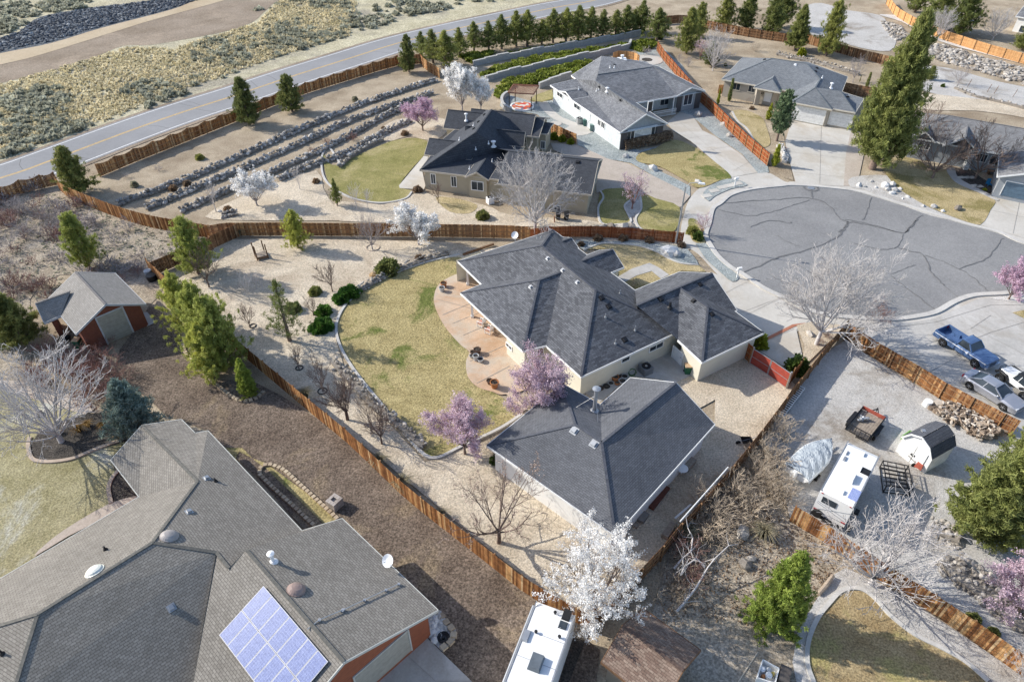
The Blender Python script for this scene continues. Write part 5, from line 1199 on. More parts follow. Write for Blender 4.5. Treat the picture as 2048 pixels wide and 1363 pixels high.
LF = {'white': foliage_mat('white_blossom', (.78,.76,.74), (.85,.84,.82), None, 1.5, trans=.35), 'pink': foliage_mat('pink_blossom', (.50,.36,.43), (.63,.49,.55), (.73,.62,.66), 1.3, trans=.35),
 'pinkd': foliage_mat('mauve_blossom', (.45,.30,.40), (.58,.42,.51), (.68,.55,.61), 1.3, trans=.35), 'bud': foliage_mat('tan_buds', (.42,.30,.24), (.55,.42,.36), None, 1.5, trans=.3),
 'pine': foliage_mat('pine_needles', (.16,.185,.06), (.26,.285,.09), (.39,.395,.15), .9, trans=.4), 'pined': foliage_mat('dark_pine_needles', (.13,.15,.05), (.21,.23,.075), (.33,.33,.12), .9, trans=.4),
 'pinel': foliage_mat('light_pine_needles', (.27,.30,.07), (.39,.42,.11), (.53,.54,.18), .9, trans=.4), 'spruce': foliage_mat('blue_spruce_needles', (.17,.22,.185), (.27,.34,.29), (.41,.48,.42), 1.1, trans=.3),
 'bright': foliage_mat('bright_conifer_needles', (.20,.27,.05), (.31,.38,.08), (.44,.50,.14), .9, trans=.4), 'gold': foliage_mat('golden_cypress', (.20,.22,.02), (.32,.34,.03), (.40,.41,.06), 1.5),
 'hedge': foliage_mat('hedge_leaves', (.05,.085,.02), (.10,.15,.03), (.17,.20,.05), .8), 'green': foliage_mat('broad_green_leaves', (.06,.14,.025), (.10,.21,.035), (.16,.28,.05), 1.5, trans=.3),
 'olive': foliage_mat('olive_leaves', (.20,.22,.07), (.30,.31,.10), (.40,.40,.16), 1.2, trans=.3), 'browns': foliage_mat('brown_shrub_leaves', (.22,.15,.10), (.32,.23,.155), (.42,.32,.22), 1.2, trans=.3), 'orange': foliage_mat('orange_grass', (.40,.22,.06), (.52,.32,.10), None, 1.5),
 'sage': foliage_mat('sagebrush_leaves', (.27,.265,.19), (.39,.385,.295), (.52,.515,.41), .25, trans=.4), 'straw': foliage_mat('straw_blades', (.55,.48,.29), (.70,.62,.42), None, .3, trans=.3), 'ground': foliage_mat('ground_cover', (.14,.17,.025), (.22,.26,.04), (.36,.37,.08), .35, trans=.3)}
PROTO = {}
def mk(kind, name, label, cat, tb, barkm, crown=None, crownm=None, trunkname='trunk', crownname='crown'):
    """prototype: empty + meshes, parked until first used"""
    me1 = tb.mesh(trunkname, barkm) if tb is not None else None; me2 = crown.mesh(crownname, crownm) if crown is not None else None
    z = max(max(np.concatenate(b.V)[:,2].max() if b is not None else 0 for b in (tb, crown)), .1)
    PROTO.setdefault(kind, []).append((name, cat, me1, me2, trunkname, crownname, z))
def plant(kind, loc, label, h=None, rz=None, group=None, xy=1.0, ph=1.0, name=None, cat=None, mats=None, v=None):
    lst = PROTO[kind]; nm, ct, m1, m2, tn, cn, ph = lst[random.randrange(len(lst)) if v is None else v % len(lst)]
    s = (h/ph) if h else 1.0
    o = thing(name or nm, label, cat or ct, (loc[0], loc[1], 0), 0, group); o.rotation_euler = (0, 0, random.random()*6.28 if rz is None else rz); o.scale = (s*xy, s*xy, s)
    for me, n_ in ((m1, tn), (m2, cn)):
        if me: c = bpy.data.objects.new(n_, me); C.objects.link(c); c.parent = o
    return o
def cone_conifer(rng, h, w, nb, tuft, per, blade, droop, prof, dens=1.0, aspect=.16, trunk=.03, start=.06, ragged=.15):
    tb = TB(); cr = TB(); tb.tube([[0,0,0],[.02*h*rng.normal()*.3,0,h*.5],[0,0,h*.97]], [h*trunk, h*trunk*.6, .02], 7)
    C_ = []; D_ = []
    for i in range(nb):
        t = start+(1-start)*((i+rng.random())/nb)**.9; L = w/2*prof(t)*rng.uniform(1-ragged*1.6, 1+ragged); az = i*2.399+rng.normal()*.3
        el = droop+rng.normal()*.12+.55*t; d = np.array([math.cos(az)*math.cos(el), math.sin(az)*math.cos(el), math.sin(el)]); p0 = np.array([0,0,t*h*.95])
        p1 = p0+d*L*.55; p2 = p1+unit(d+np.array([0,0,.28]))*L*.45; tb.tube([p0,p1,p2], [max(.012,.012*h*(1-t)*.5), .012, .006], 3)
        m = max(2, int(tuft*L/(w/2)*dens+1))
        for j in range(m):
            s_ = .25+.8*(j+rng.random())/m; q = p0+(p1-p0)*min(1,s_/.55) if s_ < .55 else p1+(p2-p1)*((s_-.55)/.45)
            q = q+rng.normal(size=3)*np.array([1,1,.6])*L*.13; C_.append(q); D_.append(unit(d*.7+np.array([0,0,.7])))
    C_ = np.array(C_); D_ = np.array(D_); n = len(C_)
    per = int(per*1.35); c = np.repeat(C_, per, 0)+rng.normal(size=(n*per,3))*blade*.75; dd = np.repeat(D_, per, 0); dirs = dd*.8+rng.normal(size=dd.shape)*.55
    br = np.repeat(rng.random(n), per)*.6+rng.random(n*per)*.4
    cr.quads(c, blade, rng, dirs=dirs, aspect=1.0, r=br)
    # narrow the blades: scale across
    q = cr.V[-1].reshape(-1,4,3); mid = (q[:,1]+q[:,2]+q[:,0]+q[:,3])/4; ax = ((q[:,1]+q[:,2])-(q[:,0]+q[:,3]))/4; sd = ((q[:,2]+q[:,3])-(q[:,0]+q[:,1]))/4*aspect*1.3
    cr.V[-1] = np.stack([mid-ax-sd, mid+ax-sd*.3, mid+ax+sd*.3, mid-ax+sd],1).reshape(-1,3)
    return tb, cr
rg = np.random.default_rng(7)
pyr = lambda t: (1-t)**.75*min(1, .5+t*4)
full = lambda t: (1-t)**.55*min(1, .45+t*3.5)
ovl = lambda t: math.sin(math.pi*min(1, max(.02,(t*.92+.12))))**.7
for i in range(3):
    tb, cr = cone_conifer(rg, 7, 5.2, 95, 15, 20, .13, .10, full, 1.0, .2); mk('darkpine','pine_tree','', 'pine tree', tb, BK['brown'], cr, LF['pined'])
    tb, cr = cone_conifer(rg, 7, 5.8, 85, 15, 20, .13, .15, full, 1.0, .2, ragged=.28); mk('lightpine','pine_tree','', 'pine tree', tb, BK['brown'], cr, LF['pinel'])
    tb, cr = cone_conifer(rg, 7, 5.0, 75, 10, 16, .14, .22, pyr, 1.0, .2, start=.12, ragged=.25); mk('rowpine','pine_tree','', 'pine tree', tb, BK['brown'], cr, LF['pine'])
tb, cr = cone_conifer(rg, 7.2, 4.6, 62, 7, 10, .12, .2, pyr, 1.0, .2, start=.1, ragged=.25); mk('sparse','pine_tree','', 'pine tree', tb, BK['brown'], cr, LF['pine'])
for i in range(2): tb, cr = cone_conifer(rg, 15, 7.5, 190, 19, 20, .2, .05, lambda t: (1-t)**.62*min(1,.5+t*3), 1.0, .2, start=.09); mk('tallpine','pine_tree','', 'pine tree', tb, BK['brown'], cr, LF['pine'])
for i in range(2): tb, cr = cone_conifer(rg, 10, 6.6, 120, 13, 17, .17, .1, full, 1.0, .2, ragged=.3); mk('midpine','conifer_tree','', 'conifer', tb, BK['brown'], cr, LF['pine'])
tb, cr = cone_conifer(rg, 5.8, 4.2, 150, 14, 12, .13, -.05, lambda t: (1-t)**.7, 1.0, .22); mk('spruce','spruce_tree','', 'spruce tree', tb, BK['brown'], cr, LF['spruce'])
tb, cr = cone_conifer(rg, 7.5, 3.6, 190, 17, 20, .085, -.05, lambda t: (1-t)**.62, 1.0, .25, start=.03); mk('thuja','conifer_tree','', 'conifer', tb, BK['brown'], cr, LF['bright'])
tb, cr = cone_conifer(rg, 3.4, 1.5, 90, 9, 10, .09, .7, lambda t: (1-t)**.6*min(1,.6+t*3), 1.0, .3, start=.02); mk('gold','golden_cypress','', 'cypress', tb, BK['brown'], cr, LF['gold'])
tb, cr = cone_conifer(rg, 4, 1.0, 80, 8, 10, .1, .9, lambda t: (1-t)**.4*min(1,.6+t*3), 1.0, .3, start=.02); mk('columnar','cypress_shrub','', 'cypress', tb, BK['brown'], cr, LF['olive'])
for i in range(2): tb, cr = cone_conifer(rg, 7.7, 4.6, 110, 12, 16, .11, .55, ovl, 1.0, .3, start=.12); mk('ovaltree','leafy_tree','', 'tree', tb, BK['brown'], cr, foliage_mat('blue_green_leaves',(.07,.11,.06),(.14,.20,.10),(.25,.31,.19),1.0) if i == 0 else MC.get('bgl') or LF['pine'])
# bare trees
for i in range(2): tb, tp = skeleton(rg, 11, .26, .20, 17, (.10,1.2), 4, (8,6,4), .10, .05, twig_r=.022); mk('barebig','bare_tree','', 'bare tree', tb, BK['white'], trunkname='branches')
for i in range(2): tb, tp = skeleton(rg, 7.5, .17, .14, 17, (.1,1.05), 4, (7,4,3), .09, .08, twig_r=.017); mk('baremid','bare_tree','', 'bare tree', tb, BK['white'], trunkname='branches')
for i in range(2): tb, tp = skeleton(rg, 7, .15, .18, 11, (.2,1.0), 4, (6,4,3), .13, .06, twig_r=.014); mk('baregrey','bare_tree','', 'bare tree', tb, BK['grey'], trunkname='branches')
for i in range(2): tb, tp = skeleton(rg, 7, .15, .18, 12, (.2,1.1), 4, (6,4,3), .13, .06, twig_r=.02); mk('brownbare','bare_tree','', 'bare tree', tb, BK['brown'], trunkname='branches')
for i in range(3): tb, tp = skeleton(rg, 4, .08, .25, 8, (.15,.8), 3, (6,5), .12, .12, twig_r=.017); mk('sapling','bare_sapling','', 'sapling', tb, BK['brown'], trunkname='branches')
for i in range(2): tb, tp = skeleton(rg, 5, .07, .3, 7, (.1,.55), 3, (6,4), .12, .12, twig_r=.014); mk('birch','birch_sapling','', 'birch', tb, BK['white'], trunkname='branches')
tb, tp = skeleton(rg, 7.5, .2, .2, 10, (.3,1.3), 4, (5,4,4), .14, .04, twig_r=.013); cr = TB(); sel = tp[rg.random(len(tp)) < .35]; cr.quads(sel+rg.normal(size=sel.shape)*.08, .035, rg); mk('budtree','budding_tree','', 'tree', tb, BK['brown'], cr, LF['bud'], crownname='buds')
def blossom(h, nprim, spread, levels, nchild, mat, size, per, jit, bark, kind, frac=1.0, fork=.2):
    tb, tp = skeleton(rg, h, h*.022, fork, nprim, spread, levels, nchild, .13, .10, twig_r=.008); sel = tp[rg.random(len(tp)) < frac]
    c = np.repeat(sel, per, 0); c = c+rg.normal(size=c.shape)*jit; cr = TB(); cr.quads(c, size, rg, r=np.clip(np.repeat(rg.random(len(sel)), per)*.5+rg.random(len(c))*.5, 0, 1)); mk(kind,'blossom_tree','', 'blossom tree', tb, BK[bark], cr, LF[mat], crownname='blossom')
for i in range(2): blossom(8.7, 12, (.1,.8), 3, (7,6), 'white', .08, 16, .2, 'grey', 'whitebig')
for i in range(2): blossom(5.3, 10, (.1,1.0), 3, (6,5), 'white', .065, 10, .15, 'grey', 'whitesmall')
blossom(9.5, 13, (.15,1.25), 3, (7,6), 'white', .05, 15, .13, 'brown', 'whitefront', .8)
for i in range(2): blossom(6.5, 11, (.15,1.05), 3, (7,6), 'pink', .045, 13, .15, 'brown', 'pinktree')
blossom(6, 11, (.15,1.05), 3, (7,6), 'pinkd', .055, 10, .15, 'brown', 'mauvetree')
blossom(5.5, 9, (.15,.9), 3, (6,5), 'pink', .05, 2, .1, 'red', 'palepink', .7)
# shrubs
def bush(rng, w, h, n, size, mat, kind, name='shrub', cat='shrub', bark='brown', hollow=.55, stems=14, aspect=1.5):
    tb = TB(); cr = TB()
    for i in range(stems):
        az = rng.random()*6.28; el = rng.uniform(.15,1.2); d = np.array([math.cos(az)*math.sin(el)*w/2, math.sin(az)*math.sin(el)*w/2, math.cos(el)*h]); tb.tube([np.zeros(3), d*.5+rng.normal(size=3)*.03, d*.9], [.02,.012,.005], 3)
    d = rng.normal(size=(n,3)); d /= np.linalg.norm(d,axis=1)[:,None]; d[:,2] = np.abs(d[:,2]); r = rng.uniform(hollow,1,size=n)**.7
    lump = 1+.18*np.sin(d[:,0]*5+rng.random()*6)*np.cos(d[:,1]*6+rng.random()*6)+rng.normal(size=n)*.05; c = d*r[:,None]*lump[:,None]*np.array([w/2,w/2,h]); c[:,2] += .05
    cr.quads(c, size, rng, aspect=aspect, dirs=d); mk(kind, name, '', cat, tb, BK[bark], cr, LF[mat], trunkname='stems', crownname='leaves')
bush(rg, 2.2, 1.3, 2600, .06, 'olive', 'olivebush'); bush(rg, 2.0, 1.1, 3000, .055, 'green', 'greenbush'); bush(rg, 1.2, .9, 900, .06, 'gold', 'goldbush'); bush(rg, 1.2, .8, 900, .05, 'browns', 'brownbush'); bush(rg, 1.0, .7, 500, .06, 'sage', 'sagebush'); bush(rg, 2.0, 1.6, 1600, .07, 'hedge', 'darkbush')
def twiggy(kind, h, nprim, bark, name, cat):
    for i in range(2):
        tb, tp = skeleton(rg, h, .04, .03, nprim, (.1,1.25), 3, (5,4), .16, .05, twig_r=.012); mk(kind, name, '', cat, tb, BK[bark], trunkname='branches')
twiggy('redtwig', 2.2, 16, 'red', 'bare_shrub', 'bare shrub'); twiggy('tantwig', 2.6, 16, 'tanb', 'bare_shrub', 'bare shrub'); twiggy('greytwig', 2.6, 14, 'grey', 'bare_shrub', 'bare shrub')
def grass(kind, h, n, mat):
    tb = TB(); 
    for i in range(n):
        az = rg.random()*6.28; sp = rg.uniform(.1,1.0); d = np.array([math.cos(az),math.sin(az),0]); tb.tube([d*.08, d*h*.35*sp+np.array([0,0,h*.7]), d*h*(.9*sp)+np.array([0,0,h*(.9-.5*sp)])], [.02,.014,.004], 3)
    mk(kind,'grass_clump','', 'ornamental grass', tb, LF[mat], trunkname='blades')
grass('strawclump', 1.3, 160, 'straw'); grass('orangeclump', .8, 120, 'orange')
# ---- where each plant stands: base point and top as seen in the photograph ----
random.seed(77)
def T(kind, b, t, label, ph, xy=1.0, group=None, k=0, h=None, **kw):
    p = W(k, *b); hh = h or (height(p, k, *t)); return plant(kind, p, label, hh, None, group, xy, ph, **kw)
T('darkpine',(162,388),(130,285),'dark pine in the fence corner at the far left end of the highway fence',7)
T('darkpine',(500,250),(483,150),'tall dark pine by the highway fence, left of two neighbours',7,.85)
T('darkpine',(585,224),(573,145),'round topped dark pine by the highway fence, right of two neighbours',7,1.0)
T('darkpine',(818,145),(815,65),'dark pine standing where the highway fence meets the stepped garden',7,.75)
RP = [((545,370),(540,165)),((480,330),(480,180)),((620,395),(620,170)),((700,335),(705,155)),((785,305),(785,120)),((870,303),(870,115)),((945,288),(945,80)),((1030,272),(1030,55)),((1095,272),(1110,50)),((1180,265),(1180,110)),((1245,252),(1245,45)),((1320,255),(1330,40)),((1392,240),(1400,25)),((1465,228),(1470,35)),((1535,222),(1535,50)),((1610,212),(1610,50)),((1670,200),(1670,25)),((1715,190),(1720,50)),((1760,185),(1790,-5)),((1850,245),(1860,40))]
for i, (b, t) in enumerate(RP): T('rowpine', b, t, f'{ORD[i]} pine of the row above the block walls, counted from the left', 7, random.uniform(1.2,1.5), 'row of pines above the block walls', 2)
T('lightpine',(180,535),(158,415),'bright green pine standing alone left of the gravel garden',7,.75)
T('lightpine',(398,548),(388,420),'large light green pine at the fence corner by the gate',7,.8)
T('lightpine',(597,497),(588,415),'small yellow green pine at the top of the gravel garden',7,.75)
T('lightpine',(378,655),(360,535),'upper pine of the dense clump along the long fence',7,.78)
T('lightpine',(425,705),(400,555),'second pine of the dense clump along the long fence',7,.78)
T('lightpine',(455,735),(432,580),'third pine of the dense clump along the long fence',7,.78)
T('lightpine',(430,755),(405,640),'front left pine of the dense clump along the long fence',7,.85)
T('thuja',(500,790),(475,715),'lowest and darkest green conifer at the tip of the fence clump',7.5,.85)
T('sparse',(580,682),(557,555),'thin open pine standing in the gravel garden',7.2,.95)
T('darkpine',(50,690),(10,575),'dark green pine cut by the left edge beside the red garage',7,1.1)
T('darkpine',(-25,660),(-60,540),'second dark pine at the very left edge behind the garage',7,1.1)
T('spruce',(278,862),(245,745),'blue spruce beside the north end of the brown roofed house',5.8,1.0)
T('tallpine',(1744,338),(1850,10),'very tall pine between the wide driveway and the right lawn',15,.8,v=0)
T('ovaltree',(1553,283),(1568,175),'slender leafy tree in front of the taupe house entrance',7.7,.8,v=0)
T('gold',(1548,332),(1557,287),'golden cone cypress at the foot of the tan fence',3.4,1.05)
T('gold',(1536,240),(1542,205),'golden cypress beside the taupe house walk',3.4,1.0)
T('columnar',(320,595),(340,450),'narrow cypress in front of the taupe house window',4,.9,k=3)
T('columnar',(1125,512),(1150,420),'dark upright cypress behind the taupe house',4,1.2,k=3)
T('columnar',(1085,480),(1095,435),'thin brown cypress behind the taupe house',4,.6,k=3)
T('gold',(1435,210),(1430,175),'small upright conifer at the left corner of the taupe house',3.4,.6)
T('midpine',(1372,108),(1380,10),'bright pine leaning over the corner of the gravel back yard',10,.85)
T('midpine',(1395,75),(1402,0),'pine just behind the corner pine near the highway',10,.9)
T('midpine',(1447,60),(1458,-15),'pine between the bare tree and the highway',10,1.0)
T('midpine',(1490,60),(1500,-20),'pine behind the taupe house, leftmost of the dense group',10,1.1)
T('midpine',(1540,70),(1545,-15),'pine behind the taupe house, middle of the dense group',10,1.1)
T('tallpine',(1590,100),(1598,5),'large dense pine behind the taupe house',15,1.1,v=1)
T('midpine',(1652,112),(1690,-5),'slender leaning conifer in front of the graded slope',10,.8)
T('midpine',(1560,55),(1570,-40),'distant conifer at the top edge above the taupe house',10,1.1)
T('midpine',(1918,70),(1960,-30),'pine behind the orange fence at the top right',10,1.2)
T('midpine',(1870,60),(1895,-40),'pine left of the canopy at the top right',10,1.2)
T('midpine',(1830,25),(1850,-60),'top edge pine left of the orange fence bend',10,1.1)
T('midpine',(2044,100),(2062,40),'dark shrubby pine at the right edge under the corner house',10,1.4)
T('midpine',(1858,160),(1866,130),'small pine beside the sunken lot',10,1.3)
T('tallpine',(1955,1075),(2050,900),'broad pine at the right edge beside the gambrel shed',15,1.15,v=0,h=10)
T('tallpine',(2040,1010),(2150,800),'second broad pine at the right edge behind the gambrel shed',15,1.2,v=1,h=11)
T('lightpine',(2050,905),(2070,840),'light green pine at the right edge by the log pile',7,1.1)
T('thuja',(1543,1245),(1602,1098),'bright green cone conifer beside the curved lower lawn',7.5,.95)
T('rowpine',(675,412),(668,355),'small dark conifer between round lawn and white blossom tree',7,.75)
T('darkpine',(1420,130),(1422,80),'low dark conifer near the bare tree at the top',7,1.2)
# blossom
T('whitebig',(925,225),(920,122),'big white blossom tree beside the pergola terraces',8.7,.8,v=0)
T('whitebig',(962,222),(965,150),'lower white blossom tree touching the big one on the right',8.7,.85,v=1)
T('whitesmall',(515,412),(508,335),'white blossom tree below the stone terraces',5.3,1.15,v=0)
T('whitesmall',(838,490),(835,402),'white blossom tree at the long fence above the gravel garden',5.3,1.1,v=1)
T('whitefront',(1190,1225),(1190,1010),'large white blossom tree at the bottom beside the workshop',9.5,.8,h=9.0)
T('mauvetree',(846,262),(848,190),'mauve blossom tree above the round lawn',6,1.1)
T('pinktree',(1078,840),(1070,697),'large pink blossom tree between main house and workshop',6.5,.74,v=0)
T('pinktree',(930,908),(925,797),'pink blossom tree at the lower corner of the back lawn',6.5,.92,v=1)
T('mauvetree',(2016,600),(2030,515),'mauve blossom tree at the right end of the street',6,1.0)
T('pinktree',(2030,1230),(2045,1075),'pink blossom tree at the lower right edge above the river rocks',6.5,1.0,v=0)
T('palepink',(1264,418),(1262,335),'bare pinkish tree in the bed between two front lawns',5.5,.95)
T('palepink',(1403,470),(1400,405),'pink flowering shrub on the verge by the sidewalk',5.5,.9,h=3.2)
T('palepink',(1400,120),(1395,70),'faint pink tree at the top beside the corner pine',5.5,1.0)
# bare trees
T('barebig',(1070,468),(1078,285),'large bare silver tree standing at the red fence',11,.80,v=0)
T('barebig',(1632,690),(1690,475),'large bare silver tree at the corner of the cul-de-sac',11,.85,v=1)
T('baremid',(125,885),(60,690),'white barked bare tree by the lawn left of the blue spruce',7.5,1.15,v=0)
T('baremid',(1740,1168),(1830,985),'white barked bare tree at the lower right fence',7.5,1.1,v=1,h=8)
T('budtree',(998,1085),(985,900),'spreading budding tree beside the white workshop wall',7.5,.68)
T('baregrey',(745,500),(735,400),'bare tree with ring of edging in the gravel garden',7,.75,h=5)
T('baremid',(1425,142),(1440,45),'vase shaped bare tree behind the taupe house',7.5,.7,v=0)
T('baregrey',(1705,165),(1745,95),'bare tree behind the taupe house beside the tall pine',7,.6,h=5)
for i, (b, t, kd, hh) in enumerate([((1506,1045),(1560,560),'baregrey',7),((1420,900),(1510,540),'baregrey',7.5),((1760,1050),(1860,680),'baregrey',8)]):
    T('brownbare', b, t, ['bare grey tree with wide crown in the right front lawn','dark bare tree at the window of the blue grey house','dark bare tree in the mulch bed of the blue grey house'][i], 7, 1.15 if i == 0 else .9, k=3, h=hh)
T('baremid',(1875,80),(1905,10),'bare tree behind the orange fence near the canopy',7.5,.9)
T('baremid',(1985,80),(2010,10),'bare tree behind the orange fence near the corner house',7.5,.9)
T('baregrey',(1915,170),(1925,140),'bare shrub in the sunken lot',7,.9,h=3.5)
T('baremid',(2045,1372),(2060,1250),'bare tree at the bottom right corner',7.5,.8,h=4.5)
SP = [(4,1465,632,1430,470,'sapling by the gravel garden fence'),(4,1750,872,1700,730,'sapling with dark root ring near the long fence'),(4,1890,1003,1860,800,'sapling beside the long fence with rock ring'),(4,1945,420,1900,240,'bare sapling above the green shrubs'),(4,1835,560,1790,440,'small bare sapling near the lawn edge rocks'),(5,50,1170,10,880,'tall bare sapling between lawn rocks and long fence'),(5,245,1310,215,1010,'sapling with reddish haze at the lower lawn curve'),(4,1225,395,1130,150,'tall thin sapling between two light pines'),(2,575,1190,575,1060,'thin sapling in front of the beige house wall'),(4,2030,1170,1980,850,'dark sapling near the lower lawn rocks')]
for k, x, y, tx, ty, lab in SP: T('sapling',(x,y),(tx,ty),lab,4,.9,k=k,h=min(5.2,height(W(k,x,y),k,tx,ty)))
BP = [(4,1460,468,1400,290,'left birch of three in the gravel garden'),(4,1505,405,1455,290,'middle birch of three in the gravel garden'),(4,1540,415,1525,300,'right birch of three in the gravel garden'),(1,1265,1240,1225,1060,'thin birch below the terrace walls'),(2,100,1230,90,1060,'thin birch between lawn and long fence'),(2,165,1225,160,1100,'second thin birch beyond the round lawn'),(1,1755,1110,1770,960,'thin birch right of the white blossom tree')]
for k, x, y, tx, ty, lab in BP: T('birch',(x,y),(tx,ty),lab,5,.9,k=k,h=min(4.5,height(W(k,x,y),k,tx,ty)))
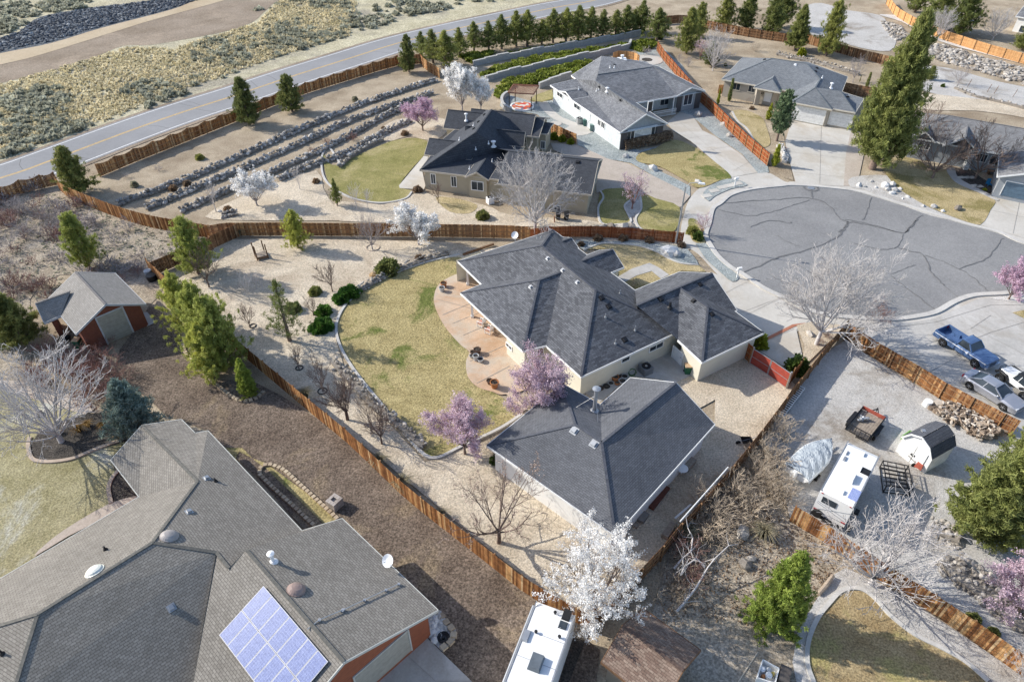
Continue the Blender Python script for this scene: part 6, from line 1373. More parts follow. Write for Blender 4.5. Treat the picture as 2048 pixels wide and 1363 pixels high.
# shrubs: (kind, k, x, y, height, label)
SH = [('olivebush',5,280,305,1.7,'large olive shrub at the upper edge of the back lawn'),('brownbush',5,465,235,.8,'brown mound shrub near the top of the lawn'),('greenbush',5,60,440,1.3,'big dark green shrub at the upper left of the lawn'),('greenbush',5,15,470,1.1,'green shrub joined to the big one beside the lawn'),('greenbush',4,1895,545,1.0,'green shrub with rocks beside the sparse pine'),('greenbush',4,1885,635,1.3,'green shrub below its twin at the lawn bend'),('olivebush',4,1720,530,1.0,'olive shrub beside the sparse pine'),('olivebush',4,1845,430,.9,'low olive shrub above the green ones'),
 ('brownbush',1,1015,1110,.8,'left of two round brown shrubs on the second terrace'),('brownbush',1,1098,1083,.8,'right of two round brown shrubs on the second terrace'),('brownbush',1,1335,1235,.8,'left round shrub below the terraces'),('brownbush',1,1345,1255,.7,'lower round shrub below the terraces'),('brownbush',1,1850,1068,.7,'round shrub near the round lawn edge'),('brownbush',2,380,790,.8,'round shrub under the mauve tree'),('brownbush',2,455,1120,.9,'round shrub at the beige house corner'),
 ('goldbush',11,525,915,1.2,'leftmost small green shrub beside the short fence'),('goldbush',11,605,935,1.1,'middle small green shrub beside the short fence'),('goldbush',11,685,965,1.0,'rightmost small green shrub beside the short fence'),('olivebush',2,835,1275,1.1,'olive shrub below the beige house bay window'),
 ('brownbush',14,370,195,.8,'left of three dark mounds at the red fence'),('brownbush',14,615,195,.8,'middle of three dark mounds at the red fence'),('brownbush',14,870,212,.8,'right of three dark mounds at the red fence'),('brownbush',14,1185,260,.7,'brown mound beside the lamp post'),('brownbush',14,205,250,.6,'small brown mound behind the house gable'),('darkbush',14,1340,190,1.2,'green shrub on the verge under the pink shrub'),('olivebush',14,1290,130,1.0,'low green shrub at the narrow end of the verge'),
 ('darkbush',6,715,880,1.9,'clipped dark shrub behind the right wing of the red gate'),('goldbush',6,488,735,1.7,'clipped green shrub at the garage corner by the red gate'),('tantwig',14,720,650,1.2,'bare tan shrub in the courtyard of the main house'),
 ('redtwig',3,440,590,1.2,'dark red shrub under the taupe house windows'),('redtwig',3,330,570,1.0,'small red shrub at the taupe house corner'),('brownbush',3,455,640,.6,'round shrub on the taupe house lawn edge'),('tantwig',3,470,300,2.0,'tan bare shrub behind the taupe house'),('goldbush',3,745,325,1.6,'yellow green shrub behind the taupe house roof'),('tantwig',3,900,290,1.2,'tan shrub beneath the slender conifer'),('greytwig',3,80,390,2.0,'grey bare shrub beside the tan fence'),('greytwig',3,30,360,1.6,'smaller grey bare shrub beside the tan fence'),
 ('darkbush',3,300,385,.6,'low green shrub left of the taupe house'),('redtwig',4,190,420,2.4,'reddish bare shrub behind the red garage'),('redtwig',4,110,380,2.0,'reddish bare shrub at the left edge behind the garage'),('redtwig',4,300,400,1.8,'rust coloured shrub beside the garage roof'),('greytwig',1,120,1250,2.6,'large grey bare shrub in the left fence corner'),('greytwig',1,250,1290,2.6,'grey purple bare shrub beside the corner pine'),('redtwig',1,60,1330,2.4,'reddish bare shrub at the left edge below the fence'),('greytwig',1,330,1350,1.8,'low bare shrub left of the light pine'),('greytwig',1,150,1400,2.2,'bare shrub at the middle of the left scrub corner'),
 ('greytwig',4,60,160,2.4,'grey bare shrub at the left edge of the scrub corner'),('greytwig',4,230,90,2.0,'bare shrub behind the light pine of the scrub corner'),('greytwig',4,330,40,1.8,'bare shrub above the light pine'),
 ('redtwig',4,520,850,2.4,'dark red thicket shrub in front of the garage'),('redtwig',4,640,900,2.6,'large dark red thicket shrub near the spruce'),('redtwig',4,440,830,2.0,'dark red thicket shrub left of the garage bins'),('redtwig',4,600,1010,2.4,'dark thicket shrub behind the blue spruce'),('redtwig',4,500,960,2.2,'dark thicket shrub right of the white barked tree'),('redtwig',4,630,740,1.4,'pink twigged shrub in front of the roll door'),('redtwig',4,710,950,2.0,'reddish thicket shrub just above the blue spruce'),
 ('orangeclump',4,600,1215,.6,'small orange grass tuft beside the spruce'),('orangeclump',4,700,1280,.6,'orange grass tuft at the house corner'),('orangeclump',4,350,1250,.6,'left orange grass tuft in the dark bed'),('orangeclump',4,470,1240,.8,'middle orange grass tuft in the dark bed'),('orangeclump',4,520,1210,.7,'right orange grass tuft in the dark bed'),
 ('strawclump',4,1790,1050,1.3,'straw pampas clump growing through the long fence'),('strawclump',8,230,100,1.2,'upper straw grass clump leaning over the long fence'),('strawclump',8,370,230,1.3,'lower straw grass clump leaning over the long fence'),('strawclump',9,510,520,1.4,'large straw grass clump in the lower garden'),('strawclump',9,60,520,1.4,'straw grass clump at the fence end of the lower garden'),('strawclump',4,1405,90,1.0,'straw clump beside the gate section'),('strawclump',8,600,400,.8,'small straw tuft on the long fence'),
 ('tantwig',9,150,330,2.6,'tan bare shrub at the workshop yard fence'),('tantwig',9,250,420,2.8,'second tan bare shrub at the workshop yard fence'),('tantwig',9,470,180,3.2,'tall tan bare shrub beside the covered boat'),('tantwig',9,560,260,3.0,'tan bare shrub left of the travel trailer'),('tantwig',9,640,330,2.6,'tan bare shrub behind the trailer fence end'),('tantwig',9,360,280,3.0,'tan bare shrub in the middle of the thicket'),('tantwig',9,250,560,2.4,'tan bare shrub above the fallen white branches'),('redtwig',9,60,620,2.2,'rusty bare shrub at the left of the lower garden'),('redtwig',9,100,780,1.8,'rusty bare shrub beside the white branches'),('tantwig',9,520,60,3.0,'tan bare shrub nearest the shop yard fence top'),
 ('tantwig',8,900,30,2.2,'tan twigs above the budding tree'),('darkbush',8,905,80,.8,'dark shrub at the workshop corner'),('redtwig',5,230,1230,1.8,'reddish bare shrub by the lower lawn edge'),('tantwig',5,150,1080,1.5,'tan bare shrub below the lawn rocks'),('olivebush',9,1745,1000,.6,'small green shrub at the right fence'),('olivebush',9,1865,1080,.5,'second small green shrub at the right fence'),
 ('redtwig',6,1200,590,1.8,'reddish bare shrub right of the silver tree'),('redtwig',6,1190,520,1.6,'rust tinted shrub behind the silver tree'),('redtwig',6,890,690,.9,'small dark shrub in the corner planting'),('redtwig',6,850,720,.8,'low dark shrub in the corner planting'),('tantwig',6,560,1240,2.4,'bare shrub growing at the fence left of the covered boat'),('tantwig',6,640,1290,3.0,'large bare shrub just above the covered boat'),
 ('brownbush',2,255,755,.5,'tiny brown shrub on the lower terrace'),('redtwig',2,75,820,1.4,'rust coloured shrub on the lowest terrace'),('redtwig',1,1830,900,1.2,'rust shrub on the third terrace'),('redtwig',1,1920,850,1.2,'second rust shrub on the third terrace'),('olivebush',1,1170,930,.8,'grey green shrub on the top slope'),('sagebush',1,790,1090,.9,'pale grey shrub above the first terrace'),('sagebush',2,90,590,.9,'pale shrub above the first terrace by the mauve tree'),('greytwig',1,740,1040,.9,'dark low shrub on the top slope'),('greytwig',1,930,1000,1.0,'dark low shrub beside the top fence shade'),
 ('darkbush',2,1865,230,1.4,'green shrub at the end of the block wall'),('greytwig',2,1790,320,1.8,'small tree in the round planter behind the grey house'),('olivebush',3,1470,450,1.2,'olive shrub right of the tall pine'),('darkbush',3,1570,510,.7,'small dark shrub by the sunken lot'),('redtwig',3,1230,380,1.6,'rusty shrub by the dark fence'),('redtwig',13,1240,1010,.8,'dark shrub in the mulch bed'),('goldbush',13,1540,1230,.5,'low yellow plants at the lawn edge'),('redtwig',3,640,880,.8,'low dark shrub under the slender leafy tree')]
PHH = {'olivebush':1.35,'greenbush':1.15,'goldbush':.95,'brownbush':.85,'sagebush':.75,'darkbush':1.65,'redtwig':2.2,'tantwig':2.6,'greytwig':2.6,'strawclump':1.1,'orangeclump':.7}
WD = {'olivebush':1.15,'greenbush':1.25,'goldbush':1.0,'brownbush':1.2,'redtwig':1.0}
for kd, k, x, y, hh, lab in SH: plant(kd, W(k,x,y), lab, hh, None, None, WD.get(kd,1.0), PHH[kd])
# clipped brown hedge at the grey house
def hedge(label, a, b, w, h, mat, name='clipped_hedge', n=9000):
    rng = np.random.default_rng(3); L = (b-a).length; u = (b-a)/L; nn = perp(a,b); cr = TB(); t = rng.random(n); th_ = rng.uniform(0, np.pi, n); rr = rng.uniform(.9,1.03,n)
    c = np.array(a)[None,:]+np.array(u)[None,:]*(t*L)[:,None]+np.array(nn)[None,:]*(np.cos(th_)*w/2*rr)[:,None]; c[:,2] = .1+np.sin(th_)**.5*h*rr
    cr.quads(c, .07, rng); o = bpy.data.objects.new(name, cr.mesh(name, mat)); C.objects.link(o); tag(o, label, 'hedge'); mb = MB()
    core = bpy.data.objects.new; return o
hedge('clipped brown hedge in front of the grey gable wall', W(11,1190,1015), W(11,1650,925), 1.7, 1.35, LF['browns'])
# low green ground cover on the block terraces and dry grass and sagebrush: uncountable
def cover(name, label, k, polys, n, s, hgt, mat, seed, lump=1.6, per=6):
    rng = np.random.default_rng(seed); cr = TB(); pts = []
    for poly, share in polys:
        pts += [tuple(p) for p in scatter_poly(k, poly, int(n*share), seed)]; seed += 1
    P = np.array(pts); wv = np.sin(P[:,0]*lump*.9+np.cos(P[:,1]*.7)*2)*np.cos(P[:,1]*lump*1.1+P[:,0]*.3); keep = wv > -.45; P = P[keep]; wv = wv[keep]
    c = np.repeat(P, per, 0); w2_ = np.repeat(wv, per); c = c+rng.normal(size=c.shape)*np.array([.18,.18,0]); c[:,2] = .08+rng.random(len(c))*hgt*(.35+.65*np.clip(w2_+.45,0,1))
    cr.quads(c, s, rng, up=.5); o = bpy.data.objects.new(name, cr.mesh(name, mat)); C.objects.link(o); o['kind'] = 'stuff'; o['label'] = label; return o
cover('hedge_ground_cover', 'dark green ground cover on the block wall terraces', 2, [([(740,360),(860,350),(1100,300),(1400,245),(1600,215),(1780,180),(1760,200),(1600,225),(1400,262),(1100,315),(800,375)],.25),([(690,330),(780,320),(900,310),(860,350),(760,362)],.08),([(820,450),(900,395),(1100,350),(1400,300),(1680,262),(1690,280),(1560,312),(1400,342),(1150,395),(960,440),(860,468)],.33),([(905,560),(920,520),(960,480),(1150,430),(1350,380),(1480,360),(1370,440),(1280,470),(1200,495),(1150,500),(1010,500),(960,555),(930,580)],.3),([(1700,290),(1710,250),(1840,240),(1850,270),(1760,310)],.06)], 5200, .16, .6, LF['ground'], 11, per=8)
SAGE = [([(0,640),(300,540),(450,560),(600,640),(760,640),(900,600),(860,640),(640,700),(330,815),(0,930)],.2),([(0,560),(200,520),(500,520),(850,520),(900,590),(700,620),(600,600),(0,700)],.09),([(1000,280),(1250,220),(1500,170),(1750,100),(2047,60),(2300,20),(2500,-40),(2800,-100),(2900,-60),(2600,60),(2300,130),(2047,210),(1700,310),(1400,400),(1150,390),(1100,330)],.3),([(2200,-60),(3400,-250),(3600,-150),(3300,-50),(3000,-10),(2600,60),(2300,90)],.18),([(0,0),(300,0),(540,0),(500,50),(240,90),(110,170),(0,210)],.12),([(1480,60),(1750,0),(2047,-30),(2047,60),(1700,100)],.08),([(800,480),(1000,460),(1400,420),(1350,450),(900,620),(820,600)],.03)]
def sagebrush(n, seed):
    rng = np.random.default_rng(seed); cr = TB(); P = []
    for poly, sh in SAGE: P += scatter_poly(1, poly, int(n*sh), seed); seed += 1
    for p in P:
        if math.sin(p.x*.13+1)*math.cos(p.y*.17)+.6*math.sin(p.x*.31+p.y*.23)+rng.normal()*.45 < .0: continue
        s_ = rng.uniform(.35,1.0); m = 34; d = rng.normal(size=(m,3)); d /= np.linalg.norm(d,axis=1)[:,None]; d[:,2] = np.abs(d[:,2]); c = d*rng.uniform(.5,1,size=(m,1))*np.array([s_,s_,s_*.8])+np.array([p.x,p.y,.05])
        cr.quads(c, .16*s_+.05, rng, dirs=d, aspect=1.4, r=np.full(m, rng.random())*.6+rng.random(m)*.4)
    o = bpy.data.objects.new('sagebrush', cr.mesh('sagebrush', LF['sage'])); C.objects.link(o); o['kind'] = 'stuff'; o['label'] = 'grey green sagebrush covering the land beyond the highway'
sagebrush(2700, 31)
def thicket(name, label, k, poly, n, hh, mat, seed):
    rng = np.random.default_rng(seed); out = TB()
    base = [skeleton(rng, 1.0, .02, .03, 9, (.1,1.2), 3, (4,3), .16, .05, twig_r=.012)[0] for _ in range(4)]
    for p in scatter_poly(k, poly, n, seed):
        b = base[rng.integers(4)]; a = rng.random()*6.28; s_ = hh*rng.uniform(.5,1.1); o = 0; R_ = np.array([[math.cos(a),-math.sin(a),0],[math.sin(a),math.cos(a),0],[0,0,1]])
        V = np.concatenate(b.V)@R_.T*s_*np.array([1.2,1.2,1])+np.array([p.x,p.y,0]); F = np.concatenate(b.F)+out.n; out.V.append(V); out.F.append(F); out.n += len(V)
    o = bpy.data.objects.new(name, out.mesh(name, mat)); C.objects.link(o); o['kind'] = 'stuff'; o['label'] = label
thicket('dry_brush', 'grey brown bare brush filling the left scrub corner', 0, [(-60,400),(100,370),(150,400),(300,450),(400,470),(330,520),(290,560),(230,545),(90,600),(40,580),(-60,640)], 75, 1.5, BK['grey'], 51)
thicket('reddish_brush', 'reddish bare brush in the left scrub corner', 0, [(-60,400),(140,390),(170,440),(100,560),(250,530),(300,560),(120,600),(-60,700)], 45, 1.3, BK['red'], 52)
thicket('dark_red_thicket', 'dark red tangle between garage and lawn', 0, [(40,720),(140,700),(200,715),(240,760),(230,800),(190,820),(120,790),(60,770)], 26, 1.7, BK['red'], 53)
thicket('tan_brush', 'tan bare brush along the yard fence of the lower garden', 0, [(1400,1045),(1470,960),(1530,890),(1560,900),(1570,960),(1560,1020),(1480,1090),(1400,1130),(1340,1150)], 17, 1.9, BK['tanb'], 54)
thicket('rusty_brush', 'rusty low brush in the lower garden', 0, [(1310,1140),(1380,1090),(1430,1120),(1440,1180),(1380,1230),(1300,1200)], 16, 1.0, BK['tanb'], 55)
def tufts(name, label, k, poly, n, s, mat, seed, hg=.35):
    rng = np.random.default_rng(seed); P = np.array([tuple(p) for p in scatter_poly(k, poly, n, seed)]); c = np.repeat(P, 4, 0)+rng.normal(size=(len(P)*4,3))*np.array([.12,.12,0]); c[:,2] = hg*.45
    cr = TB(); d = np.zeros(c.shape); d[:,2] = 1; cr.quads(c, s, rng, dirs=d+rng.normal(size=d.shape)*.35, aspect=1.8); o = bpy.data.objects.new(name, cr.mesh(name, mat)); C.objects.link(o); o['kind'] = 'stuff'; o['label'] = label
tufts('dry_grass', 'straw coloured dry grass beyond the highway', 1, [(0,500),(250,430),(520,350),(760,280),(1000,290),(1300,200),(1500,140),(1650,0),(2100,-40),(2047,210),(1700,310),(1100,520),(640,700),(330,815),(0,930)], 9000, .13, LF['straw'], 41)
tufts('dry_weeds', 'dry weeds in the left scrub corner', 0, [(-60,440),(90,385),(300,440),(420,460),(420,485),(300,525),(240,560),(60,600),(-60,640)], 700, .06, LF['sage'], 42, .2)
tufts('leaf_tufts', 'dry tufts in the lower garden', 9, [(690,425),(1010,640),(930,740),(820,900),(700,1120),(300,1000),(-100,1050),(0,500),(300,200),(460,250),(560,340)], 900, .05, LF['browns'], 43, .15)
# brush pile and fallen white branches
tb = TB(); rng = np.random.default_rng(5)
for i in range(160):
    p = rng.normal(size=3)*np.array([1.6,1.0,.2]); p[2] = abs(p[2])+.15; d = unit(rng.normal(size=3)*np.array([1,1,.25])); L = rng.uniform(.6,1.8); tb.tube([p-d*L/2, p+rng.normal(size=3)*.06, p+d*L/2], [.03,.025,.01], 3)
o = bpy.data.objects.new('brush_pile', tb.mesh('brush_pile', BK['grey'])); C.objects.link(o); o.location = W(4,740,290); tag(o, 'tangled pile of cut grey branches behind the garage', 'brush pile')
for i, (k, pts) in enumerate([(9,[(15,950),(60,900),(130,810),(170,740),(200,690),(240,640),(320,565)]),(9,[(0,700),(50,640),(100,600),(110,520),(80,460)]),(9,[(180,690),(130,640),(60,690),(40,740)])]):
    P = [W(k,x,y,.5+.25*j+i*.1) for j, (x, y) in enumerate(pts)]; tb = TB(); base = np.array(P[0]); tb.tube(np.array(P)-base, np.linspace(.09,.03,len(P)), 6)
    for j in range(14):
        q = np.array(P[1+j % (len(P)-1)])-base; d = unit(rng.normal(size=3)+np.array([0,0,.3])); tb.tube([q, q+d*.7, q+d*1.1+rng.normal(size=3)*.3], [.035,.02,.008], 3)
    o = bpy.data.objects.new('white_branch', tb.mesh('white_branch', BK['white'])); C.objects.link(o); o.location = P[0]; tag(o, ['long white leaning birch stem in the lower garden','white birch stem left of the longest one','short crossing white birch stem'][i], 'birch stem')
# ======================= VEHICLES AND SMALL THINGS =======================
random.seed(99)
ZC.update({18:(1880,690,.1027),19:(960,1170,.1416),20:(1160,690,.1321),21:(920,690,.1123),22:(900,530,.1247),23:(480,470,.0587),24:(620,960,.06605),25:(1230,930,.11736),26:(1500,1290,.05356)})
def paint(n, c, rough=.25, metal=.3, spec=.6):
    t = NT(n); k = t.ramp(t.noise(1.5, 3), [(.3,.94),(.7,1.05)]); t.base(t.mix(1.0, c, k, 'MULTIPLY')); t.b.inputs['Roughness'].default_value = rough; t.b.inputs['Metallic'].default_value = metal
    t.b.inputs['Coat Weight'].default_value = .5; t.b.inputs['Coat Roughness'].default_value = .1; return t.m
M['navy'] = paint('blue_car_paint', (.09,.16,.31)); M['silver'] = paint('silver_car_paint', (.42,.43,.47), .3, .5); M['jwhite'] = paint('white_car_paint', (.75,.75,.74), .3, 0)
M['tail'] = plain('tail_light', (.35,.02,.03), .3); M['head'] = plain('head_light', (.6,.62,.65), .15)
def loft(mb, secs, cap=True):
    n = len(secs[0]); o = len(mb.v); f = []
    for s_ in secs: mb.v += [tuple(p) for p in s_]
    for i in range(len(secs)-1):
        for k in range(n): a = o+i*n+k; b = o+i*n+(k+1)%n; f.append((a, b, b+n, a+n))
    if cap: f.append(tuple(o+k for k in range(n))[::-1]); f.append(tuple(o+(len(secs)-1)*n+k for k in range(n)))
    mb.f += f; mb.r += [.5]*len(f); return mb
def wheel(root, x, y, r, w, rimm=None):
    s = 1 if y > 0 else -1; Mx = Matrix.Rotation(math.pi/2, 3, 'X'); c = Vector((x, y, r))
    mb = MB(); mb.lathe(c, [(r*.62,-w/2),(r*.93,-w/2),(r,-w*.36),(r,w*.36),(r*.93,w/2),(r*.62,w/2)], 20, M=Mx); wh = mb.build('wheel', M['rubber'], root)
    mb = MB(); mb.lathe(c, [(r*.63,-w*.46),(r*.63,w*.46)], 20, M=Mx); rm = mb.build('rim', rimm or M['metal'], wh)
    mb = MB(); 
    for i in range(5):
        a = i*1.2566; mb.beam(c+Vector((0,s*w*.49,0)), c+Vector((math.cos(a)*r*.6, s*w*.49, math.sin(a)*r*.6)), .06, .03)
    mb.lathe(c+Vector((0,s*w*.5,0)), [(r*.16,-.02),(r*.14,.02)], 10, M=Mx); mb.build('spokes', M['chrome'], wh)
def place_by_wheels(root, pr, pf, side, track, wb_mid):
    F = (pf-pr); print(root.name, 'wheelbase', round(F.length,2)); F.normalize(); lf = Vector((-F.y, F.x, 0)); mid = (pr+pf)/2
    c = mid+(lf if side == 'right' else -lf)*track/2 - F*wb_mid
    root.location = (c.x, c.y, .122); root.rotation_euler = (0, 0, math.atan2(F.y, F.x))
def body_secs(L, W_, prof, wheels, r, zb=.28, n=44):
    secs = []
    for i in range(n+1):
        x = -L/2+L*i/n; e = min((x+L/2), (L/2-x)); w = W_/2*(1-.14*max(0, 1-e/.45)**2); zt, zs = prof(x); b = zb
        for wx in wheels:
            if abs(x-wx) < r*1.18: b = max(b, math.sqrt((r*1.18)**2-(x-wx)**2)+r*.95)
        b = min(b, zs-.08)
        secs.append([Vector((x,-w+.03,b)),Vector((x,-w,(b+zs)/2+.03)),Vector((x,-w+.03,zs)),Vector((x,-w+.16,zt)),Vector((x,0,zt+.035)),Vector((x,w-.16,zt)),Vector((x,w-.03,zs)),Vector((x,w,(b+zs)/2+.03)),Vector((x,w-.03,b))])
    return secs
def frustum(mb, x0, x1, hw, z0, X0, X1, HW, z1):
    a = [Vector((x0,-hw,z0)),Vector((x1,-hw,z0)),Vector((x1,hw,z0)),Vector((x0,hw,z0))]; b = [Vector((X0,-HW,z1)),Vector((X1,-HW,z1)),Vector((X1,HW,z1)),Vector((X0,HW,z1))]
    mb.add(a+b, [(0,1,5,4),(1,2,6,5),(2,3,7,6),(3,0,4,7),(4,5,6,7)]); return a, b
def cabin(root, pm, x0, x1, hw, z0, X0, X1, HW, z1, pillars=(.5,), roofm=None):
    mb = MB(); a, b = frustum(mb, x0, x1, hw, z0, X0, X1, HW, z1-.02); mb.build('windows', M['glass'], root)
    mb = MB()
    secs = [[Vector((x,-HW-.02,z1-.06)),Vector((x,-HW*.8,z1+.03-dz)),Vector((x,0,z1+.06-dz)),Vector((x,HW*.8,z1+.03-dz)),Vector((x,HW+.02,z1-.06))] for x, dz in ((X0-.06,.05),(X0+.15,0),(X1-.15,0),(X1+.06,.05))]
    loft(mb, secs); mb.build('roof', roofm or pm, root)
    mb = MB(); 
    for i in range(4): mb.beam(a[i], b[i], .09, .07)
    for t in pillars:
        for s in (-1, 1): mb.beam(Vector((x0+(x1-x0)*t, s*hw, z0)), Vector((X0+(X1-X0)*t, s*(HW+.01), z1-.02)), .07, .05)
    mb.build('pillars', pm, root)
def bits(root, L, W_, zl, pm, front=.72, rear=.85, grill=True):
    for s in (-1, 1):
        mb = MB(); mb.box((L/2-.09, s*(W_/2-.3), front), (.12,.34,.15)); mb.build('headlight', M['head'], root)
        mb = MB(); mb.box((-L/2+.07, s*(W_/2-.2), rear), (.1,.24,.22)); mb.build('taillight', M['tail'], root)
        mb = MB(); mb.box((zl, s*(W_/2+.08), 1.02), (.14,.2,.13)); mb.build('mirror', pm, root)
        mb = MB(); mb.box((0.05, s*(W_/2-.005), .84), (.16,.03,.03)); mb.build('door_handle', M['chrome'], root)
    if grill: mb = MB(); mb.box((L/2-.03, 0, front-.06), (.06,.95,.22)); mb.build('grille', M['black'], root)
# sedan
root = thing('sedan', 'silver four door sedan parked on the concrete beside the golden fence', 'car', (0,0,0), 1)
def sp(x):
    if x > 1.1: return (.93-.16*((x-1.1)/1.4)**1.6, .80-.08*((x-1.1)/1.4))
    if x < -1.75: return (1.0-.05*((-1.75-x)/.75), .86)
    return (.98, .86)
mb = MB(); loft(mb, body_secs(5.0, 1.9, sp, (-1.55,1.5), .36)); mb.build('body', M['silver'], root, smooth=False)
cabin(root, M['silver'], -2.0, 1.1, .84, .96, -1.05, .2, .62, 1.44, (.45,)); bits(root, 5.0, 1.9, .75, M['silver'])
for x in (-1.55, 1.5):
    for y in (-.82, .82): wheel(root, x, y, .36, .24)
place_by_wheels(root, W(18,530,862), W(18,1175,1278), 'right', 1.75, -.025)
# pickup
root = thing('pickup_truck', 'blue two tone pickup with open bed parked on the shared concrete', 'pickup truck', (0,0,0), 1)
def pp(x): return (1.16-.05*max(0,(x-.95)/1.8), 1.02)
pb = body_secs(5.4, 2.0, pp, (-1.6,1.75), .42, .5); front = [s_ for s_ in pb if s_[0].x > -.45]
mb = MB(); loft(mb, front); mb.build('body', M['navy'], root)
mb = MB()
for s in (-1, 1):
    secs = [[Vector((v[0].x, s*.98, v[0].z)), Vector((v[0].x, s*1.0, .85)), Vector((v[0].x, s*.97, 1.2)), Vector((v[0].x, s*.84, 1.2)), Vector((v[0].x, s*.84, .62))] for v in pb if v[0].x <= -.4]
    loft(mb, secs)
mb.box((-1.55,0,.62), (2.3,1.7,.06)); mb.box((-2.67,0,.88), (.07,1.9,.62)); mb.box((-.45,0,.9), (.06,1.9,.6)); bed = mb.build('bed', M['navy'], root)
mb = MB()
for s in (-1,1): mb = MB(); mb.box((-1.6, s*.74, .78), (.9,.2,.32), taper=.85); mb.build('wheel_tub', M['navy'], bed)
cabin(root, M['navy'], -.42, 1.05, .9, 1.15, -.25, .5, .74, 1.75, ()); bits(root, 5.4, 2.0, .8, M['whitem'], .85, 1.0)
mb = MB()
for s in (-1,1): mb.box((0,s*1.003,.98), (5.2,.02,.06)); 
mb.build('side_trim', M['whitem'], root)
for x in (2.76,-2.76): mb = MB(); mb.box((x,0,.58), (.16,1.95,.17)); mb.build('bumper', M['chrome'], root)
for x in (-1.6, 1.75):
    for y in (-.86, .86): wheel(root, x, y, .42, .3)
place_by_wheels(root, W(16,805,428), W(16,1215,702), 'right', 1.85, .075)
# jeep style off road car
root = thing('off_road_car', 'white boxy off road car with black top at the right edge of the shared drive', 'off road car', (0,0,0), 1)
mb = MB(); secs = []
for x, w, zt in ((-1.85,.78,1.15),(0.45,.78,1.15),(.5,.74,1.2),(1.0,.68,1.18),(1.75,.58,1.12)): secs.append([Vector((x,-w,.62)),Vector((x,-w,zt-.08)),Vector((x,-w+.06,zt)),Vector((x,w-.06,zt)),Vector((x,w,zt-.08)),Vector((x,w,.62))])
loft(mb, secs); mb.build('body', M['jwhite'], root)
cabin(root, M['jwhite'], -1.75, .5, .76, 1.13, -1.65, .3, .68, 1.78, (.3,.75), M['black'])
for x in (-1.15, 1.3):
    for y in (-.8, .8):
        wheel(root, x, y, .45, .32); mb = MB(); mb.tube([(x-.6,y,.72),(x-.35,y,1.0),(x+.35,y,1.02),(x+.65,y,.78)], .13, 6); mb.build('fender', M['black'], root)
for x in (1.95,-1.98): mb = MB(); mb.box((x,0,.68), (.18,1.5,.16)); mb.build('bumper', M['black'], root)
mb = MB(); mb.tube([(2.0,-.4,.75),(2.02,-.3,1.1),(2.02,.3,1.1),(2.0,.4,.75)], .03, 6); mb.build('grille_guard', M['black'], root)
for y in (-.42,.42): mb = MB(); mb.lathe((1.76,y,.92), [(.1,0),(.1,.04)], 12, M=Matrix.Rotation(math.pi/2,3,'Y')); mb.build('headlight', M['head'], root)
mb = MB(); mb.lathe((-2.0,0,1.1), [(.2,-.12),(.43,-.12),(.45,0),(.43,.12),(.2,.12)], 18, M=Matrix.Rotation(math.pi/2,3,'Y')); mb.build('spare_wheel', M['rubber'], root)
place_by_wheels(root, W(18,1570,1075), W(18,1130,735), 'left', 1.6, .07)
# travel trailer
def rv(name, label, cat, c4, z1, items, z0=.65, long_=None):
    """c4: roof corners front-left, front-right, rear-right, rear-left in world space"""
    a, b, c, d = c4; ctr = (a+b+c+d)/4; F = ((a+b)-(c+d)); F.z = 0; Lx = F.length/2; F.normalize(); lf = Vector((-F.y,F.x,0)); Wd = (abs((a-b).dot(lf))+abs((d-c).dot(lf)))/2; print(name, Lx, Wd)
    root = thing(name, label, cat, (ctr.x, ctr.y, .07), math.atan2(F.y, F.x)); hx, hy = Lx/2, Wd/2
    mb = MB(); secs = []
    for x, zt, zl in ((-hx,z1-.12,z0),(-hx+.12,z1,z0),(hx-.5,z1,z0),(hx,z1-.25,z0+.1)): secs.append([Vector((x,-hy,zl)),Vector((x,-hy,zt-.1)),Vector((x,-hy+.1,zt)),Vector((x,hy-.1,zt)),Vector((x,hy,zt-.1)),Vector((x,hy,zl))])
    loft(mb, secs); mb.build('body', M['rvwhite'], root)
    mb = MB()
    for s in (-1,1): mb.beam((-hx,s*(hy-.02),z1-.02), (hx-.1,s*(hy-.02),z1-.02), .06, .09)
    mb.build('roof_rail', M['metal'], root); return root, hx, hy, F, lf, ctr
M['rvwhite'] = plain('rv_gelcoat', (.80,.80,.79), .4, var=.04)
z1 = 3.05
root, hx, hy, F, lf, ctr = rv('travel_trailer', 'white travel trailer with small solar panel and spare wheel, parked on grey gravel', 'trailer', [W(17,770,437,z1),W(17,1065,590,z1),W(17,835,1075,z1),W(17,475,940,z1)], z1, None)
def lo(k, x, y, z): p = W(k,x,y,z)-Vector((ctr.x,ctr.y,0)); return Vector((p.dot(F), p.dot(lf), z))
def roof_item(name, k, x, y, sx_, sy_, h, mat, taper=.85): p = lo(k,x,y,z1); mb = MB(); mb.box((p.x,p.y,z1+h/2), (sx_,sy_,h), taper=taper); return mb.build(name, mat, root)
roof_item('air_conditioner', 17,765,810,1.0,.75,.32,M['whitem']); roof_item('roof_hatch', 17,925,750,.6,.6,.06,M['black'],1); roof_item('solar_panel', 17,818,975,1.1,.62,.05,M['solar'],1)
roof_item('roof_vent', 17,885,578,.45,.45,.15,M['whitem']); roof_item('roof_vent', 17,855,722,.45,.45,.15,M['whitem']); roof_item('roof_vent', 17,685,945,.45,.45,.15,M['whitem']); roof_item('antenna', 17,722,625,.5,.18,.1,M['metal']); roof_item('antenna_arm', 17,745,570,.5,.08,.1,M['metal'])
mb = MB(); mb.box((-hx-.02,.35,2.3), (.05,1.0,.55)); mb.build('rear_window', M['glass'], root)
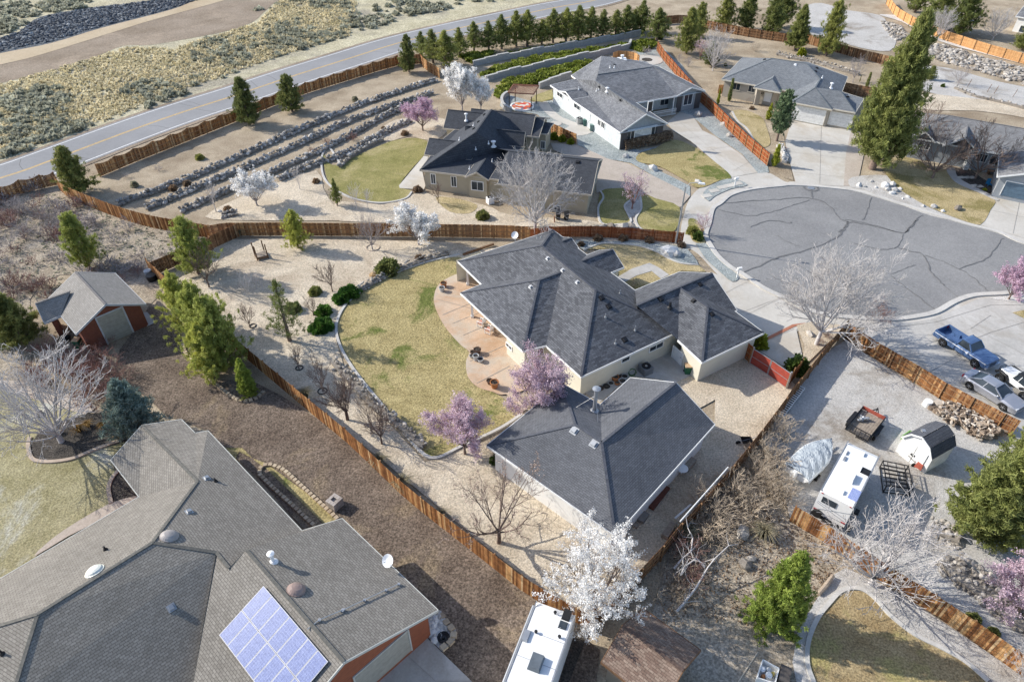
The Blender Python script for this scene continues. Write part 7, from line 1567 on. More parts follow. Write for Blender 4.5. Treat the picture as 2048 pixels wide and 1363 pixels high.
mb = MB(); mb.lathe((-hx-.16,.75,.85), [(.18,-.1),(.34,-.1),(.37,0),(.34,.1),(.18,.1)], 18, M=Matrix.Rotation(math.pi/2,3,'Y')); mb.build('spare_wheel', M['rubber'], root)
mb = MB(); mb.box((-hx-.12,0,.62), (.2,hy*2,.12)); mb.build('rear_bumper', M['black'], root)
for s in (-1,1): mb = MB(); mb.box((-hx-.02,s*(hy-.2),1.05), (.05,.28,.1)); mb.build('taillight', M['tail'], root)
for s in (-1,1): mb = MB(); mb.box((-hx-.02,s*(hy-.2),2.85), (.05,.12,.06)); mb.build('marker_light', M['tail'], root)
mb = MB()
for i, (y0,zz0,y1,zz1) in enumerate([(.9,1.9,-.9,1.5),(.9,1.75,-.9,1.2),(.7,1.2,-.95,2.2),(.2,1.0,-.9,1.0)]): mb.beam((-hx-.012,y0*hy,zz0), (-hx-.012,y1*hy,zz1), .012, .05)
mb.build('side_stripe', plain('grey_decal', (.35,.37,.40), .4), root)
for s in (-1,1):
    for x in (-.9,.1): wheel(root, x, s*(hy-.12), .36, .22)
    mb = MB(); mb.box((1.6,s*(hy+.01),1.9), (1.1,.04,.6)); mb.build('side_window', M['glass'], root)
for x in (-hx+.3,-.9): mb = MB(); mb.box((x,-hy-.3,.5), (.5,.3,.15)); mb.build('entry_step', M['black'], root)
mb = MB(); mb.beam((hx,.45,.6),(hx+1.2,0,.55),.08,.1); mb.beam((hx,-.45,.6),(hx+1.2,0,.55),.08,.1); mb.build('tongue', M['black'], root)
# motorhome at the bottom edge
z1 = 3.3
c4 = [W(19,805,207,z1),W(19,1355,407,z1),W(19,1060,1363,z1),W(19,320,1363,z1)]; u_ = ((c4[3]+c4[2])-(c4[0]+c4[1])).normalized(); L_ = 9.0; w_ = (c4[1]-c4[0]); c4[2] = c4[1]+u_*L_; c4[3] = c4[0]+u_*L_
root, hx, hy, F, lf, ctr = rv('large_camper', 'long white camper roof with dark vents beside the fence at the bottom edge', 'camper', c4, z1, None, .5)
for nm, x, y, a_, b_, h_, m_ in [('roof_hatch',1225,425,.75,.5,.12,'black'),('skylight',1170,570,.5,.5,.1,'glass'),('roof_vent',650,720,.75,.4,.14,'metal'),('air_conditioner',790,1105,1.0,.75,.34,'dkg')]:
    M.setdefault('dkg', plain('dark_grey_plastic', (.12,.14,.16), .4)); roof_item(nm, 19, x, y, a_, b_, h_, M[m_])
for x, y in ((1060,405),(790,675),(1120,745)): p = lo(19,x,y,z1); mb = MB(); mb.lathe((p.x,p.y,z1), [(.06,0),(.06,.15),(.1,.16),(.1,.2)], 10); mb.build('vent_pipe', M['black'], root)
mb = MB(); 
for x in (hx-2, hx-3.6, hx-5.2): mb.box((x,0,z1+.003), (.03,hy*1.9,.01))
mb.build('roof_seam', M['metal'], root)
mb = MB(); mb.tube([(hx-.4,hy+.08,z1-.12),(-hx,hy+.08,z1-.12)], .08, 8); mb.build('awning', M['metal'], root)
for s in (-1,1):
    for x in (-1.5,-.5): wheel(root, x, s*(hy-.12), .4, .24)
# utility trailer
dk = [W(17,893,140,.6),W(17,1108,250,.6),W(17,955,452,.6),W(17,722,335,.6)]; ctr = (dk[0]+dk[1]+dk[2]+dk[3])/4; F = ((dk[0]+dk[1])-(dk[2]+dk[3])); F.z = 0; Lx = F.length/2; F.normalize(); lf = Vector((-F.y,F.x,0)); Wd = abs((dk[0]-dk[1]).dot(lf)); hx, hy = Lx/2, Wd/2; print('utility', Lx, Wd)
root = thing('utility_trailer', 'open utility trailer with wooden deck and mesh ramp on the grey gravel', 'trailer', (ctr.x,ctr.y,.07), math.atan2(F.y,F.x))
M['deck'] = plain('weathered_deck', (.30,.25,.20), .9, var=.3, scale=5); M['redst'] = plain('faded_red_steel', (.36,.09,.06), .6, var=.25)
mb = MB()
for i in range(9): y = -hy+Wd*(i+.5)/9; mb.box((0,y,.6), (Lx-.1,Wd/9-.02,.05))
mb.build('deck', M['deck'], root)
mb = MB()
for s in (-1,1):
    for z in (.66,.95): mb.beam((-hx,s*hy,z),(hx,s*hy,z),.06,.06)
    for i in range(6): x = -hx+Lx*i/5; mb.beam((x,s*hy,.6),(x,s*hy,.97),.05,.05)
    mb.box((0,s*hy,.78), (Lx,.02,.28))
mb.build('side_rail', M['black'], root)
mb = MB(); mb.box((hx,0,.82), (.05,Wd,.36)); mb.build('front_panel', M['redst'], root)
mb = MB()
for z in (.62,1.35): mb.beam((-hx-.02,-hy,z),(-hx-.02,hy,z),.05,.05)
for i in range(6): y = -hy+Wd*i/5; mb.beam((-hx-.02,y,.6),(-hx-.02,y,1.36),.04,.04)
for i in range(12): z = .65+i*.058; mb.beam((-hx-.02,-hy,z),(-hx-.02,hy,z),.012,.012)
mb.build('ramp_gate', M['black'], root)
mb = MB(); mb.beam((hx,.5,.55),(hx+1.1,0,.5),.07,.09); mb.beam((hx,-.5,.55),(hx+1.1,0,.5),.07,.09); mb.beam((hx+.8,0,.2),(hx+.8,0,.9),.06,.06); mb.build('tongue', M['black'], root)
for s in (-1,1):
    for x in (-.45,.4): wheel(root, x, s*(hy+.18), .33, .2)
    mb = MB(); mb.box((-.02,s*(hy+.18),.72), (1.7,.26,.04)); mb.build('fender', M['black'], root)
mb = MB(); 
for i in range(14): mb.rock((.35+random.uniform(-.4,.4), .35+random.uniform(-.3,.3), .72+random.random()*.2), .16)
o = mb.build('junk_pile', M['metal'], at=None); o.location = (ctr.x,ctr.y,.07); o.rotation_euler = (0,0,math.atan2(F.y,F.x)); tag(o, 'heap of crumpled grey scraps lying on the trailer deck', 'scrap heap')
# covered boat
bow = W(17,598,425,1.3); st = W(17,250,745,1.1); st = W(17,245,765,.9); F = (bow-st); F.z = 0; Lb = F.length; F.normalize(); print('boat', Lb); c = (bow+st)/2
root = thing('covered_boat', 'small boat under a wrinkled blue grey tarp, parked left of the travel trailer', 'boat', (c.x,c.y,.07), math.atan2(F.y,F.x))
bw = lambda t: 1.12*(1-max(0,(t-.45)/.55)**2.2)
mb = MB(); secs = []
for i in range(19):
    t = i/18; x = -Lb/2+Lb*t; w = max(.04,bw(t)); zt = .95+.3*t**2; secs.append([Vector((x,0,.35+.45*t**4)),Vector((x,-w*.7,.5+.4*t**4)),Vector((x,-w,zt)),Vector((x,-w*.9,zt+.02)),Vector((x,w*.9,zt+.02)),Vector((x,w,zt)),Vector((x,w*.7,.5+.4*t**4))])
loft(mb, secs); mb.build('hull', M['rvwhite'], root)
rng = np.random.default_rng(4); nx, ny = 44, 22; vs = []; fs = []
for i in range(nx+1):
    t = i/nx; x = -Lb/2+Lb*t*.995; w = max(.05,bw(t))*1.03
    for j in range(ny+1):
        s_ = j/ny*2-1; y = w*s_; z = .98+.3*t**2+.5*(1-s_*s_)*(.35+.65*math.sin(math.pi*min(1,t*.85+.15)))*(1-.5*t)+.05*math.sin(x*2.3+y*1.7+math.sin(x*4))*math.cos(y*2.9-x*1.3)+.04*math.sin(x*7.1+y*y*6)+rng.normal()*.018-(.22 if abs(s_) > .97 else 0); vs.append((x,y,z))
for i in range(nx):
    for j in range(ny): a = i*(ny+1)+j; fs.append((a,a+ny+1,a+ny+2,a+1))
t_ = NT('tarp'); t_.base(t_.ramp(t_.noise(1.1,4,.7,kind='obj'), [(.35,(.30,.34,.38)),(.55,(.38,.42,.45)),(.7,(.50,.52,.53))])); t_.b.inputs['Roughness'].default_value = .6; t_.bump(t_.noise(3,5),.6,.1)
mb = MB(); mb.add(vs, fs, .5); mb.build('tarp', t_.m, root)
mb = MB(); mb.beam((-Lb/2,0,.35),(Lb/2+.6,0,.35),.1,.1); mb.box((-1.0,0,.35),(.1,2.2,.1)); mb.build('boat_trailer', M['metal'], root)
for y in (-1.15,1.15): wheel(root, -1.0, y, .3, .2)
mb = MB(); mb.box((-Lb/2-.25,0,.9),(.4,.4,.9),taper=.7); mb.build('outboard_motor', M['rvwhite'], root)
# steel rack
g4 = [W(17,1100,640,.9),W(17,1345,690,.9),W(17,1390,910,.9),W(17,1135,880,.9)]
root = thing('steel_rack', 'black welded steel rack with many bars between trailer and gambrel shed', 'rack', Vector((g4[0].x,g4[0].y,.07)))
mb = MB()
for z in (.15,.95):
    q = [Vector((p.x,p.y,z)) for p in g4]
    for i in range(4): mb.beam(q[i], q[(i+1)%4], .06, .06)
for i in range(7):
    t = i/6; a = g4[0].lerp(g4[3],t); b = g4[1].lerp(g4[2],t); mb.beam(Vector((a.x,a.y,.95)),Vector((b.x,b.y,.95)),.05,.05); mb.beam(Vector((a.x,a.y,.45)),Vector((b.x,b.y,.45)),.04,.04)
for i in range(3):
    t = (i+.5)/3; a = g4[0].lerp(g4[1],t); b = g4[3].lerp(g4[2],t); mb.beam(Vector((a.x,a.y,.95)),Vector((b.x,b.y,.95)),.04,.04)
for p in g4: mb.beam(Vector((p.x,p.y,.05)),Vector((p.x,p.y,1.0)),.06,.06)
mb.build('frame', M['black'], root)
def open_box(name, label, cat, c4, z0, z1_, mat, inner=None, th=.06):
    root = MB(); cc = sum(c4, Vector((0,0,0)))/4
    for i in range(4):
        a = Vector((c4[i].x,c4[i].y,z0)); b = Vector((c4[(i+1)%4].x,c4[(i+1)%4].y,z0)); u = (b-a); L = u.length; root.box((a+b)/2+Vector((0,0,(z1_-z0)/2)), (L,th,z1_-z0), rz=math.atan2(u.y,u.x))
    root.prism([cc+(p-cc)*.97 for p in c4], z0, z0+.05, bottom=True); o = root.build(name, mat, at=(cc.x,cc.y,0)); return tag(o, label, cat)
open_box('green_cart', 'light green open box cart beside the gambrel shed', 'cart', [W(17,1280,412,.35),W(17,1350,360,.35),W(17,1442,408,.35),W(17,1372,462,.35)], .15, .6, plain('light_green_paint', (.24,.40,.15), .5))
root = thing('red_cart', 'small red wheeled machine in front of the gambrel shed', 'cart', W(17,1440,740)); p = W(17,1440,715); mb = MB(); mb.box(p+Vector((0,0,.55)), (.8,.55,.4), rz=.7, taper=.8); mb.build('hopper', M['redst'], root)
mb = MB(); mb.beam(p+Vector((-.3,.2,.5)), p+Vector((-.9,.5,1.0)), .04, .04); mb.beam(p+Vector((-.1,.4,.5)), p+Vector((-.7,.7,1.0)), .04, .04); mb.build('handle', M['black'], root)
for dx in (-.3,.3): mb = MB(); mb.lathe(p+Vector((dx,-dx*.7,.2)), [(.2,-.05),(.2,.05)], 12, M=Matrix.Rotation(math.pi/2,3,'X')); mb.build('wheel', M['rubber'], root)
# log pile: a heap nobody could count
M['logs'] = rnd_mat('split_firewood', [(0,(.12,.09,.07)),(.4,(.26,.20,.15)),(.7,(.40,.33,.26)),(1,(.55,.50,.44))], .9, .3, 4)
mb = MB()
for p in scatter_poly(6, [(1560,1090),(1640,1100),(1760,1165),(1900,1245),(1860,1290),(1780,1300),(1700,1230),(1600,1190),(1530,1150)], 520, 12):
    a = random.random()*3.14; L = random.uniform(.25,.5) if random.random() < .9 else 1.3; d = Vector((math.cos(a),math.sin(a),random.uniform(-.3,.3)))*L/2; p = p+Vector((0,0,.15+random.random()*.65)); mb.tube([p-d,p+d], random.uniform(.06,.11), 6, r=random.random())
o = mb.build('log_pile', M['logs'], smooth=False); o['kind'] = 'stuff'; o['label'] = 'heap of split firewood along the golden fence'
def stump(k, x, y, r, h, mat, lab, nm='stump', cat='log round'):
    o = MB().lathe(W(k,x,y), [(r*1.05,0),(r,h*.5),(r*.97,h)], 14).build(nm, mat, at=W(k,x,y)); tag(o, lab, cat)
stump(6,1475,1085,.35,.6,M['white'],'white plastic drum at the end of the firewood heap','drum','drum'); stump(6,1500,1105,.3,.4,M['logs'],'low log round beside the white drum'); stump(6,1535,1090,.35,.55,M['logs'],'pale log round by the fence post'); stump(6,1530,1125,.3,.4,M['logs'],'log round nearest the gravel')
# street lamp
b = W(0,1351,488); root = thing('street_lamp', 'tall grey street lamp with curved arm beside the sidewalk', 'street lamp', b)
mb = MB(); mb.tube([b, b+Vector((0,0,7.3))], [.12,.07], 10); mb.build('pole', M['metal'], root)
tp = b+Vector((0,0,7.2)); hd = W(0,1398,366,7.9); mb = MB(); mb.tube([tp, tp.lerp(hd,.3)+Vector((0,0,.35)), tp.lerp(hd,.7)+Vector((0,0,.2)), hd], .04, 8); mb.build('arm', M['metal'], root)
u = (hd-tp); u.z = 0; u.normalize(); mb = MB(); mb.box(hd+u*.3, (.75,.3,.14), rz=math.atan2(u.y,u.x), taper=.8); mb.build('lamp_head', M['whitem'], root)
def mailbox(k, x, y, lab):
    b = W(k,x,y); root = thing('mailbox', lab, 'mailbox', b); mb = MB(); mb.box(b+Vector((0,0,.55)), (.12,.12,1.1)); mb.build('post', M['white'], root)
    mb = MB(); mb.beam(b+Vector((-.25,0,1.1)), b+Vector((.35,.15,1.1)), .08, .08); mb.build('arm', M['white'], root)
    mb = MB(); mb.box(b+Vector((.1,.05,1.28)), (.5,.22,.25), rz=.25); mb.build('box', M['white'], root)
mailbox(14,1718,570,'white mailbox on a post in front of the blue roofed house'); mailbox(3,352,1095,'white mailbox beside the stepping stones at the kerb')
# pots
def pot(k, x, y, r, h, mat, lab, plantm=None, z=.13, group=None):
    p = W(k,x,y,z); root = thing('plant_pot', lab, 'plant pot', p, group=group); mb = MB(); mb.lathe(p, [(r*.7,0),(r,h*.8),(r*1.08,h*.82),(r*1.08,h),(r*.92,h),(r*.9,h*.85)], 16); mb.build('pot', mat, root)
    mb = MB(); mb.lathe(p+Vector((0,0,h*.84)), [(r*.9,0),(r*.5,.03)], 12); mb.build('soil', G['dmulch'], root)
    if plantm:
        tb = TB(); rng = np.random.default_rng(int(x)); 
        for i in range(16): d = unit(rng.normal(size=3)*np.array([1,1,.4])+np.array([0,0,.9])); tb.tube([np.zeros(3), d*.25, d*.5+rng.normal(size=3)*.05], [.015,.01,.004], 3)
        o = bpy.data.objects.new('plant', tb.mesh('plant', plantm)); C.objects.link(o); o.parent = root; o.location = (0,0,h*.8)
TC = plain('terracotta', (.40,.17,.07), .8, var=.2); GW_ = plain('grey_glazed_pot', (.45,.46,.46), .5); DB = plain('dark_brown_pot', (.12,.07,.05), .7)
pot(5,607,388,.33,.5,TC,'terracotta pot at the upper end of the curved patio',LF['browns']); pot(5,597,415,.3,.5,GW_,'white pot beside the terracotta one at the upper patio edge')
pot(21,310,140,.34,.5,DB,'brown woven pot at the top of the middle patio cluster',LF['browns']); pot(21,235,170,.26,.4,DB,'dark pot with dry plant left in the middle patio cluster',LF['browns']); pot(21,285,265,.28,.6,GW_,'tall pale grey pot in the middle patio cluster'); pot(21,365,290,.28,.35,GW_,'square grey planter right in the middle patio cluster'); pot(21,205,215,.2,.25,GW_,'small white pot at the patio edge in the middle cluster')
pot(21,615,745,.38,.65,TC,'large orange terracotta jar on the lower patio',LF['browns']); pot(21,530,680,.28,.4,DB,'dark pot with spiky plant beside the orange jar',LF['browns'])
for i, (x, y, r, h, m_) in enumerate([(525,535,.32,.55,TC),(590,500,.22,.4,DB),(672,505,.3,.35,GW_),(640,580,.34,.4,GW_),(560,600,.24,.35,TC),(465,605,.26,.3,GW_),(400,640,.3,.2,M['black']),(310,670,.28,.2,DB)]): pot(20,x,y,r,h,m_,['tall terracotta pot against the cream wall','small dark pot behind the terracotta pots','wide cream bowl pot nearest the hose','large white rimmed pot in the shaded corner','small terracotta pot in front of the shaded group','pale square pot among the shaded group','black shallow tub in the shaded row','dark brown tub at the left of the shaded row'][i], z=.02)
# ac unit, bins, hose reel
def ac(p, lab, s=.85, h=.8, mat=None, rz=.5):
    root = thing('air_conditioner', lab, 'air conditioner', p); mb = MB(); mb.box(p+Vector((0,0,h/2)), (s,s,h), rz=rz, taper=.97); mb.build('cabinet', mat or plain('grey_metal_cabinet', (.17,.18,.19), .5), root)
    mb = MB(); mb.lathe(p+Vector((0,0,h)), [(s*.42,0),(s*.42,.05),(s*.36,.05),(s*.34,.01)], 20); mb.build('fan_ring', M['black'], root)
    mb = MB(); mb.lathe(p+Vector((0,0,h+.03)), [(.12,0),(.1,.03)], 12); mb.build('fan_hub', M['metal'], root)
ac(W(20,985,420), 'grey air conditioner standing on the slab by the cream wall', 1.0, .85); ac(W(11,775,765), 'pale air conditioner beside the grey sided house', 1.0, .9, M['metal'], .2); ac(W(10,780,1050), 'white and black air conditioner at the beige house bay', .8, .8, M['whitem'])
def bin_(k, x, y, c, lab, topm=None):
    p = W(k,x,y); root = thing('wheelie_bin', lab, 'bin', p); m_ = plain('bin_%s' % abs(hash(c)), c, .5) if c not in BINM else BINM[c]; BINM[c] = m_
    mb = MB(); mb.add([p+Vector((sx_*a, sy_*b, z)) for z, a, b in ((.06,.22,.24),(1.0,.30,.34)) for sx_, sy_ in ((-1,-1),(1,-1),(1,1),(-1,1))], [(3,2,1,0),(4,5,6,7),(0,1,5,4),(1,2,6,5),(2,3,7,6),(3,0,4,7)]); mb.build('body', m_, root)
    mb = MB(); mb.box(p+Vector((0,0,1.04)), (.64,.72,.07), taper=.9); mb.build('lid', topm or m_, root)
    mb = MB(); mb.beam(p+Vector((-.28,.36,.98)), p+Vector((.28,.36,.98)), .04, .04); mb.build('handle', M['black'], root)
    for s in (-1,1): mb = MB(); mb.lathe(p+Vector((s*.26,.24,.12)), [(.12,-.03),(.12,.03)], 10, M=Matrix.Rotation(math.pi/2,3,'Y')); mb.build('wheel', M['rubber'], root)
BINM = {}
CB = plain('cardboard', (.45,.32,.20), .9)
bin_(20,1615,430,(.02,.12,.06),'green bin with cardboard on its lid beside the garage wall',CB); bin_(15,820,1190,(.02,.11,.06),'green bin at the corner of the red garage',CB); bin_(10,1440,1210,(.02,.02,.022),'left black bin behind the beige house'); bin_(10,1520,1215,(.02,.02,.022),'right black bin behind the beige house')
bin_(11,850,775,(.05,.16,.24),'blue bin beside the grey house'); bin_(11,825,790,(.07,.16,.14),'green bin beside the blue bin at the grey house'); bin_(11,890,840,(.16,.24,.22),'grey green bin nearest the gate of the grey house')
p = W(20,790,400,.9); mb = MB(); Mx = Matrix.Rotation(math.pi/2,3,'X') 
for i in range(4): mb.tube([p+Vector((math.cos(a/8*6.283)*(.3+i*.02), -.05*i, math.sin(a/8*6.283)*(.4+i*.02))) for a in range(9)], .025, 5)
tag(mb.build('hose_coil', plain('green_hose', (.06,.12,.05), .5), at=(p.x,p.y,0)), 'green hose coil hanging on the cream wall', 'garden hose')
p = W(8,605,1105,.1); mb = MB()
for i in range(5): mb.tube([p+Vector((math.cos(a/12*6.283)*(.2+i*.045), math.sin(a/12*6.283)*(.2+i*.045), .1+.05*(i%2))) for a in range(13)], .035, 5)
mb.lathe(p, [(.12,0),(.12,.2)], 12); tag(mb.build('hose_reel', M['black'], at=(p.x,p.y,0)), 'black coiled hose reel in the rock planter by the driveway', 'hose reel')
o = MB().box(W(20,1390,222,.11), (1.0,.65,.02), rz=math.atan2(((Q0-Mv)).y,(Q0-Mv).x)).build('door_mat', plain('brown_mat', (.07,.05,.045), .95), at=W(20,1390,222)); tag(o, 'dark brown door mat on the side slab', 'door mat')
p = W(15,640,1110); o = MB()
for i in range(7): o.rock(p+Vector((random.uniform(-.4,.4),random.uniform(-.3,.3),.35)), .35, .3, .35)
tag(o.build('rubbish_bag', M['black'], at=(p.x,p.y,0)), 'pile of black rubbish bags left of the green bin by the garage', 'rubbish bag')
p = W(4,893,352); o = MB().lathe(p, [(.45,0),(.5,.3),(.55,.7),(.52,.72)], 16).build('black_tub', M['black'], at=p); tag(o, 'dark round tub outside the fence corner', 'tub')
p = W(4,875,330); o = MB().lathe(p, [(.35,0),(.4,.7),(.38,.8)], 16).build('pale_drum', plain('pale_blue_drum', (.35,.40,.45), .5), at=p); tag(o, 'pale drum beside the dark tub at the fence corner', 'drum')
# patio chairs
def patio_chair(p, rz, lab):
    root = thing('patio_chair', lab, 'chair', (p.x,p.y,p.z), rz, 'white patio chairs'); W_ = M['white']
    mb = MB(); mb.box((0,0,.42), (.6,.6,.06)); mb.build('seat', plain('faded_red_cushion', (.45,.22,.18), .9), root)
    mb = MB()
    for i in range(6): mb.box((-.3,-.25+i*.1,.75), (.04,.05,.62))
    mb.box((-.3,0,1.07), (.05,.62,.06)); mb.build('backrest', W_, root)
    for s in (-1,1):
        mb = MB(); mb.beam((-.32,s*.33,.66),(.34,s*.33,.66),.07,.05); mb.build('armrest', W_, root)
        for x in (-.3,.3): mb = MB(); mb.box((x,s*.32,.33), (.05,.05,.66)); mb.build('leg', W_, root)
    mb = MB(); mb.box((0,-.32,.12), (.6,.04,.04)); mb.box((0,.32,.12), (.6,.04,.04)); mb.build('stretcher', W_, root)
patio_chair(W(22,505,970,.14), 2.6, 'upper white patio chair with faded red seat under the eave'); patio_chair(W(22,630,1080,.14), 2.6, 'lower white patio chair with faded red seat under the eave')
p = W(22,575,1010,.14); root = thing('side_table', 'small wooden table between the two white patio chairs', 'table', p); mb = MB(); mb.box(p+Vector((0,0,.45)), (.45,.45,.04)); mb.build('table_top', M['deck'], root)
for a, b in ((-1,-1),(1,-1),(1,1),(-1,1)): mb = MB(); mb.box(p+Vector((a*.18,b*.18,.22)), (.04,.04,.44)); mb.build('leg', M['deck'], root)
# wooden swing frame
q = [W(23,530,745),W(23,615,885),W(23,975,805),W(23,850,615)]
root = thing('timber_swing_frame', 'small timber frame with low bench standing on the pale gravel', 'swing frame', q[0])
for p, h_ in zip(q, (1.9,1.9,1.9,1.7)): mb = MB(); mb.beam(p, p+Vector((-.05,0,h_)), .1, .1); mb.build('post', M['woodpost'], root)
mb = MB()
for i in range(4): mb.beam(q[i]+Vector((0,0,.3)), q[(i+1)%4]+Vector((0,0,.3)), .1, .12)
mb.build('base_rail', M['woodpost'], root)
mb = MB()
for t in (.15,.38,.61,.84): mb.beam(q[0].lerp(q[1],t)+Vector((0,0,.42)), q[3].lerp(q[2],t)+Vector((0,0,.42)), .22, .05)
mb.build('bench', M['deck'], root)
# paver cube
h_ = .85; t4 = [W(24,455,625,h_),W(24,740,370,h_),W(24,1010,590,h_),W(24,710,790,h_)]; mb = MB(); ct = sum(t4,Vector((0,0,0)))/4
for lay in range(5):
    for i in range(3):
        for j in range(4):
            a = t4[0]+(t4[1]-t4[0])*((i+.5)/3)+(t4[3]-t4[0])*((j+.5)/4); 
            if lay == 4 and (i, j) in ((1,1),(1,2)): continue
            u = (t4[1]-t4[0]); v = t4[3]-t4[0]; mb.box(Vector((a.x,a.y,.09+lay*.17)), (u.length/3-.02, v.length/4-.02, .16), rz=math.atan2(u.y,u.x))
tag(mb.build('paver_stack', rnd_mat('grey_pavers', [(0,(.30,.26,.23)),(1,(.46,.41,.37))], .9, .2, 6), at=(ct.x,ct.y,0)), 'cube stack of grey pavers beside the narrow planter', 'paver stack')
# pergola with mosaic table
z = 2.5; pg = [W(11,75,465,z),W(11,330,480,z),W(11,380,398,z),W(11,130,385,z)]
root = thing('pergola', 'brown slatted pergola on dark posts over the round patio', 'pergola', Vector((pg[0].x,pg[0].y,0)))
mb = MB(); M['perg'] = plain('red_brown_slats', (.26,.12,.075), .8, var=.25)
for i in range(20): t = (i+.5)/20; mb.beam(pg[0].lerp(pg[1],t)+Vector((0,0,.1)), pg[3].lerp(pg[2],t)+Vector((0,0,.1)), .06, .09)
mb.build('slats', M['perg'], root)
mb = MB()
for i in range(4): mb.beam(pg[i], pg[(i+1)%4], .09, .16)
mb.build('beam', M['perg'], root)
for px_, py_ in ((90,610),(148,555),(303,650),(353,575)): p = W(11,px_,py_); mb = MB(); mb.box(p+Vector((0,0,1.22)), (.13,.13,2.45)); mb.build('post', plain('dark_post', (.045,.03,.02)), root)
p = W(11,215,605); root = thing('mosaic_table', 'large round white ringed mosaic of orange red and teal under the pergola', 'mosaic', p)
t_ = NT('mosaic'); v_ = t_.n('TexVoronoi'); v_.inputs['Scale'].default_value = 2.2; t_.l(t_.coord('pos'), v_.inputs['Vector']); sx = t_.n('SeparateColor'); t_.l(v_.outputs['Color'], sx.inputs[0])
t_.base(t_.ramp(sx.outputs[0], [(0,(.55,.05,.03)),(.3,(.62,.20,.04)),(.5,(.65,.62,.55)),(.68,(.10,.22,.25)),(.85,(.60,.10,.04))], 'CONSTANT')); mb = MB(); mb.lathe(p, [(1.7,.0),(1.7,.24),(.01,.25)], 32); mb.build('top', t_.m, root)
mb = MB(); mb.lathe(p, [(1.98,0),(1.98,.22),(1.72,.27),(1.72,.2)], 32); mb.build('rim', M['white'], root)
def disc(k, x, y, r, lab, h=.12, dark=None):
    p = W(k,x,y); root = thing('round_slab', lab, 'round slab', p); mb = MB(); mb.lathe(p, [(r,0),(r,h),(.01,h+.005)], 36); mb.build('slab', G['conc'], root)
    if dark: mb = MB(); mb.lathe(p, [(dark,h),(dark,h+.05),(.01,h+.06)], 20); mb.build('bed', G['dmulch'], root)
disc(11,1430,150,3.0,'large round white slab with small tree behind the grey house',.12,1.0); disc(11,545,770,.9,'small round white slab near the curved walk')
# chimney by the grey house
p = W(11,1185,205,0); p = W(11,1182,200,3.0); p = Vector((p.x,p.y,0)); root = thing('outdoor_chimney', 'pale square chimney with white cap behind the grey house roof', 'chimney', p); mb = MB(); mb.box(p+Vector((0,0,2.0)), (1.3,1.3,4.0)); mb.build('stack', WM['pale'], root); mb = MB(); mb.box(p+Vector((0,0,4.08)), (1.5,1.5,.14)); mb.lathe(p+Vector((0,0,4.15)), [(.22,0),(.22,.45),(.32,.46),(.32,.6)], 12); mb.build('cap', M['whitem'], root)
# lumber and boards beside the workshop
def plankset(k, a, b, w, h, mat, lab, nm, cat, z=.05, n=1):
    A_, B_ = W(k,*a), W(k,*b); mb = MB(); nn = perp(A_,B_)
    for i in range(n): off = nn*(w/n)*(i-(n-1)/2); mb.beam(A_+off+Vector((0,0,z+h/2)), B_+off+Vector((0,0,z+h/2)), w/n-.01, h)
    o = mb.build(nm, mat, at=(A_.x,A_.y,0)); tag(o, lab, cat)
plankset(25,(880,400),(600,760),.5,.3,plain('rusty_board', (.13,.045,.03), .8),'red brown board stack lying beside the workshop wall','board_stack','boards',n=3)
plankset(25,(520,850),(420,990),.55,.35,plain('grey_box', (.22,.20,.18), .8),'grey wooden box near the workshop corner','wooden_box','box'); plankset(25,(370,1010),(320,1070),.45,.2,M['deck'],'small plank square beside the grey box','plank','plank')
plankset(25,(1020,915),(1295,675),.16,.08,M['white'],'white board leaning along the workshop yard fence','white_board','board'); plankset(25,(990,1030),(830,1270),.5,.5,M['deck'],'row of stacked grey blocks along the yard fence','block_row','blocks',n=4)
mb = MB(); A_, B_ = W(25,1110,955,1.9), W(25,1930,30,1.9); mb.tube([A_,B_], .05, 8); tag(mb.build('white_pipe', M['white'], at=(A_.x,A_.y,0)), 'long white pipe resting on top of the yard fence', 'pipe')
p = W(25,1125,150); root = thing('round_table', 'round white table beside the workshop eave', 'table', p); mb = MB(); mb.lathe(p+Vector((0,0,.68)), [(.42,0),(.45,.03),(.42,.05),(.01,.06)], 20); mb.build('table_top', M['whitem'], root); mb = MB(); mb.lathe(p, [(.25,0),(.06,.1),(.05,.68)], 12); mb.build('leg', M['whitem'], root)
p = W(25,1250,60); plankset(25,(1180,90),(1310,-60),.7,.5,M['deck'],'wooden bench frame behind the round white table','wooden_bench','bench',n=3)
p = W(0,1490,888); root = thing('wheelbarrow', 'black wheelbarrow against the yard fence', 'wheelbarrow', p); mb = MB(); mb.add([p+Vector((x,y,z)) for z, a in ((.3,.6),(.62,1.0)) for x, y in ((-.45*a,-.3*a),(.45*a,-.3*a),(.45*a,.3*a),(-.45*a,.3*a))], [(3,2,1,0),(0,1,5,4),(1,2,6,5),(2,3,7,6),(3,0,4,7)]); mb.build('tray', M['black'], root)
mb = MB(); mb.lathe(p+Vector((-.6,0,.2)), [(.2,-.05),(.2,.05)], 14, M=Matrix.Rotation(math.pi/2,3,'X')); mb.build('wheel', M['rubber'], root)
mb = MB(); mb.beam(p+Vector((-.6,-.1,.2)), p+Vector((.9,-.28,.55)), .04, .04); mb.beam(p+Vector((-.6,.1,.2)), p+Vector((.9,.28,.55)), .04, .04); mb.build('handle', M['metal'], root)
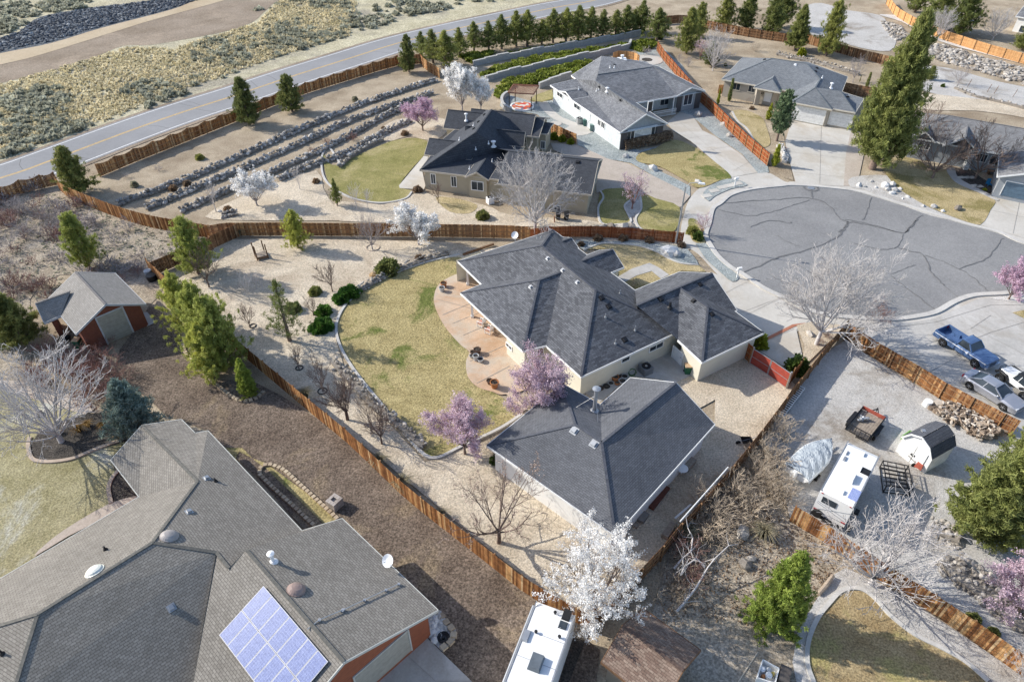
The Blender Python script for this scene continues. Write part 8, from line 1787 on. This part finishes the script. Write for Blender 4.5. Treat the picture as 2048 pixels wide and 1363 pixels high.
# white slatted rack beside the fence
A_, B_ = W(6,605,1160,.1), W(6,735,990,.1); A_, B_ = W(6,612,1165), W(6,742,995); root = thing('slatted_rack', 'long white and black slatted rack lying along the fence in the gravel yard', 'rack', A_); mb = MB(); nn = perp(A_,B_)
for s in (-1,1): mb.beam(A_+nn*.25*s+Vector((0,0,.4)), B_+nn*.25*s+Vector((0,0,.4)), .07, .07)
for i in range(17): q_ = A_.lerp(B_, i/16); mb.beam(q_-nn*.25+Vector((0,0,.4)), q_+nn*.25+Vector((0,0,.4)), .1, .05)
mb.build('slats', M['white'], root); mb = MB(); mb.prism([A_-nn*.2,B_-nn*.2,B_+nn*.2,A_+nn*.2], .07, .3); mb.build('base', M['black'], root)
# white crate of jars at the bottom
z = .55; c4 = [W(26,480,530,z),W(26,1080,860,z),W(26,930,1420,z),W(26,265,1200,z)]
open_box('white_crate', 'open white crate full of jars at the bottom edge', 'crate', c4, .08, .6, M['white'])
ct = sum(c4,Vector((0,0,0)))/4
for i, (dx, dy, r, h_) in enumerate([(-.25,.25,.17,.4),(.12,.2,.15,.42),(.02,-.12,.2,.45),(.32,0,.12,.35),(-.3,-.12,.12,.3)]): o = MB().lathe(Vector((ct.x+dx,ct.y+dy,.14)), [(r,0),(r,h_*.8),(r*.6,h_*.9),(r*.6,h_)], 14).build('jar', [M['whitem'],GW_,M['white'],plain('yellow_jar',(.5,.4,.12)),TC][i], at=(ct.x+dx,ct.y+dy,.14)); tag(o, ['white jar at the upper left of the white crate','grey jar at the top of the white crate','biggest white jar in the middle of the crate','yellow jar at the right of the white crate','terracotta jar at the left of the white crate'][i], 'jar')
plankset(26,(1290,920),(1180,1500),.62,.5,plain('dark_bin_box', (.09,.08,.075), .7),'dark brown box right of the white crate','dark_box','box')
A_, B_ = W(26,290,240,.1), W(26,-1450,2900,.1); mb = MB(); mb.tube([A_,B_], .04, 6); tag(mb.build('pole', plain('pale_wood_pole', (.55,.48,.38)), at=(A_.x,A_.y,0)), 'pale pole lying on the ground left of the white crate', 'pole')
A_, B_ = W(9,845,850,.2), W(9,930,740,.35); tag(MB().tube([A_,A_.lerp(B_,.5)+Vector((.05,0,.05)),B_], [.14,.17,.12], 8).build('fallen_log', M['logs'], at=A_), 'short fallen log beside the upper curve of the lower lawn', 'log')
# porch things
p = W(12,690,690,.1); o = MB().box(p+Vector((0,0,.25)), (.8,.5,.4), taper=.9).build('porch_box', plain('orange_brown_box', (.32,.15,.08)), at=p); tag(o, 'orange brown box on the taupe house porch', 'box')
p = W(13,1630,1010); root = thing('porch_bench', 'small brown table under the window of the blue grey house', 'table', p); mb = MB(); mb.box(p+Vector((0,0,.5)), (1.2,.6,.08)); mb.build('table_top', plain('tan_wood', (.34,.22,.15)), root)
for a in (-.5,.5): mb = MB(); mb.box(p+Vector((a,0,.23)), (.08,.5,.46)); mb.build('leg', M['woodpost'], root)
p = W(13,1585,1170); root = thing('garden_chair', 'bright blue garden chair in front of the blue grey house', 'chair', p, group=None); BL = plain('blue_plastic', (.02,.18,.36), .5); mb = MB(); mb.box(p+Vector((0,0,.38)), (.55,.55,.05)); mb.build('seat', BL, root); mb = MB(); mb.box(p+Vector((0,.28,.7)), (.55,.05,.6)); mb.build('backrest', BL, root)
for a, b in ((-1,-1),(1,-1),(1,1),(-1,1)): mb = MB(); mb.box(p+Vector((a*.24,b*.24,.18)), (.05,.05,.36)); mb.build('leg', BL, root)
mb = MB()
for q_ in [(1240,1070),(1315,1070),(1375,1070),(1410,1175),(1475,1185)]: mb.box(W(13,*q_)+Vector((0,0,.19)), (.8,.6,.06), rz=.2)
o = mb.build('stepping_slab', G['conc']); o['kind'] = 'structure'
for i, (k, x, y, r) in enumerate([(5,193,165,.75),(4,1480,622,.3),(4,1752,868,.32),(4,1887,1003,.4)]): p = W(k,x,y); o = MB(); o.tube([p+Vector((math.cos(a/16*6.283)*r, math.sin(a/16*6.283)*r, .1)) for a in range(17)], .06, 5); tag(o.build('tree_ring', MC['tan_curb'] if i == 0 else M['black'], at=p), ['rust coloured edging ring round the bare tree','dark ring round the upper sapling','dark ring round the middle sapling','dark ring round the lower sapling'][i], 'edging ring')
p0_, p1_ = W(5,900,145,.1), W(5,720,205,.1); tag(MB().beam(p0_+Vector((0,0,.12)), p1_+Vector((0,0,.12)), .2, .2).build('timber_edge', M['woodpost'], at=p0_), 'dark timber beam along the gravel above the patio', 'timber')
tag(MB().lathe(W(10,1480,1260)*1.0, [(.05,0),(.05,.9)], 8).build('rust_post', plain('rusty_post', (.35,.12,.05)), at=W(10,1480,1260)) if False else MB().box(W(10,1405,1240)+Vector((0,0,.45)), (.12,.12,.9)).build('short_post', plain('rusty_post', (.35,.12,.05)), at=W(10,1405,1240)), 'short orange brown post in the strip behind the beige house', 'post')
